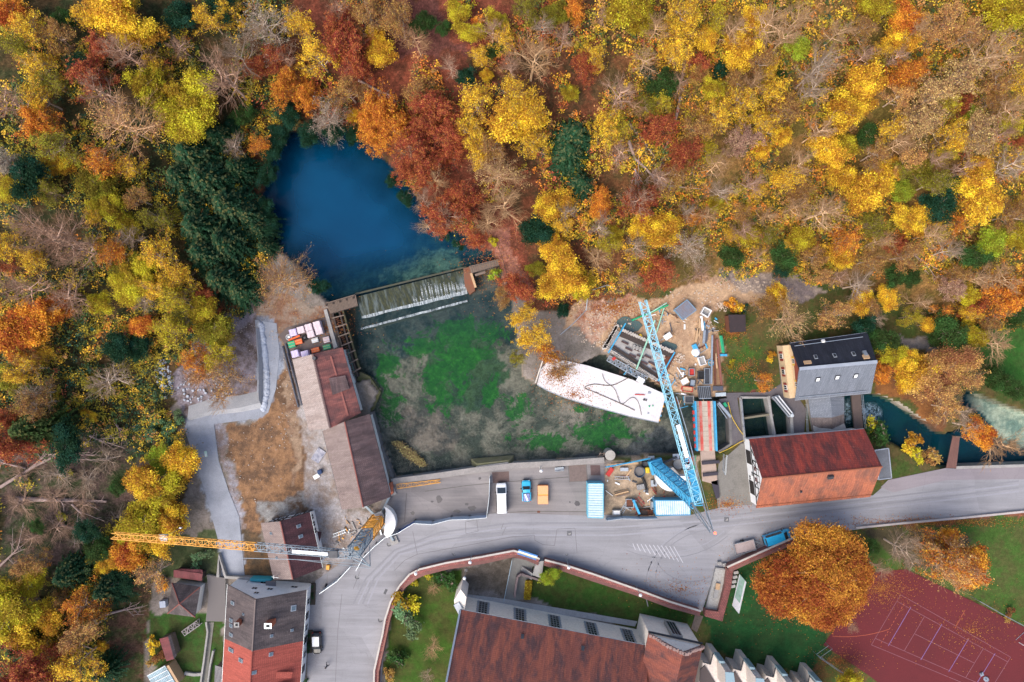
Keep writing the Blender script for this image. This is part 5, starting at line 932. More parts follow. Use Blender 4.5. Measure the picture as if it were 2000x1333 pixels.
# ------------------------------------------------------------------ cranes
def lattice(mb, p0, p1, w0, w1, n, r, h0=None, h1=None, up=(0, 0, 1), diag=.7):
    p0, p1 = Vector(p0), Vector(p1); d = (p1-p0).normalized(); upv = Vector(up); s = d.cross(upv).normalized(); u = s.cross(d).normalized(); h0 = h0 or w0; h1 = h1 or w1
    def c(t, i): ww = (w0+(w1-w0)*t)/2; hh = (h0+(h1-h0)*t)/2; return p0.lerp(p1, t)+s*ww*(-1, 1, 1, -1)[i]+u*hh*(-1, -1, 1, 1)[i]
    for i in range(4): mb.bar(c(0, i), c(1, i), r)
    for k in range(n):
        t0, t1 = k/n, (k+1)/n
        for i in range(4):
            j = (i+1) % 4; a, b = (i, j) if (k+i) % 2 else (j, i)
            mb.bar(c(t0, a), c(t1, b), r*diag); mb.bar(c(t0, i), c(t0, j), r*diag)
    return mb
def crane(name, label, base, foot_z, top, tipp, z1, colm, colj, split, w_m, w_j, ballast, jibz, legs, mat_pad=CONC):
    """self erecting crane: base (px), mast to top (px,z1), jib to tip"""
    B = W3(base[0], base[1], foot_z); T = W3(top[0], top[1], z1); J = W3(tipp[0], tipp[1], jibz); root = thing(name, label, 'crane', tuple(W3(base[0], base[1], 0)))
    return root, B, T, J
# orange crane at the left
root, B, T, J = crane('tower_crane', 'orange and grey tower crane, jib reaching far left over the brown roofed house', (738, 1016), 1.6, (690, 1081), (220, 1046), 20, None, None, 0, 1.6, 1.1, None, 21.4, None)
T = Vector((B.x, B.y, 20.0)); # an upright mast
mid = B.lerp(T, .46)
GREYL = mat('grey_lattice_paint', (.25, .31, .36), (.18, .23, .28), 1.5, .5)
mb = lattice(MB(), B, mid, 1.8, 1.8, 7, .17, up=(1, 0, 0)); mb.build('lower_mast', ORANGE, root); mb = lattice(MB(), mid, T, 1.6, 1.6, 10, .17, up=(1, 0, 0)); mb.build('upper_mast', GREYL, root)
for zt in (.25, .5, .75): pass
mb = MB(); [mb.box(tuple(B.lerp(T, t)), (1.5, 1.5, .08)) for t in (.15, .32, .6, .8)]; mb.build('mast_platform', mat('amber_deck', (.6, .3, .03), (.4, .2, .02), 2, .6), root)
J0 = T+Vector((0, 0, .9)); JS = J0.lerp(J, .405)
mb = lattice(MB(), J0, JS, 1.0, 1.0, 15, .085); mb.build('grey_jib', GREYL, root); mb = lattice(MB(), JS, J, .95, .8, 22, .085); mb.build('orange_jib', ORANGE, root)
mb = MB(); A_ = T+Vector((3.4, -.6, 4.4)); K_ = T+Vector((-7, -.6, 1.5))
for s in (-.7, .7): mb.bar(T+Vector((0, s, .5)), A_, .12); mb.bar(A_+Vector((0, s*.4, 0)), JS+Vector((6, -1.6, .8)), .045); mb.bar(A_, T+Vector((2.2, s, -1)), .1)
mb.bar(JS+Vector((6, -1.6, .8)), JS+Vector((-2, -1.5, .5)), .07); mb.build('tie_bars', GREYL, root)
mb = MB(); c = J0.lerp(JS, .42); mb.obb(c+Vector((0, .0, .75)), JS-J0, Vector((0, 1, 0)), (0, 0, 1), 5.2, .5, .12); mb.build('jib_sign_panel', WHITE, root)
mb = MB(); c = J0.lerp(JS, .18); mb.box((c.x, c.y, c.z+.3), (1.2, 1.0, .8)); mb.build('hoist_winch', DARKST, root)
c = J0.lerp(J, .8); mb = MB(); mb.box((c.x, c.y, c.z-.8), (1.2, 1.0, .35)); mb.tube((c.x, c.y, c.z-.9), (c.x, c.y, c.z-6), .03); mb.box((c.x, c.y, c.z-6.1), (.3, .2, .5)); mb.build('trolley', STEEL, root)
bx, by = B.x, B.y
mb = MB(); mb.box((bx, by, 1.2), (2.6, 2.2, .8), .6); mb.build('turntable', DARKST, root)
mb = MB(); pts = []
for i in range(11): a = R(-62+i*12.4); pts.append((bx+.2+3.2*math.cos(a+.1), by-.1+3.1*math.sin(a+.1)))
pts += [(bx+1.7, by+2.1), (bx+1.4, by-2.1)]; mb.prism(pts, 1.5, 3.3); mb.build('ballast', mat('white_ballast', (.72, .72, .71), (.6, .6, .6), 1, .7), root)
for dx, dy in ((2.2, 4.6), (-2.6, 2.4), (2.6, -4.0), (-3.0, -2.4)):
    mb = MB(); mb.bar((bx, by, .9), (bx+dx, by+dy, .5), .35, .3); lg = mb.build('outrigger', GREYL, root); mb = MB(); mb.box((bx+dx, by+dy, .18), (1.3, 1.3, .34), .4); mb.tube((bx+dx, by+dy, .3), (bx+dx, by+dy, .9), .16); mb.build('foot_plate', CONC, lg)
mb = MB(); mb.box((bx+.4, by+1.0, 2.0), (1.4, 1.1, 1.0), .4); mb.build('control_cabinet', STEEL, root)
# blue crane at the right
root, B, T, J = crane('tower_crane', 'bright blue tower crane whose jib points up over the building pit', (1283, 912), 1.8, (1382, 965), (1255, 588), 26, None, None, 0, 0, 0, None, 29, None)
T = Vector((B.x, B.y, 27.5)); B0 = B
mb = lattice(MB(), B, T, 1.6, 1.6, 16, .16, up=(1, .3, 0), diag=.8); mb.build('mast', BLUE, root)
mb = MB()
for k in range(8): mb.obb(B.lerp(T, (k+.5)/8), (1, .3, 0), (-.3, 1, 0), (0, 0, 1), 1.3, .9, .08)
mb.bar(B, T, .14); mb.build('mast_platform', BLUE, root)
J0 = T+Vector((0, 0, .6)); mb = lattice(MB(), J0, J, 1.15, .9, 24, .09); mb.build('jib', CYAN, root)
mb = MB(); c = J0.lerp(J, .31); d = (J-J0).normalized(); s = d.cross(Vector((0, 0, 1))).normalized(); mb.obb(c+Vector((0, 0, .9)), d, s, (0, 0, 1), 4.6, .55, .14); mb.build('jib_sign_panel', WHITE, root)
mb = MB(); c = J0.lerp(J, .14)
for k in range(6): mb.box(tuple(J0.lerp(J, .05+.02*k)+s*.2), (.9, .5, .2), .4)
mb.build('hoist_winch', BLUE, root)
mb = MB(); A_ = T-d*3.2+Vector((0, 0, 4.4))
for q in (-.7, .7): mb.bar(T+s*q, A_+s*q*.3, .16); mb.bar(A_+s*q*.3, J0.lerp(J, .33)+s*(1.0)+Vector((0, 0, .6)), .055); mb.bar(T+s*q-d*.3, T-d*2.0+s*q+Vector((0, 0, 1.2)), .12); mb.bar(A_+s*q*.3, B+Vector((1.6, -1.4, 3))+s*q, .06)
mb.bar(J0.lerp(J, .33)+s+Vector((0, 0, .6)), J0.lerp(J, .52)+s*.9+Vector((0, 0, .5)), .08); mb.build('tie_bars', STEEL, root)
mb = MB(); mb.ball(A_+Vector((.3, 0, .25)), .18); m_, nt, b = nodes('warning_lamp'); b.inputs['Base Color'].default_value = (.8, .05, .03, 1); b.inputs['Emission Color'].default_value = (1, .08, .04, 1); b.inputs['Emission Strength'].default_value = 3; mb.build('warning_lamp', m_, root)
mb = MB(); cx_, cy_ = W(1308, 936, 2.2); pts = [(cx_+2.6*math.cos(R(a)), cy_+.7+2.6*math.sin(R(a))) for a in range(178, 366, 14)]; mb.prism(pts, 1.5, 3.3); mb.build('ballast', MATS['white_ballast'], root)
mb = MB(); mb.prism([(cx_-2.5, cy_+.75), (cx_+.4, cy_+2.2), (cx_+1.6, cy_+.8)], 1.5, 3.0); mb.build('ballast_cover', CONC, root)
bx, by = B.x, B.y
mb = MB(); mb.box((bx, by, 1.4), (2.4, 2.4, 1.0), .3); mb.build('turntable', BLUE, root); mb = MB(); mb.box(tuple(W3(1290, 926, 2.6)), (.7, 1.9, 1.2), .2); mb.build('control_cabinet', WHITE, root)
for px in ((1272, 897), (1320, 893), (1277, 944), (1326, 942)):
    e = W3(*px, .2); mb = MB(); mb.bar((bx, by, .9), (e.x, e.y, .6), .34, .3); lg = mb.build('outrigger', DARKST, root); mb = MB(); mb.box((e.x, e.y, .2), (1.1, 1.1, .36), .05); mb.tube((e.x, e.y, .3), (e.x, e.y, .9), .16, None, 8, 1); mb.build('foot_plate', [STEEL, DARKST], lg)

# ------------------------------------------------------------------ weir, sluices, basin walls
root = thing('weir', 'mossy sloping weir with a line of white water between pond and basin', 'weir', tuple(W3(805, 580)))
WEIR = roof_mat('mossy_weir_face', (.05, .06, .045), (.09, .1, .03), (.03, .05, .05), (.3, 1), .6, (.16, .2, .22), .35, True)
a, b_, c, d = W3(697, 580, PONDZ+.02), W3(910, 526, PONDZ+.02), W3(914, 571, -1.75), W3(707, 622, -1.75)
mb = MB(); n = 30
def foam_mat(name, sx, thr):
    m, nt, b = nodes(name); uv = nt.nodes.new('ShaderNodeTexCoord').outputs['UV']; nz = noise(nt, mapv(nt, uv, (sx, .35, 1)), 1, 7, .75)
    nt.links.new(mixc(nt, ramp(nt, nz, [(.3, 0), (.7, 1)]), (.26, .33, .38), (.6, .65, .68)), b.inputs['Base Color']); b.inputs['Roughness'].default_value = .5
    nt.links.new(ramp(nt, nz, [(thr-.08, 0), (thr+.26, .95)]), b.inputs['Alpha']); return m
m, nt, b = nodes('weir_moss'); uv = nt.nodes.new('ShaderNodeTexCoord').outputs['UV']; z1 = noise(nt, mapv(nt, uv, (2.2, .7, 1)), 1, 9, .82); z2 = noise(nt, mapv(nt, uv, (1.1, .18, 1)), 1, 5, .7)
cc = ramp(nt, z1, [(.32, (.004, .009, .01)), (.46, (.014, .022, .016)), (.58, (.042, .046, .016)), (.7, (.045, .07, .07))]); cc = mixc(nt, ramp(nt, z2, [(.5, 0), (.64, .5)]), cc, (.13, .17, .19)); nt.links.new(cc, b.inputs['Base Color']); b.inputs['Roughness'].default_value = .6; b.inputs['Specular IOR Level'].default_value = .2; bump(nt, b, z1, .3, .05); WEIR = m
roof_face(mb, a, b_, c, d, .3); mb.build('mossy_face', WEIR, root)
FOAM = foam_mat('white_water', 2.6, .4)
def ribbon(p, q, wd, mt_, nm, par, z=0, lift=.05):
    p, q = Vector(p), Vector(q); u = (q-p).normalized(); s = Vector((-u.y, u.x, 0)); L = (q-p).length; mb = MB(); K = max(2, int(L/1.2)); r_ = random.Random(int(L*100))
    E = [(p.lerp(q, i/K)+s*wd*(.5+.3*r_.random())+Vector((0, 0, lift)), p.lerp(q, i/K)-s*wd*(.5+.3*r_.random())+Vector((0, 0, lift))) for i in range(K+1)]
    for i in range(K): mb.face([E[i][1], E[i+1][1], E[i+1][0], E[i][0]], 0, [(i*1.2, 0), (i*1.2+1.2, 0), (i*1.2+1.2, wd), (i*1.2, wd)])
    return mb.build(nm, mt_, par)
ribbon(W3(706, 619, -1.7), W3(913, 570, -1.7), .6, FOAM, 'white_water', root); FOAM2 = foam_mat('thin_foam', .8, .42); ribbon(W3(704, 643, BASINZ), W3(913, 588, BASINZ), .3, FOAM2, 'foam_line', root, 0, .03)
for k in range(22):
    t = (.98-.5*((k*.618) % 1)**1.4); p0 = a.lerp(b_, t).lerp(d.lerp(c, t), .15+.55*((k*.37) % 1)); p1 = a.lerp(b_, t+.008).lerp(d.lerp(c, t+.008), .97); ribbon(p0+Vector((0, 0, .04)), p1+Vector((0, 0, .04)), .2, foam_mat('falling_water', 1.4, .47) if k == 0 else bpy.data.materials['falling_water'], 'falling_water', root)
mb = MB(); mb.bar(W3(694, 577, -.6)+Vector((0, .2, 0)), W3(911, 523, -.6)+Vector((0, .1, 0)), .3, .3); mb.build('crest_sill', mat('mossy_sill', (.07, .07, .055), (.05, .055, .03), 1.5, .9), root)
mb = MB(); mb.bar(W3(711, 646, -2.3), W3(915, 592, -2.3), .4, .5); mb.build('lower_sill', MATS['mossy_sill'], root)
def plank_deck(name, label, cat, quad, z, n, material, th=.12, frame=True):
    root = thing(name, label, cat, tuple(W3(quad[0][0], quad[0][1], 0))); q = [W3(x, y, z) for x, y in quad]; mb = MB()
    for i in range(n):
        t0, t1 = i/n+.006, (i+1)/n-.006; P = [q[0].lerp(q[1], t0), q[0].lerp(q[1], t1), q[3].lerp(q[2], t1), q[3].lerp(q[2], t0)]; mb.prism([(p.x, p.y) for p in P], z-th, z)
    mb.build('planks', material, root)
    if frame:
        mb = MB(); mb.bar(q[0]+Vector((0, 0, -.2)), q[1]+Vector((0, 0, -.2)), .2); mb.bar(q[3]+Vector((0, 0, -.2)), q[2]+Vector((0, 0, -.2)), .2); mb.build('beams', WOODD, root)
        mb = MB(); [mb.tube(p+Vector((0, 0, .0)), p+Vector((0, 0, 1.0)), .07) for p in (q[0], q[1])]; mb.bar(q[0]+Vector((0, 0, .95)), q[1]+Vector((0, 0, .95)), .12); mb.build('handrail', WOOD, root)
    return root, q
rt, q = plank_deck('sluice_bridge', 'weathered plank bridge with handrail at the left end of the weir', 'footbridge', [(637, 594), (695, 577), (699, 597), (646, 613)], .3, 22, WOOD)
mb = MB(); [mb.box(tuple(W3(642+i*13, 597-i*3.6, -1.0)), (.3, .4, 2.8)) for i in range(5)]; mb.build('sluice_posts', WOODD, rt)
rt, q = plank_deck('sluice_bridge', 'short plank bridge at the right end of the weir near the leafy lane', 'footbridge', [(917, 522), (973, 509), (975, 519), (920, 534)], .3, 14, WOOD)
mb = MB(); mb.bar(W3(920, 534, .1), W3(929, 562, .1), .4, .4); mb.bar(W3(928, 538, .1), W3(948, 532, .1), .4, .3, 1); mb.build('side_beam', [WOODL, WOOD], rt)
o = MB().prism([W(x, y, -.3) for x, y in ((905, 525), (919, 521), (928, 568), (917, 576), (908, 560))], -2.4, -.1).build('weir_pier', mat('leaf_strewn_masonry', (.2, .07, .04), (.12, .09, .06), 1.2, .9)); tag(o, 'reddish leaf strewn masonry pier at right end of the weir', 'pier')
root = thing('mill_race', 'narrow timber water channel with cross beams beside the mill hall', 'water channel', tuple(W3(670, 660)))
mb = MB(); mb.bar(W3(651, 613, -.4), W3(688, 742, -.4), .28, 1.2); mb.build('side_wall', WOODD, root); mb = MB(); mb.bar(W3(664, 609, -.4), W3(700, 736, -.4), .28, 1.2); mb.build('side_wall', WOODD, root)
mb = MB(); mb.bar(W3(670, 607, -.3), W3(703, 722, -.3), .3, .5); mb.build('outer_beam', mat('mossy_timber', (.08, .075, .04), (.05, .05, .03), 2, .9), root)
mb = MB(); q = [W3(652, 614, -.9), W3(663, 611, -.9), W3(700, 734, -.9), W3(688, 738, -.9)]; mb.prism([(p.x, p.y) for p in q], -1.2, -.9); mb.build('channel_water', tw, root)
for i in range(7): t = i/6.2; p0 = W3(648+38*t, 622+112*t, .3); mb = MB(); mb.bar(p0, W3(672+34*t, 616+106*t, .3), .2, .2); mb.build('cross_beam', WOOD, root)
mb = MB()
for i in range(30): t = i/30; mb.bar(W3(655+36*t, 620+118*t, .1), W3(660+37*t, 619+117*t, .1), .1, .06)
mb.build('trash_grating', RUST, root)
o = MB().prism([W(x, y, .3) for x, y in ((632, 606), (638, 604), (659, 678), (652, 682))], -.4, .3).build('channel_wall', CONC); tag(o, 'long pale concrete kerb between pallets and mill race', 'wall')
def wall(name, label, pts, z0, z1, th, material, cat='wall', coping=None, closed=False):
    root = thing(name, label, cat, tuple(W3(pts[0][0], pts[0][1], 0))); mb = MB(); P = [W3(x, y, z1) for x, y in pts]; n = len(P); L, Rr = [], []
    for i in range(n):
        d = (P[min(i+1, n-1)]-P[max(i-1, 0)]); d.z = 0; s = Vector((-d.y, d.x, 0)).normalized()*th/2; L.append(P[i]+s); Rr.append(P[i]-s)
    zz1 = [z1]*(2*n) if not hasattr(z1, '__len__') else list(z1)+list(z1)[::-1]
    for i in range(n-1): mb.prism([(p.x, p.y) for p in (L[i], L[i+1], Rr[i+1], Rr[i])], z0, z1, bottom=False)
    mb.build('wall_body', material, root)
    if coping:
        mb = MB()
        for i in range(n-1):
            k = 1.25; q = [P[i]+(L[i]-P[i])*k, P[i+1]+(L[i+1]-P[i+1])*k, P[i+1]+(Rr[i+1]-P[i+1])*k, P[i]+(Rr[i]-P[i])*k]; mb.prism([(p.x, p.y) for p in q], z1+.003, z1+.1)
        mb.build('coping', coping, root)
    return root
wall('quay_wall', 'long grey retaining wall between basin and yard', [(764, 941), (850, 930), (925, 919), (1002, 910), (1100, 905), (1180, 899)], -2.6, .35, .8, CONC, 'wall', mat('quay_coping', (.3, .275, .26), (.2, .19, .18), .6, .9))
wall('quay_wall', 'dark basin wall left of the barn shadow strip', [(724, 806), (745, 880), (768, 938)], -2.6, -.3, .7, CONCD)
wall('basin_bank', 'curved mossy stone bank below the mill race', [(700, 735), (716, 742), (735, 768), (722, 795), (712, 806)], -2.6, -.9, 1.6, mat('mossy_stone', (.09, .095, .03), (.1, .09, .08), .8, .9, bmp=.5), 'bank')
mb = MB(); root = thing('basin_steps', 'nested concrete steps going down into the basin from the yard', 'steps', tuple(W3(960, 910)))
for i in range(6):
    k = i*2.1; mb.prism([W(x, y, 0) for x, y in ((919+k, 900+k*.6), (1003-k*.9, 893+k*.6), (1003-k*.6, 910), (921+k, 920))], -2.4, -1.6+i*.3)
mb.build('step', mat('mossy_concrete', (.19, .18, .12), (.12, .125, .05), .9, .9), root); mb = MB(); mb.prism([W(x, y, .1) for x, y in ((930, 911), (992, 903), (997, 910), (930, 918))], -.2, .25); mb.build('landing_slab', CONC, root)
for px, lb in (((1187, 884), 'round concrete pillar in the basin by a small timber frame'), ((1317, 901), 'round concrete pillar in the basin below the blue crane')):
    root = thing('basin_pillar', lb, 'pillar', tuple(W3(*px, -2)), 'round pillars in the basin'); mb = MB(); mb.tube(W3(*px, -2.6), W3(*px, -2.6)+Vector((0, 0, 3.1)), .88, .85, 22); mb.build('shaft', CONC, root); mb = MB(); mb.tube(W3(*px, -2.6)+Vector((0, 0, 3.1)), W3(*px, -2.6)+Vector((0, 0, 3.2)), .92, .9, 22); mb.build('cap', mat('pale_cap', (.36, .34, .31), (.24, .22, .2), 1, .9), root)
root = thing('timber_trestle', 'small brown timber frame leaning beside the round pillar', 'frame', tuple(W3(1173, 891))); mb = MB(); [mb.bar(W3(1167+i*8, 897-i*0, -.3), W3(1173+i*8, 884, -.3), .16) for i in range(2)]; [mb.bar(W3(1168+t*5, 896-t*10, -.28), W3(1176+t*5, 895-t*10, -.28), .12) for t in (.1, .5, .9)]; mb.build('frame_bars', WOOD, root)
# reed island and rocks
rr = np.random.default_rng(3); c0 = np.array(W(800, 887, BASINZ)); tt = rr.random(2600); P = np.stack([c0[0]-2.5+5.2*tt+rr.normal(size=2600)*.28, c0[1]+2.2-4.2*tt+rr.normal(size=2600)*.42*np.sin(3.14*tt)**.5, np.full(2600, BASINZ)+.1+.5*rr.random(2600)], 1)
me = quads_mesh('reeds', leaves(P, .16, rr, .3, 1.4), rr.random(2600), LEAF); o = bpy.data.objects.new('reed_bed', me); o.color = (.4, .31, .14, 1); COL.objects.link(o); tag(o, 'straw coloured reed bed in the lower left of the basin', 'reeds', kind='stuff')
# ------------------------------------------------------------------ white deck
root = thing('white_deck', 'white sheeted temporary deck sticking into the basin', 'deck', tuple(W3(1170, 760)))
DECK = [(1049, 752), (1056, 722), (1076, 700), (1120, 708), (1150, 715), (1235, 742), (1301, 771), (1286, 826), (1230, 814), (1160, 795), (1105, 778), (1070, 764)]
DM = mat('white_membrane', (.62, .6, .61), (.52, .5, .51), .25, .7, fine=14); mb = MB(); mb.prism([W(x, y, .2) for x, y in DECK], -2.4, .2); mb.build('deck_slab', DM, root)
mb = MB(); E = [W3(x, y, .24) for x, y in DECK]; mb.path([e for e in E[:1]]+[E[-1], E[-2], E[-3], E[-4], E[-5]], .06); mb.build('edge_trim', STEEL, root)
mb = MB(); [mb.box(tuple(W3(1300-i*2.6, 775+i*9, -.2)), (.25, .5, .5), .3, i % 3) for i in range(6)]; mb.build('edge_props', [WOODL, BLUE, ORANGE], root)
def hose(label, pts, r, material, z=.3, name='hose', cat='hose'):
    P = [W3(x, y, z) for x, y in pts]; Q = []
    for i in range(len(P)-1):
        p0, p1, p2, p3 = P[max(i-1, 0)], P[i], P[i+1], P[min(i+2, len(P)-1)]
        for k in range(6): t = k/6; Q.append(.5*((2*p1)+(p2-p0)*t+(2*p0-5*p1+4*p2-p3)*t*t+(3*p1-p0-3*p2+p3)*t**3))
    Q.append(P[-1]); return tag(MB().path(Q, r).build(name, material), label, cat)
HOSE = mat('dirty_hose', (.15, .11, .085), (.09, .07, .055), 2, .8)
hose('brown hose bent in a long zigzag across the white deck', [(1228, 738), (1195, 753), (1160, 751), (1142, 758), (1165, 768), (1215, 790), (1240, 802)], .065, HOSE)
hose('thin dark hose curving up the white deck edge', [(1176, 730), (1182, 745), (1200, 760), (1208, 780), (1215, 790), (1234, 777), (1246, 785), (1253, 811)], .045, HOSE, .36)
tag(MB().bar(W3(1240, 771, .3), W3(1259, 772, .3), .16).build('red_bar', RED), 'short red bar lying on the white deck', 'bar')
for i, (x, y, s_) in enumerate(((1268, 768, .5), (1262, 782, .35), (1268, 794, .3), (1266, 808, .3), (1258, 781, .4), (1275, 793, .25))):
    mb = MB(); mb.box(tuple(W3(x, y, .3)), (s_, s_*.7, .25), i); tag(mb.build('site_box', (STEEL, DARKST, GREEN)[i % 3], bevel=.03), ('grey','dark','green','second grey','second dark','smallest green')[i]+' small box lying on the white deck near its right end', 'box', 'boxes on the white deck')
# ------------------------------------------------------------------ building pit
PIT = [(1195, 632), (1210, 645), (1322, 688), (1288, 755), (1176, 684)]
root = thing('building_pit', 'rectangular stone lined building pit with concrete floor and sheet walls', 'pit', tuple(W3(1245, 690)))
fl = [(1203, 645), (1306, 690), (1284, 748), (1184, 686)]; mb = MB(); mb.prism([W(x, y, 0) for x, y in fl], -.3, .1); mb.build('floor_slab', mat('wet_slab', (.4, .39, .38), (.18, .17, .17), .5, .6), root)
mb = MB(); mb.bar(W3(1195, 676, .2), W3(1282, 733, .2), .5, .5); mb.bar(W3(1210, 652, .4), W3(1308, 693, .4), .9, 1.0); mb.build('timber_wall', WOODD, root)
rr = random.Random(8); mb = MB()
for i in range(22): t = i/21; mb.box(tuple(W3(1216+96*t, 645+42*t, .9)), (.5+.2*rr.random(), .4, .4), rr.random())
for i in range(30): t = i/29; mb.box(tuple(W3(1190+92*t, 684+58*t, .7)+Vector((0, 0, 0))), (.45+.2*rr.random(), .4, .4), rr.random())
for i in range(14): t = i/13; mb.box(tuple(W3(1180+24*t, 680-42*t, .6)), (.6+.3*rr.random(), .5, .5), rr.random())
mb.build('stone_lining', mat('cut_stone', (.46, .42, .38), (.33, .29, .26), 3, .9), root)
mb = MB()
for i in range(9): t = i/8; mb.tube(W3(1278+28*t, 742-60*t, .2), W3(1290+28*t, 750-60*t, .2), .2, .2, 6)
mb.prism([W(x, y, .3) for x, y in ((1276, 742), (1308, 688), (1320, 692), (1290, 752))], -.3, .35); mb.build('sheet_piles', RUST, root)
mb = MB()
for i in range(9): x, y = 1214+i*7.5, 677+i*4.6; mb.bar(W3(x, y-10+(i % 3)*8, .3), W3(x+13, y-4+(i % 3)*8, .3), .3, .25)
mb.build('steel_beams', mat('brown_beams', (.09, .05, .05), (.05, .035, .035), 2, .8), root)
mb = MB(); [mb.box(tuple(W3(1238+6*(i % 4), 676+4*(i//4)+2*(i % 4), .4)), (.5, .35, .5), .5) for i in range(8)]; mb.build('formwork_blocks', CONC, root)
def pipe(label, p, q, r, material, z0=.8, z1=None, name='pipe', cat='pipe', group=None):
    mb = MB(); mb.tube(W3(*p, z0), W3(*q, z1 if z1 is not None else z0), r, r, 8); return tag(mb.build(name, material, smooth=False), label, cat, group)
pipe('blue strut across the left end of the building pit', (1222, 632), (1188, 690), .13, BLUE, 1.1, None, 'strut', 'strut'); pipe('blue strut across the right end of the building pit', (1318, 688), (1285, 745), .13, BLUE, 1.1, None, 'strut', 'strut')
PGREEN = mat('pale_green_paint', (.3, .55, .42), (.24, .44, .34), 2, .5)
pipe('long pale green pipe leaning across the building pit', (1243, 722), (1279, 626), .15, PGREEN, 1.3); pipe('pale green pipe behind the blue jib above the pit', (1282, 650), (1297, 602), .12, PGREEN, .5)
pipe('bright green girder lying above the pit', (1234, 626), (1305, 596), .16, GREEN, .5, None, 'girder', 'girder'); pipe('second green girder end resting beside the first above the pit', (1262, 616), (1302, 592), .1, mat('mint_paint', (.35, .6, .5), None, 2, .5), .7, None, 'girder', 'girder')
root = thing('gantry', 'grey steel pipe gantry along the lower edge of the building pit', 'gantry', tuple(W3(1220, 720))); mb = lattice(MB(), W3(1188, 700, .8), W3(1262, 742, .8), 1.0, 1.0, 14, .1); mb.build('gantry_truss', STEEL, root); mb = MB(); mb.box(tuple(W3(1199, 701, 1.4)), (.6, .5, .3), .5); mb.build('warning_board', RED, root); mb = MB(); mb.box(tuple(W3(1251, 743, 1.2)), (1.3, .9, .3), -.5); mb.build('end_plate', WHITE, root)
for px, rad in (((1228, 636), 2.0), ((1305, 678), 1.3)):
    mb = MB(); c = W3(*px, .0); pts = [(c.x+rad*(1+.25*math.sin(a*2.3+rad))*math.cos(a), c.y+rad*.75*(1+.2*math.cos(a*3))*math.sin(a)) for a in [k*.42 for k in range(15)]]; mb.prism(pts, -.1, .06); o = mb.build('puddle_water', mat('puddle', (.07, .11, .1), (.05, .085, .085), .6, .1, spec=.5)); tag(o, 'greenish puddle beside the building pit' if rad > 1.5 else 'small green puddle right of the pit', 'puddle', kind='structure')
# site containers and skips
def cont(label, quad, z, roofm, sidem, zb=0, ribs=14, name='site_container'):
    root = thing(name, label, 'container', tuple(W3(*quad[0], 0))); q = [W3(x, y, z) for x, y in quad]; mb = MB(); mb.prism([(p.x, p.y) for p in q], zb+.05, z-.05); mb.build('container_body', sidem, root); mb = MB()
    for i in range(ribs):
        t0, t1 = (i+.08)/ribs, (i+.92)/ribs; k0 = .05; P = [q[0].lerp(q[1], t0), q[0].lerp(q[1], t1), q[3].lerp(q[2], t1), q[3].lerp(q[2], t0)]; c = sum(P, Vector())/4; P = [c+(p-c)*.95 for p in P]; mb.prism([(p.x, p.y) for p in P], z-.048, z+.02+.02*(i % 2))
    mb.build('roof_sheet', roofm, root); mb = MB(); [mb.bar(q[i]+Vector((0, 0, .0)), q[(i+1) % 4]+Vector((0, 0, .0)), .14, .14) for i in range(4)]; mb.build('top_rail', sidem, root); return root
PALEBL = mat('pale_blue_roof', (.5, .6, .63), (.38, .52, .58), .7, .6); CBLUE = mat('container_blue', (.06, .3, .5), (.04, .22, .4), .8, .5); WROOF = mat('white_blue_roof', (.62, .68, .72), (.3, .5, .66), .35, .6)
def cont_long(label, A_, B_, C_, D_, z, rf, sd): return cont(label, (A_, B_, C_, D_), z, rf, sd)
cont('pale blue container standing upright along the yard end', ((1148, 945), (1148, 1011), (1178, 1012), (1178, 945)), 2.6, PALEBL, mat('container_cyan', (.16, .45, .58), (.1, .36, .5), .8, .5))
cont('blue container with white roof below the blue crane', ((1279, 978), (1347, 978), (1348, 1006), (1281, 1007)), 2.6, WROOF, CBLUE, 0, 16)
cont('blue steel skip full of rusty bars above the pit', ((1317, 605), (1342, 586), (1360, 606), (1334, 625)), 1.0, mat('rust_load', (.2, .16, .17), (.16, .22, .3), 1, .8), mat('skip_blue', (.16, .27, .38), None, 2, .6), 0, 8, 'skip')
root = thing('skip', 'white open skip beside the blue skip', 'skip', tuple(W3(1380, 610))); q = [W3(x, y, 1.0) for x, y in ((1376, 600), (1390, 607), (1383, 620), (1370, 612))]; mb = MB(); [mb.bar(q[i]+Vector((0, 0, -.5)), q[(i+1) % 4]+Vector((0, 0, -.5)), .12, 1.0) for i in range(4)]; mb.build('skip_side', WHITE, root); mb = MB(); mb.prism([(p.x, p.y) for p in q], .05, .2); mb.build('skip_floor', CONC, root)
# ------------------------------------------------------------------ temporary bridge, tank and river structures
root = thing('site_bridge', 'temporary bridge with pale deck, two red tracks and blue side panels', 'bridge', tuple(W3(1378, 835)))
BD = mat('plywood_deck', (.5, .42, .34), (.38, .3, .24), 1.2, .8); RT = mat('worn_red_track', (.55, .09, .07), (.5, .3, .25), .9, .8, lo=.42, hi=.6)
X = lambda u, v: (1358+(1392-1358)*u+v*4+(u*1), 784+v*97)
def strip(u0, u1, z, dz, m_, nm, v0=0, v1=1): mb = MB(); mb.prism([W(*X(u, v), z) for u, v in ((u0, v0), (u1, v0), (u1, v1), (u0, v1))], z-dz, z); return mb.build(nm, m_, root)
strip(0, 1, .5, .4, BD, 'deck'); 
for u in (.22, .7): strip(u-.03, u+.14, .52, .015, RT, 'wheel_track')
for i in range(9): strip(.005, .995, .508, .006, mat('deck_joint', (.24, .18, .14), None, 2, .9), 'deck_joint', .1+i*.1, .1+i*.1+.006)
for u in (-.06, 1.02):
    mb = MB(); mb.prism([W(*X(a, v), 1.2) for a, v in ((u, 0), (u+.09, 0), (u+.09, 1), (u, 1))], .1, 1.5); mb.build('side_panel', BLUE, root)
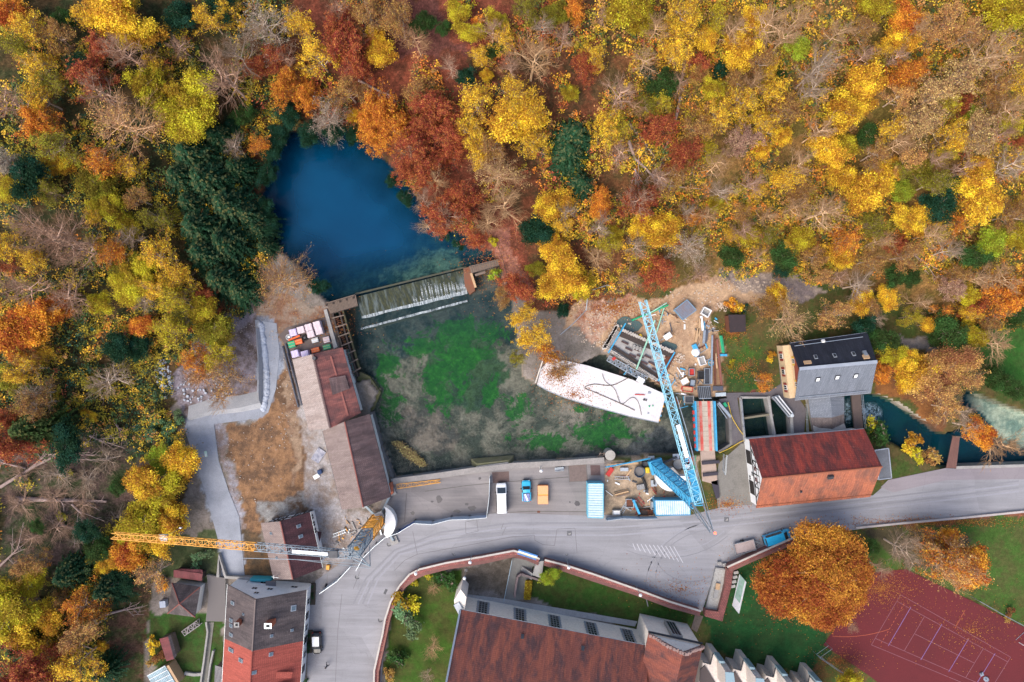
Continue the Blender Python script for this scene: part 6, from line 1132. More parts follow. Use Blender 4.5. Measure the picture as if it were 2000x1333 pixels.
mb = MB(); [mb.box(tuple(W3(1355+i*.8, 806+i*13, .9)), (.5, .7, .3), 0) for i in range(6)]; mb.build('red_brackets', RED, root)
mb = MB(); mb.prism([W(x, y, .4) for x, y in ((1368, 882), (1396, 880), (1402, 948), (1372, 940))], .06, .4); mb.build('timber_ramp', WOODL if False else mat('dusty_boards', (.4, .3, .25), (.3, .23, .19), 1.2, .85), root)
for i, (x0, y0, x1, y1) in enumerate(((1371, 905, 1405, 902), (1373, 928, 1402, 925))): tag(MB().bar(W3(x0, y0, .6), W3(x1, y1, .6), .55, .35).build('rubber_ramp', mat('black_beam', (.045, .04, .055), None, 2, .7)), ('upper', 'lower')[i]+' black beam laid across the bridge approach', 'beam')
tag(MB().prism([W(x, y, .4) for x, y in ((1389, 941), (1402, 938), (1406, 972), (1399, 975))], .06, .4).build('rubber_mat', MATS['black_beam']), 'stack of dark mats by the crane foot on the apron', 'mats')
root = thing('cattle_grid', 'black and white slatted steel grid at the top of the site bridge', 'grating', tuple(W3(1376, 767)))
for i in range(7): mb = MB(); mb.bar(W3(1364+i*3.6, 756, .62), W3(1367+i*3.6, 778, .62), .2, .14); mb.build('slat', DARKST, root)
mb = MB(); mb.prism([W(x, y, .5) for x, y in ((1362, 755), (1387, 754), (1390, 779), (1366, 780))], .3, .52); mb.build('grid_base', STEEL, root)
wall('channel_wall', 'dark concrete wall right of the site bridge channel', [(1402, 785), (1426, 808), (1428, 868), (1404, 884)], -2.6, .15, .5, CONCD); wall('channel_wall', 'thin concrete wall around the water tank', [(1447, 777), (1455, 862), (1515, 855), (1500, 777), (1447, 777)], -3, .5, .4, CONC)
wall('channel_wall', 'pale cross wall dividing the water tank from left to right', [(1450, 818), (1504, 810), (1511, 812)], -3, .2, .35, mat('mossy_cross_wall', (.2, .18, .13), None, 2, .9)); wall('channel_wall', 'upright dividing wall in the water tank', [(1501, 774), (1506, 812), (1513, 854)], -3, .35, .5, CONC)
wall('channel_wall', 'wall between water tank and dark path', [(1546, 812), (1548, 850)], -3, .3, .5, CONC)
root = thing('screen_rake', 'slanting galvanised screen rake over the water tank corner', 'machine', tuple(W3(1530, 795))); mb = MB(); mb.prism([W(x, y, .9) for x, y in ((1508, 776), (1522, 772), (1550, 808), (1541, 816))], .4, .8); mb.build('rake_frame', STEEL, root)
for i in range(4): mb = MB(); mb.bar(W3(1511+i*3.4, 776-i*.6, .95), W3(1542+i*2.2, 813-i*1.4, .95), .12, .1); mb.build('rail', WHITE if i % 2 else DARKST, root)
mb = MB(); mb.tube(W3(1547, 812, .8), W3(1547, 812, 1.3), .35, .3, 12); mb.build('motor', STEEL, root)
def rail(label, pts, z, material=STEEL, name='railing', h=1.0, cat='railing', posts=True, r=.04):
    root = thing(name, label, cat, tuple(W3(*pts[0], z))); P = [W3(x, y, z) for x, y in pts]; mb = MB()
    for dz in (h, h*.5): mb.path([p+Vector((0, 0, dz)) for p in P], r, 5)
    mb.build('rails', material, root)
    for a, b in zip(P, P[1:]):
        n = max(1, int((b-a).length/1.8))
        for i in range(n): p = a.lerp(b, i/n); mb = MB(); mb.tube(p, p+Vector((0, 0, h)), r, r, 5); mb.build('post', material, root)
    return root
rail('steel railing along the left side of the water tank', [(1445, 782), (1453, 860)], .5); rail('steel railing beside the turbine annex', [(1572, 790), (1574, 848)], .1)
hose('yellow hose from the blue pipe to the red roofed mill', [(1422, 786), (1430, 815), (1443, 838), (1456, 857), (1445, 864), (1425, 876), (1405, 885)], .07, mat('yellow_hose', (.6, .4, .05), None, 2, .6), .35)
root = thing('lifting_frame', 'grey steel frame with green bag beside the bridge', 'frame', tuple(W3(1415, 800))); mb = MB(); mb.bar(W3(1403, 787, .9), W3(1427, 815, .9), .45, .3); mb.bar(W3(1400, 790, .7), W3(1420, 818, .7), .12); mb.build('frame_beam', STEEL, root); mb = MB(); mb.box(tuple(W3(1416, 791, .5)), (.8, .5, .4), -1); mb.build('bag', GREEN, root)
o = MB().prism([W(x, y, .2) for x, y in ((1663, 772), (1681, 770), (1686, 836), (1669, 838))], -.2, .2).build('weir_bridge', mat('dark_bridge_deck', (.1, .075, .07), (.07, .055, .05), 1, .9)); tag(o, 'narrow dark bridge deck between slate house and red roofed mill', 'bridge'); rail('thin rail along the narrow dark bridge by the slate house', [(1680, 771), (1686, 836)], .2)
for px, sz, nm in (((1700, 806), (4.6, 4.0), 'churned pale water right of the narrow dark bridge'), ((1656, 806), (1.7, 5.5), 'churned pale water left of the narrow dark bridge')):
    c = W3(*px, RIVZ+.04); m, nt, b = nodes('churned_water'); tcx = nt.nodes.new('ShaderNodeTexCoord').outputs['Object']; z1 = noise(nt, tcx, .8, 8, .75, 1.2)
    gr = nd(nt, 'ShaderNodeTexGradient'); gr.gradient_type = 'SPHERICAL'; nt.links.new(mapv(nt, tcx, (2/sz[0], 2/sz[1], 1)), gr.inputs['Vector']); mm = nt.nodes.new('ShaderNodeMath'); mm.operation = 'MULTIPLY'; nt.links.new(ramp(nt, z1, [(.42, 0), (.62, 1)]), mm.inputs[0]); nt.links.new(ramp(nt, gr.outputs['Fac'], [(0, 0), (.5, 1)]), mm.inputs[1])
    b.inputs['Base Color'].default_value = (.42, .6, .72, 1); nt.links.new(mm.outputs[0], b.inputs['Alpha'])
    o = MB().face([(-sz[0]/2, -sz[1]/2, 0), (sz[0]/2, -sz[1]/2, 0), (sz[0]/2, sz[1]/2, 0), (-sz[0]/2, sz[1]/2, 0)]).build('foam_water', m); o.location = c; tag(o, nm, 'foam', kind='stuff')
plank_deck('footbridge', 'narrow reddish plank footbridge over the river', 'footbridge', [(1861, 852), (1875, 853), (1868, 915), (1848, 914)], .3, 4, mat('red_brown_planks', (.17, .09, .075), (.12, .06, .055), 1.2, .9))
wall('river_wall', 'pale curving wall on the left river bank', [(1714, 766), (1740, 777), (1775, 800), (1812, 822)], -3, -.4, .5, mat('pale_wall', (.34, .3, .25), (.25, .23, .17), 1, .9)); wall('river_wall', 'straight river wall along the footpath', [(1868, 914), (1930, 912), (2150, 906)], -3.2, .25, .5, CONC)
root = thing('solar_canopy', 'flat grey canopy with pale metal edge beside the red roofed mill', 'canopy', tuple(W3(1725, 905))); q = [W3(x, y, 2.6) for x, y in ((1708, 880), (1735, 876), (1741, 934), (1716, 937))]; mb = MB(); mb.prism([(p.x, p.y) for p in q], 2.5, 2.6); mb.build('roof_sheet', mat('flat_roof', (.12, .13, .15), (.08, .08, .09), .5, .6), root); mb = MB(); [mb.bar(q[i], q[(i+1) % 4], .16, .22) for i in range(4)]; mb.build('edge', LEAD, root)
for p in q: mb = MB(); mb.tube((p.x*.998, p.y, -.2), (p.x*.998, p.y, 2.5), .07); mb.build('post', STEEL, root)
def bench(label, px, rz, material, L=1.6, z=0, name='garden_bench'):
    root = thing(name, label, 'bench', tuple(W3(*px, z)), None, rz); mb = MB(); [mb.box((0, -.18+i*.14, .44), (L, .1, .04)) for i in range(4)]; mb.build('seat', material, root, world=False); mb = MB(); [mb.box((0, .34, .58+i*.13), (L, .04, .1)) for i in range(3)]; mb.build('backrest', material, root, world=False)
    for s in (-1, 1): mb = MB(); mb.box((s*L*.4, .03, .21), (.07, .55, .42)); mb.build('leg', material, root, world=False)
    return root
bench('pale green slatted garden bench on the lawn by the mill', (1779, 881), -.5, mat('pale_green_bench', (.45, .55, .4), None, 2, .6), 1.7)
# ------------------------------------------------------------------ brick walls by the road
m, nt, b = nodes('red_coping_tiles'); tc = nt.nodes.new('ShaderNodeTexCoord').outputs['Object']; br = nd(nt, 'ShaderNodeTexBrick', Scale=1.0); br.inputs['Brick Width'].default_value = .42; br.inputs['Row Height'].default_value = .3; br.inputs['Mortar Size'].default_value = .035; br.inputs['Color1'].default_value = (.3, .1, .085, 1); br.inputs['Color2'].default_value = (.22, .07, .065, 1); br.inputs['Mortar'].default_value = (.09, .04, .04, 1)
nt.links.new(tc, br.inputs['Vector']); cc = mixc(nt, .6, br.outputs['Color'], ramp(nt, noise(nt, tc, 1.2, 6), [(.3, .6), (.7, 1.3)]), 'MULTIPLY'); nt.links.new(cc, b.inputs['Base Color']); b.inputs['Roughness'].default_value = .85; COPING = m
def brick(label, outer, inner, h=1.9, edge=True):
    """garden wall with a wide tiled top: outer and inner edge of the tiles, photo pixels"""
    root = thing('brick_wall', label, 'wall', tuple(W3(*outer[0], 0))); mb = MB(); mt_ = MB(); ed = MB(); n = len(outer)
    for i in range(n-1):
        o0, o1, i1, i0 = W3(*outer[i], h), W3(*outer[i+1], h), W3(*inner[i+1], h-.55), W3(*inner[i], h-.55); mt_.face([o0, o1, i1, i0]) if (o1-o0).cross(i0-o0).z > 0 else mt_.face([i0, i1, o1, o0])
        k = lambda a, b, t: a.lerp(b, t); q = [k(o0, i0, .06), k(o1, i1, .06), k(o1, i1, .94), k(o0, i0, .94)]; mb.prism([(p.x, p.y) for p in q], -.4, [h-.1, h-.1, h-.62, h-.62] if True else 0, bottom=False)
        ed.bar(o0+Vector((0, 0, .03)), o1+Vector((0, 0, .03)), .3, .14)
    mb.build('wall_body', mat('brick_face', (.26, .12, .1), (.18, .09, .08), 1.5, .9), root); mt_.build('tiled_top', COPING, root)
    if edge: ed.build('plaster_edge', mat('pale_plaster_edge', (.5, .46, .42), (.36, .33, .3), 1, .9), root)
    return root
brick('long red tiled wall curving round the church garden corner', [(727, 1420), (731, 1310), (742, 1260), (747, 1240), (752, 1210), (763, 1175), (780, 1145), (800, 1122), (820, 1112), (870, 1100), (940, 1088), (1003, 1076), (1030, 1083), (1054, 1092)], [(738, 1420), (741, 1312), (752, 1262), (756, 1243), (763, 1210), (775, 1172), (792, 1148), (815, 1130), (832, 1123), (875, 1112), (945, 1101), (1003, 1088), (1028, 1094), (1051, 1104)])
brick('straight red tiled wall between church lawn and parking area', [(1064, 1094), (1110, 1106), (1160, 1122), (1240, 1150), (1310, 1176), (1369, 1194)], [(1062, 1104), (1106, 1118), (1156, 1135), (1236, 1161), (1306, 1187), (1366, 1203)])
brick('red tiled wall running from planter to the orange tree', [(1420, 1108), (1460, 1090), (1512, 1067), (1555, 1048)], [(1427, 1116), (1464, 1099), (1516, 1077), (1560, 1058)])
brick('short L shaped red tiled wall round the planter', [(1420, 1112), (1416, 1145), (1403, 1195), (1378, 1192)], [(1432, 1114), (1428, 1148), (1411, 1214), (1376, 1204)], 1.6, False)
wall('kerb_wall', 'low pale kerb wall along the leafy verge by the road', [(1672, 1032), (1760, 1023), (1880, 1012), (2000, 1000), (2150, 985)], -.2, .5, .35, mat('pale_kerb', (.45, .4, .38), (.34, .3, .29), 1, .9))
sheet('church_path', [(985, 1175), (990, 1150), (1000, 1090), (1062, 1096), (1040, 1108), (1036, 1142), (1028, 1170)], .03, mat('slab_path', (.2, .2, .19), (.14, .14, .135), .8, .9), 'grey slab path by the church stairs', 'path')
sheet('church_apron', [(905, 1160), (985, 1170), (1245, 1214), (1240, 1224), (900, 1170)], .06, mat('pale_slab', (.38, .37, .37), (.28, .28, .28), .8, .9), 'pale slab strip along the church wall', 'paving')
rail('blue grey handrail wall beside the church ramp', [(1000, 1092), (984, 1172)], 0, mat('blue_grey_paint', (.35, .45, .52), None, 2, .5), 'railing', 1.1)
root = thing('stairs', 'grey stone stairs with curved parapet down to the church', 'stairs', tuple(W3(1030, 1115))); mb = MB()
for i in range(8): mb.prism([W(x, y, 0) for x, y in ((1019+i*2.6, 1106+i*1.2), (1021.6+i*2.6, 1107+i*1.2), (1020+i*2.6, 1119+i*1.3), (1017+i*2.6, 1117+i*1.3))], -.1, .2+i*.16)
mb.build('step', CONC, root); mb = MB(); P = [W3(x, y, 1.0) for x, y in ((1005, 1165), (1008, 1140), (1011, 1125), (1018, 1120), (1040, 1127), (1060, 1134))]; [mb.bar(a, b, .35, 1.2) for a, b in zip(P, P[1:])]; mb.build('parapet', mat('mauve_stone', (.17, .13, .13), None, 2, .9), root)
mb = MB(); mb.prism([W(x, y, 1.4) for x, y in ((1048, 1098), (1062, 1096), (1058, 1130), (1040, 1124))], -.1, 1.4); mb.build('landing', CONC, root)
o = thing('hedge', 'clipped yellow hedge block beside the church path', 'hedge', tuple(W3(1031, 1150))); rr = np.random.default_rng(9); P = np.stack([rr.random(2200)*1.2-.6, rr.random(2200)*3.3-1.65, .15+.85*rr.random(2200)], 1); P[:, 0] += P[:, 1]*.1; cr = bpy.data.objects.new('foliage', quads_mesh('foliage', leaves(P, .11, rr, .5), rr.random(2200), LEAF)); cr.color = (.4, .27, .02, 1); COL.objects.link(cr); cr.parent = o; mb = MB(); [mb.tube(W3(1031, 1142+k*8, -.1), W3(1031, 1142+k*8, .6), .05) for k in range(3)]; mb.build('stem', WOODD, o)
plank_deck('plank_path', 'sloping plank walkway beside the church wing', 'walkway', [(1358, 1200), (1374, 1204), (1361, 1236), (1350, 1228)], .1, 5, WOOD, .1, False)
# ------------------------------------------------------------------ vehicles
def vehicle(name, label, cat, px, rz, st, paint, roofm=None, glass_idx=(2, 3), rear_idx=None, wheels=(1.4, -1.4), ww=.95, trim=BLACK, z=.04, group=None, side_glass=(3, -2), lamps=True):
    """st: stations (x, half width, z bottom, z belt, half roof width, z roof) from rear to front"""
    root = thing(name, label, cat, tuple(W3(*px, z)), group, rz); mb = MB(); n = len(st); V = []
    for (x, hw, zb, zl, hr, zr) in st: V += [(x, -hw*.94, zb), (x, -hw, zb+.22), (x, -hw, zl), (x, -hr, zr), (x, 0, zr+.025), (x, hr, zr), (x, hw, zl), (x, hw, zb+.22), (x, hw*.94, zb)]
    F_ = []; mi = []
    for i in range(n-1):
        for j in range(8): a = i*9+j; F_.append((a, a+9, a+10, a+1)[::-1])
    F_ += [tuple(range(0, 9)), tuple(range((n-1)*9, n*9))[::-1]]; F_ = [f[::-1] for f in F_]; mb.add(V, F_); body = mb.build('body', paint, root, world=False, bevel=.05)
    mod = body.modifiers['bevel']; 
    def panel(pts, nm, m_, up=.012, par=None):
        P = [Vector(p) for p in pts]; nn = poly_n(P); c = sum(P, Vector())/len(P); P = [c+(p-c)*.9 for p in P]; mb = MB(); lo = [p+nn*.002 for p in P]; hi = [p+nn*up for p in P]; mb.face(hi); k = len(P); [mb.face([lo[i], lo[(i+1) % k], hi[(i+1) % k], hi[i]]) for i in range(k)]; return mb.build(nm, m_, par or root, world=False)
    S = lambda i, s: (Vector((st[i][0], s*st[i][1], st[i][3])), Vector((st[i][0], s*st[i][4], st[i][5])))
    for nm, pr in (('windscreen', glass_idx), ('rear_window', rear_idx)):
        if pr:
            i, j = pr; P = [(st[i][0], -st[i][4], st[i][5]), (st[j][0], -st[j][4], st[j][5]), (st[j][0], st[j][4], st[j][5]), (st[i][0], st[i][4], st[i][5])]; panel([Vector(p)+Vector((0, 0, .03)) for p in P], nm, GLASS)
    i0, i1 = side_glass; i1 = i1 % n
    for s in (-1, 1):
        for i in range(i0, i1):
            a, b = S(i, s), S(i+1, s); P = [a[0], b[0], b[1], a[1]]; P = P if s < 0 else P[::-1]; panel(P, 'side_window', GLASS, .012)
    if roofm:
        i, j = roofm[1]; P = [(st[i][0], -st[i][4], st[i][5]), (st[j][0], -st[j][4], st[j][5]), (st[j][0], st[j][4], st[j][5]), (st[i][0], st[i][4], st[i][5])]; panel([Vector(p)+Vector((0, 0, .028)) for p in P], 'roof', roofm[0], .02)
    for x in wheels:
        for s in (-1, 1):
            mb = MB(); mb.tube((x, s*(ww-.22), .32), (x, s*ww, .32), .32, .32, 16); t = mb.build('wheel', BLACK, root, world=False); mb = MB(); mb.tube((x, s*ww, .32), (x, s*(ww+.012), .32), .2, .18, 12); mb.build('rim', STEEL, t, world=False)
    xf, xr = st[-1][0], st[0][0]
    if lamps:
        for s in (-1, 1):
            mb = MB(); mb.box((xf-.12, s*st[-1][1]*.78, st[-1][3]-.04), (.3, .3, .16)); mb.build('headlight', mat('lamp_lens', (.75, .75, .75), None, 2, .2), root, world=False); mb = MB(); mb.box((xr+.04, s*st[0][1]*.86, st[0][3]-.05), (.14, .18, .3)); mb.build('tail_light', RED, root, world=False)
            xm = st[glass_idx[0]][0]+.1; mb = MB(); mb.box((xm, s*(st[2][1]+.1), 1.05), (.16, .24, .16)); mb.build('wing_mirror', trim, root, world=False)
    mb = MB(); mb.box((xf+.02, 0, .42), (.16, st[-1][1]*1.8, .22)); mb.build('bumper', trim, root, world=False); mb = MB(); mb.box((xr-.03, 0, .42), (.14, st[0][1]*1.8, .22)); mb.build('bumper', trim, root, world=False)
    return root
VANW = mat('van_white', (.78, .79, .8), (.74, .75, .76), 1, .3, coat=.5); CARB = mat('car_blue', (.025, .38, .68), (.02, .33, .6), 1, .3, coat=.6); CARC = mat('car_cyan', (.03, .38, .6), (.025, .33, .52), 1, .3, coat=.6); CARK = mat('car_black', (.012, .013, .018), None, 1, .25, coat=.6)
van = [(-2.5, .88, .3, 1.05, .72, 1.75), (-2.42, .94, .28, 1.1, .78, 1.88), (1.0, .94, .28, 1.1, .8, 1.92), (1.95, .92, .28, 1.08, .8, 1.2), (2.45, .86, .3, .95, .7, 1.02), (2.6, .72, .36, .8, .55, .84)]
vehicle('parked_van', 'white panel van parked nose up in the yard', 'van', (980, 971), R(92), van, VANW, (WHITE, (1, 2)), (2, 3), None, (1.6, -1.5), .95, side_glass=(1, 2))
van2 = [(-2.35, .86, .3, 1.05, .66, 1.6), (-2.2, .92, .28, 1.1, .76, 1.86), (1.0, .92, .28, 1.1, .78, 1.88), (1.8, .9, .28, 1.08, .76, 1.2), (2.25, .84, .3, .95, .68, 1.02), (2.4, .7, .36, .8, .52, .84)]
vehicle('parked_van', 'bright blue minibus parked beside the big orange tree', 'van', (1514, 1047), R(17), van2, CARB, None, (2, 3), (0, 1), (1.5, -1.4), .93, side_glass=(1, 2))
pick = [(-1.9, .74, .3, .85, .64, .9), (-1.8, .8, .26, .92, .7, .95), (-.35, .82, .26, .92, .72, .98), (-.2, .82, .26, .95, .62, 1.5), (.35, .82, .26, .95, .64, 1.5), (.85, .8, .26, .9, .68, .98), (1.6, .74, .28, .82, .6, .88), (1.8, .62, .34, .7, .48, .72)]
root = vehicle('small_pickup', 'small bright blue pickup with a loaded cargo bed', 'pickup', (1028, 957), R(92), pick, CARC, None, (4, 5), None, (1.2, -1.2), .83, side_glass=(3, 4))
mb = MB(); mb.box((-1.08, 0, 1.0), (1.4, 1.2, .1)); mb.build('cargo_bed', BLACK, root, world=False); mb = MB(); [mb.box((-1.6+.26*i, -.4+.27*j, 1.1), (.22, .23, .12)) for i in range(5) for j in range(4)]; mb.build('crate_load', mat('violet_crates', (.3, .34, .62), (.22, .24, .5), 3, .6), root, world=False); mb = MB(); mb.box((-1.1, .05, 1.22), (1.3, .28, .1), .35); mb.build('white_board', WHITE, root, world=False)
mini = [(-1.85, .74, .3, .85, .6, .95), (-1.72, .82, .25, .92, .64, 1.3), (-1.45, .84, .25, .93, .66, 1.42), (.35, .84, .25, .93, .66, 1.42), (.95, .83, .25, .92, .7, .98), (1.65, .76, .28, .82, .62, .86), (1.88, .62, .34, .68, .46, .7)]
vehicle('parked_car', 'black hatchback with white roof parked by the white house', 'car', (621, 1253), R(-88), mini, CARK, (WHITE, (2, 3)), (3, 4), (0, 1), (1.2, -1.2), .85, side_glass=(2, 3))
root = thing('box_trailer', 'orange two lid box trailer standing in the yard', 'trailer', tuple(W3(1060, 964))); PEACH = mat('peach_lid', (.75, .36, .17), (.68, .32, .15), .6, .6)
mb = MB(); mb.box((0, 0, .75), (1.85, 3.3, .9)); mb.build('trailer_box', mat('orange_side', (.55, .2, .06), None, 2, .6), root, world=False, bevel=.04)
for s in (-1, 1): mb = MB(); mb.box((0, s*.86, 1.24), (1.8, 1.5 if s < 0 else 1.55, .08)); mb.build('lid', PEACH, root, world=False, bevel=.02)
mb = MB(); mb.box((0, .02, 1.245), (1.75, .14, .1)); mb.build('hinge_bar', ORANGE, root, world=False)
for s in (-1, 1): mb = MB(); mb.tube((s*.95, 0, .3), (s*.8, 0, .3), .3, .3, 14); mb.build('wheel', BLACK, root, world=False)
root = thing('flat_trailer', 'open grey car trailer hitched behind the blue minibus', 'trailer', tuple(W3(1454, 1066)), None, R(14)); mb = MB(); mb.box((-.2, 0, .55), (3.6, 1.9, .1)); mb.build('trailer_bed', mat('worn_plywood', (.36, .3, .3), (.28, .22, .21), .9, .85, spots=((.4, .12, .08), 1.3, .7)), root, world=False)
mb = MB(); [mb.box((-.2, s*.97, .72), (3.7, .06, .34)) for s in (-1, 1)]; [mb.box((-.2+s*1.83, 0, .72), (.06, 1.9, .34)) for s in (-1, 1)]; mb.build('side_boards', STEEL, root, world=False)
mb = MB(); mb.bar((1.6, .5, .45), (2.7, 0, .45), .09); mb.bar((1.6, -.5, .45), (2.7, 0, .45), .09); mb.build('drawbar', STEEL, root, world=False)
for s in (-1, 1): mb = MB(); mb.tube((-.3, s*1.0, .3), (-.3, s*1.18, .3), .3, .3, 14); mb.build('wheel', BLACK, root, world=False)
# ------------------------------------------------------------------ a person walking on the road
root = thing('person', 'person in dark clothes walking on the lower road', 'person', tuple(W3(641, 1297, .02)), None, 1.2)
sk = {'pel': ((0, 0, .95), .15), 'chest': ((0, .03, 1.3), .17), 'neck': ((0, .04, 1.5), .07), 'head': ((0, .07, 1.64), .105), 'top': ((0, .06, 1.72), .085)}
ed = [('pel', 'chest'), ('chest', 'neck'), ('neck', 'head'), ('head', 'top')]
for s in (-1, 1):
    k = str(s); sk.update({'h'+k: ((s*.1, 0, .9), .1), 'k'+k: ((s*.1, s*.16+.05, .5), .07), 'a'+k: ((s*.1, s*.28, .09), .05), 't'+k: ((s*.11, s*.28+.17, .04), .04), 's'+k: ((s*.2, .02, 1.42), .075), 'e'+k: ((s*.27, -s*.1, 1.14), .05), 'w'+k: ((s*.27, -s*.2+.12, .94), .035), 'p'+k: ((s*.27, -s*.22+.16, .86), .04)})
    ed += [('pel', 'h'+k), ('h'+k, 'k'+k), ('k'+k, 'a'+k), ('a'+k, 't'+k), ('chest', 's'+k), ('s'+k, 'e'+k), ('e'+k, 'w'+k), ('w'+k, 'p'+k)]
    for f in range(5):
        x, y, z_ = sk['p'+k][0]; nm = f'f{f}'+k; sk[nm] = ((x-s*.01*(f == 4), y+(f-1.5)*.02+(.04 if f == 4 else 0), z_-.085+abs(f-1.3)*.012), .009); ed.append(('p'+k, nm))
names = list(sk); me = bpy.data.meshes.new('body'); me.from_pydata([sk[n][0] for n in names], [(names.index(a), names.index(b)) for a, b in ed], []); body = bpy.data.objects.new('body', me); COL.objects.link(body); body.parent = root
mdf = body.modifiers.new('skin', 'SKIN'); lay_ = me.skin_vertices[0] if me.skin_vertices else None
if lay_ is None:
    bpy.context.view_layer.objects.active = body; 
    try: bpy.ops.mesh.customdata_skin_add()
    except Exception: pass
    lay_ = me.skin_vertices[0] if me.skin_vertices else None
if lay_:
    for i, nme in enumerate(names): lay_.data[i].radius = (sk[nme][1],)*2
    lay_.data[0].use_root = True
sb = body.modifiers.new('smooth', 'SUBSURF'); sb.levels = sb.render_levels = 1; me.materials.append(mat('dark_clothes', (.03, .035, .05), (.02, .02, .03), 4, .9))
mb = MB(); mb.ball((0, .06, 1.69), .105, 12, 7); mb.build('hair', mat('dark_hair', (.03, .02, .015), None, 6, .8), root, world=False, smooth=True)
mb = MB(); mb.ball((0, .09, 1.62), .095, 12, 7, 1.15); mb.ball((0, .19, 1.61), .02, 6, 4); [mb.ball((s*.1, .07, 1.62), .025, 6, 4) for s in (-1, 1)]; mb.build('face', mat('skin', (.5, .3, .22), None, 4, .6), root, world=False, smooth=True)
# ------------------------------------------------------------------ street furniture
def lamp(label, foot, globe, hh=4.2):
    root = thing('street_lamp', label, 'street lamp', tuple(W3(*foot, 0)), 'globe lamps along the road'); g = W3(*globe, hh); f = W3(*foot, 0); f = Vector((g.x, g.y, 0)); mb = MB(); mb.tube(f, Vector((g.x, g.y, hh-.2)), .07, .05); mb.build('post', STEEL, root); mb = MB(); mb.ball(g, .3, 16, 10); mb.build('globe', mat('opal_globe', (.75, .75, .74), (.7, .7, .7), 2, .3), root, smooth=True); mb = MB(); mb.tube(g-Vector((0, 0, .36)), g-Vector((0, 0, .25)), .14, .14); mb.build('collar', DARKST, root); mb = MB(); mb.box((f.x, f.y, .05), (.5, .5, .1)); mb.build('foot_plate', CONC, root)
for lb, f_, g_ in (('globe lamp on the bend of the curved red wall', (815, 1112), (812, 1121)), ('globe lamp at the middle of the curved red wall', (917, 1090), (918, 1099)), ('globe lamp by the left end of the straight red wall', (1108, 1100), (1111, 1109)), ('globe lamp at the middle of the straight red wall', (1247, 1154), (1251, 1163)), ('globe lamp in the gravel bed behind the wall', (905, 1122), (907, 1130))): lamp(lb, f_, g_)
MH = mat('manhole_iron', (.1, .1, .11), (.15, .15, .16), 3, .7)
for i, (x, y, lb) in enumerate(((760, 1063, 'round manhole in the road below the orange crane'), (698, 1127, 'round manhole in the lower road'), (1112, 1042, 'square rimmed manhole in the middle of the road'), (1419, 1015, 'square rimmed manhole below the blue crane tip ties'), (743, 1211, 'round manhole beside the curved wall'), (885, 1081, 'upper of two small covers by the wall'), (887, 1084, 'lower of two small covers by the wall'), (1107, 1083, 'small cover near the straight red wall'))):
    root = thing('manhole', lb, 'manhole', tuple(W3(x, y, .02)), 'covers in the road'); r_ = .42 if i < 5 else .24; mb = MB()
    if i in (2, 3): mb.box(tuple(W3(x, y, .028)), (.85, .85, .012)); mb.build('rim', MH, root)
    else: mb.tube(W3(x, y, .022), W3(x, y, .034), r_, r_, 20); mb.build('rim', MH, root)
    mb = MB(); mb.tube(W3(x, y, .03), W3(x, y, .042), r_*.62, r_*.62, 18); mb.build('lid', CONC, root)
tag(MB().box(tuple(W3(753, 1156, .03)), (.45, .95, .02), -.45).build('drain_grate', DARKST), 'dark drain grate beside the curved wall', 'drain'); tag(MB().box(tuple(W3(1052, 1000, .045)), (.5, .35, .02)).build('drain_grate', RUST), 'rusty drain grate at the yard edge', 'drain')
def paint(name, label, segs, wd, material, z=.026, kind='structure'):
    mb = MB()
    for p, q in segs:
        a, b_ = W3(*p, z), W3(*q, z); u = (b_-a).normalized(); s = Vector((-u.y, u.x, 0))*wd/2; mb.face([a-s, b_-s, b_+s, a+s])
    o = mb.build(name, material); return tag(o, label, 'marking', kind=kind)
LINE = mat('worn_road_paint', (.5, .5, .53), (.36, .36, .4), 1.5, .8)
paint('road_marking', 'worn white hatched lines on the parking area', [((1236+i*8, 1062+i*.6), (1241+i*8.6+min(i, 6)*1.2, 1074+i*2.6)) for i in range(11)], .12, LINE)
SEAM = mat('tar_seam', (.12, .115, .12), (.16, .16, .17), 1.5, .9)
def seams(segs, wd, nm='road_joint'): paint(nm, 'dark tar seams in the road surface', segs, wd, SEAM, .0255)
pl = lambda P: list(zip(P, P[1:]))
seams(pl([(815, 1083), (900, 1068), (1000, 1049), (1044, 1046), (1045, 1056), (1060, 1064), (1083, 1066), (1088, 1034), (1123, 1032), (1127, 1080)])+pl([(815, 1083), (790, 1095), (770, 1115)])+pl([(806, 1038), (815, 1083)])+pl([(909, 1020), (931, 1016), (934, 1038), (910, 1043), (909, 1020)])+pl([(668, 1160), (660, 1230), (655, 1333)])+pl([(704, 1115), (690, 1150)])+[((979, 1034), (983, 1023)), ((981, 1045), (988, 1030))], .07)
YS = mat('yard_joint', (.1, .09, .085), (.15, .14, .13), 2, .9)
o = paint('yard_joint', 'dark joints between the yard slabs', pl([(830, 960), (910, 949), (960, 944), (1110, 932)])+pl([(794, 964), (790, 1020)])+pl([(952, 1003), (1040, 999), (1148, 1000)])+pl([(1110, 905), (1112, 942)])+pl([(1145, 905), (1148, 945)])+pl([(1112, 941), (1148, 940)]), .12, YS, .041)
def patch(label, poly, m_, z=.042, name='yard_patch'): sheet(name, poly, z, m_, label, 'patch')
patch('brown rusty plate area by the yard wall', [(961, 923), (994, 921), (995, 942), (963, 944)], mat('brown_patch', (.14, .095, .085), (.1, .07, .065), 1, .9)); patch('gravel square at the yard end', [(1111, 908), (1144, 907), (1147, 940), (1113, 941)], mat('gravel_patch', (.17, .13, .12), (.12, .095, .085), 2, .95)); patch('rusty hatch square at the yard corner', [(1153, 909), (1172, 909), (1173, 929), (1154, 929)], mat('hatch_patch', (.13, .085, .08), (.09, .06, .06), 1, .9))
WET = mat('wet_stain', (.07, .065, .07), (.1, .09, .09), 1, .3)
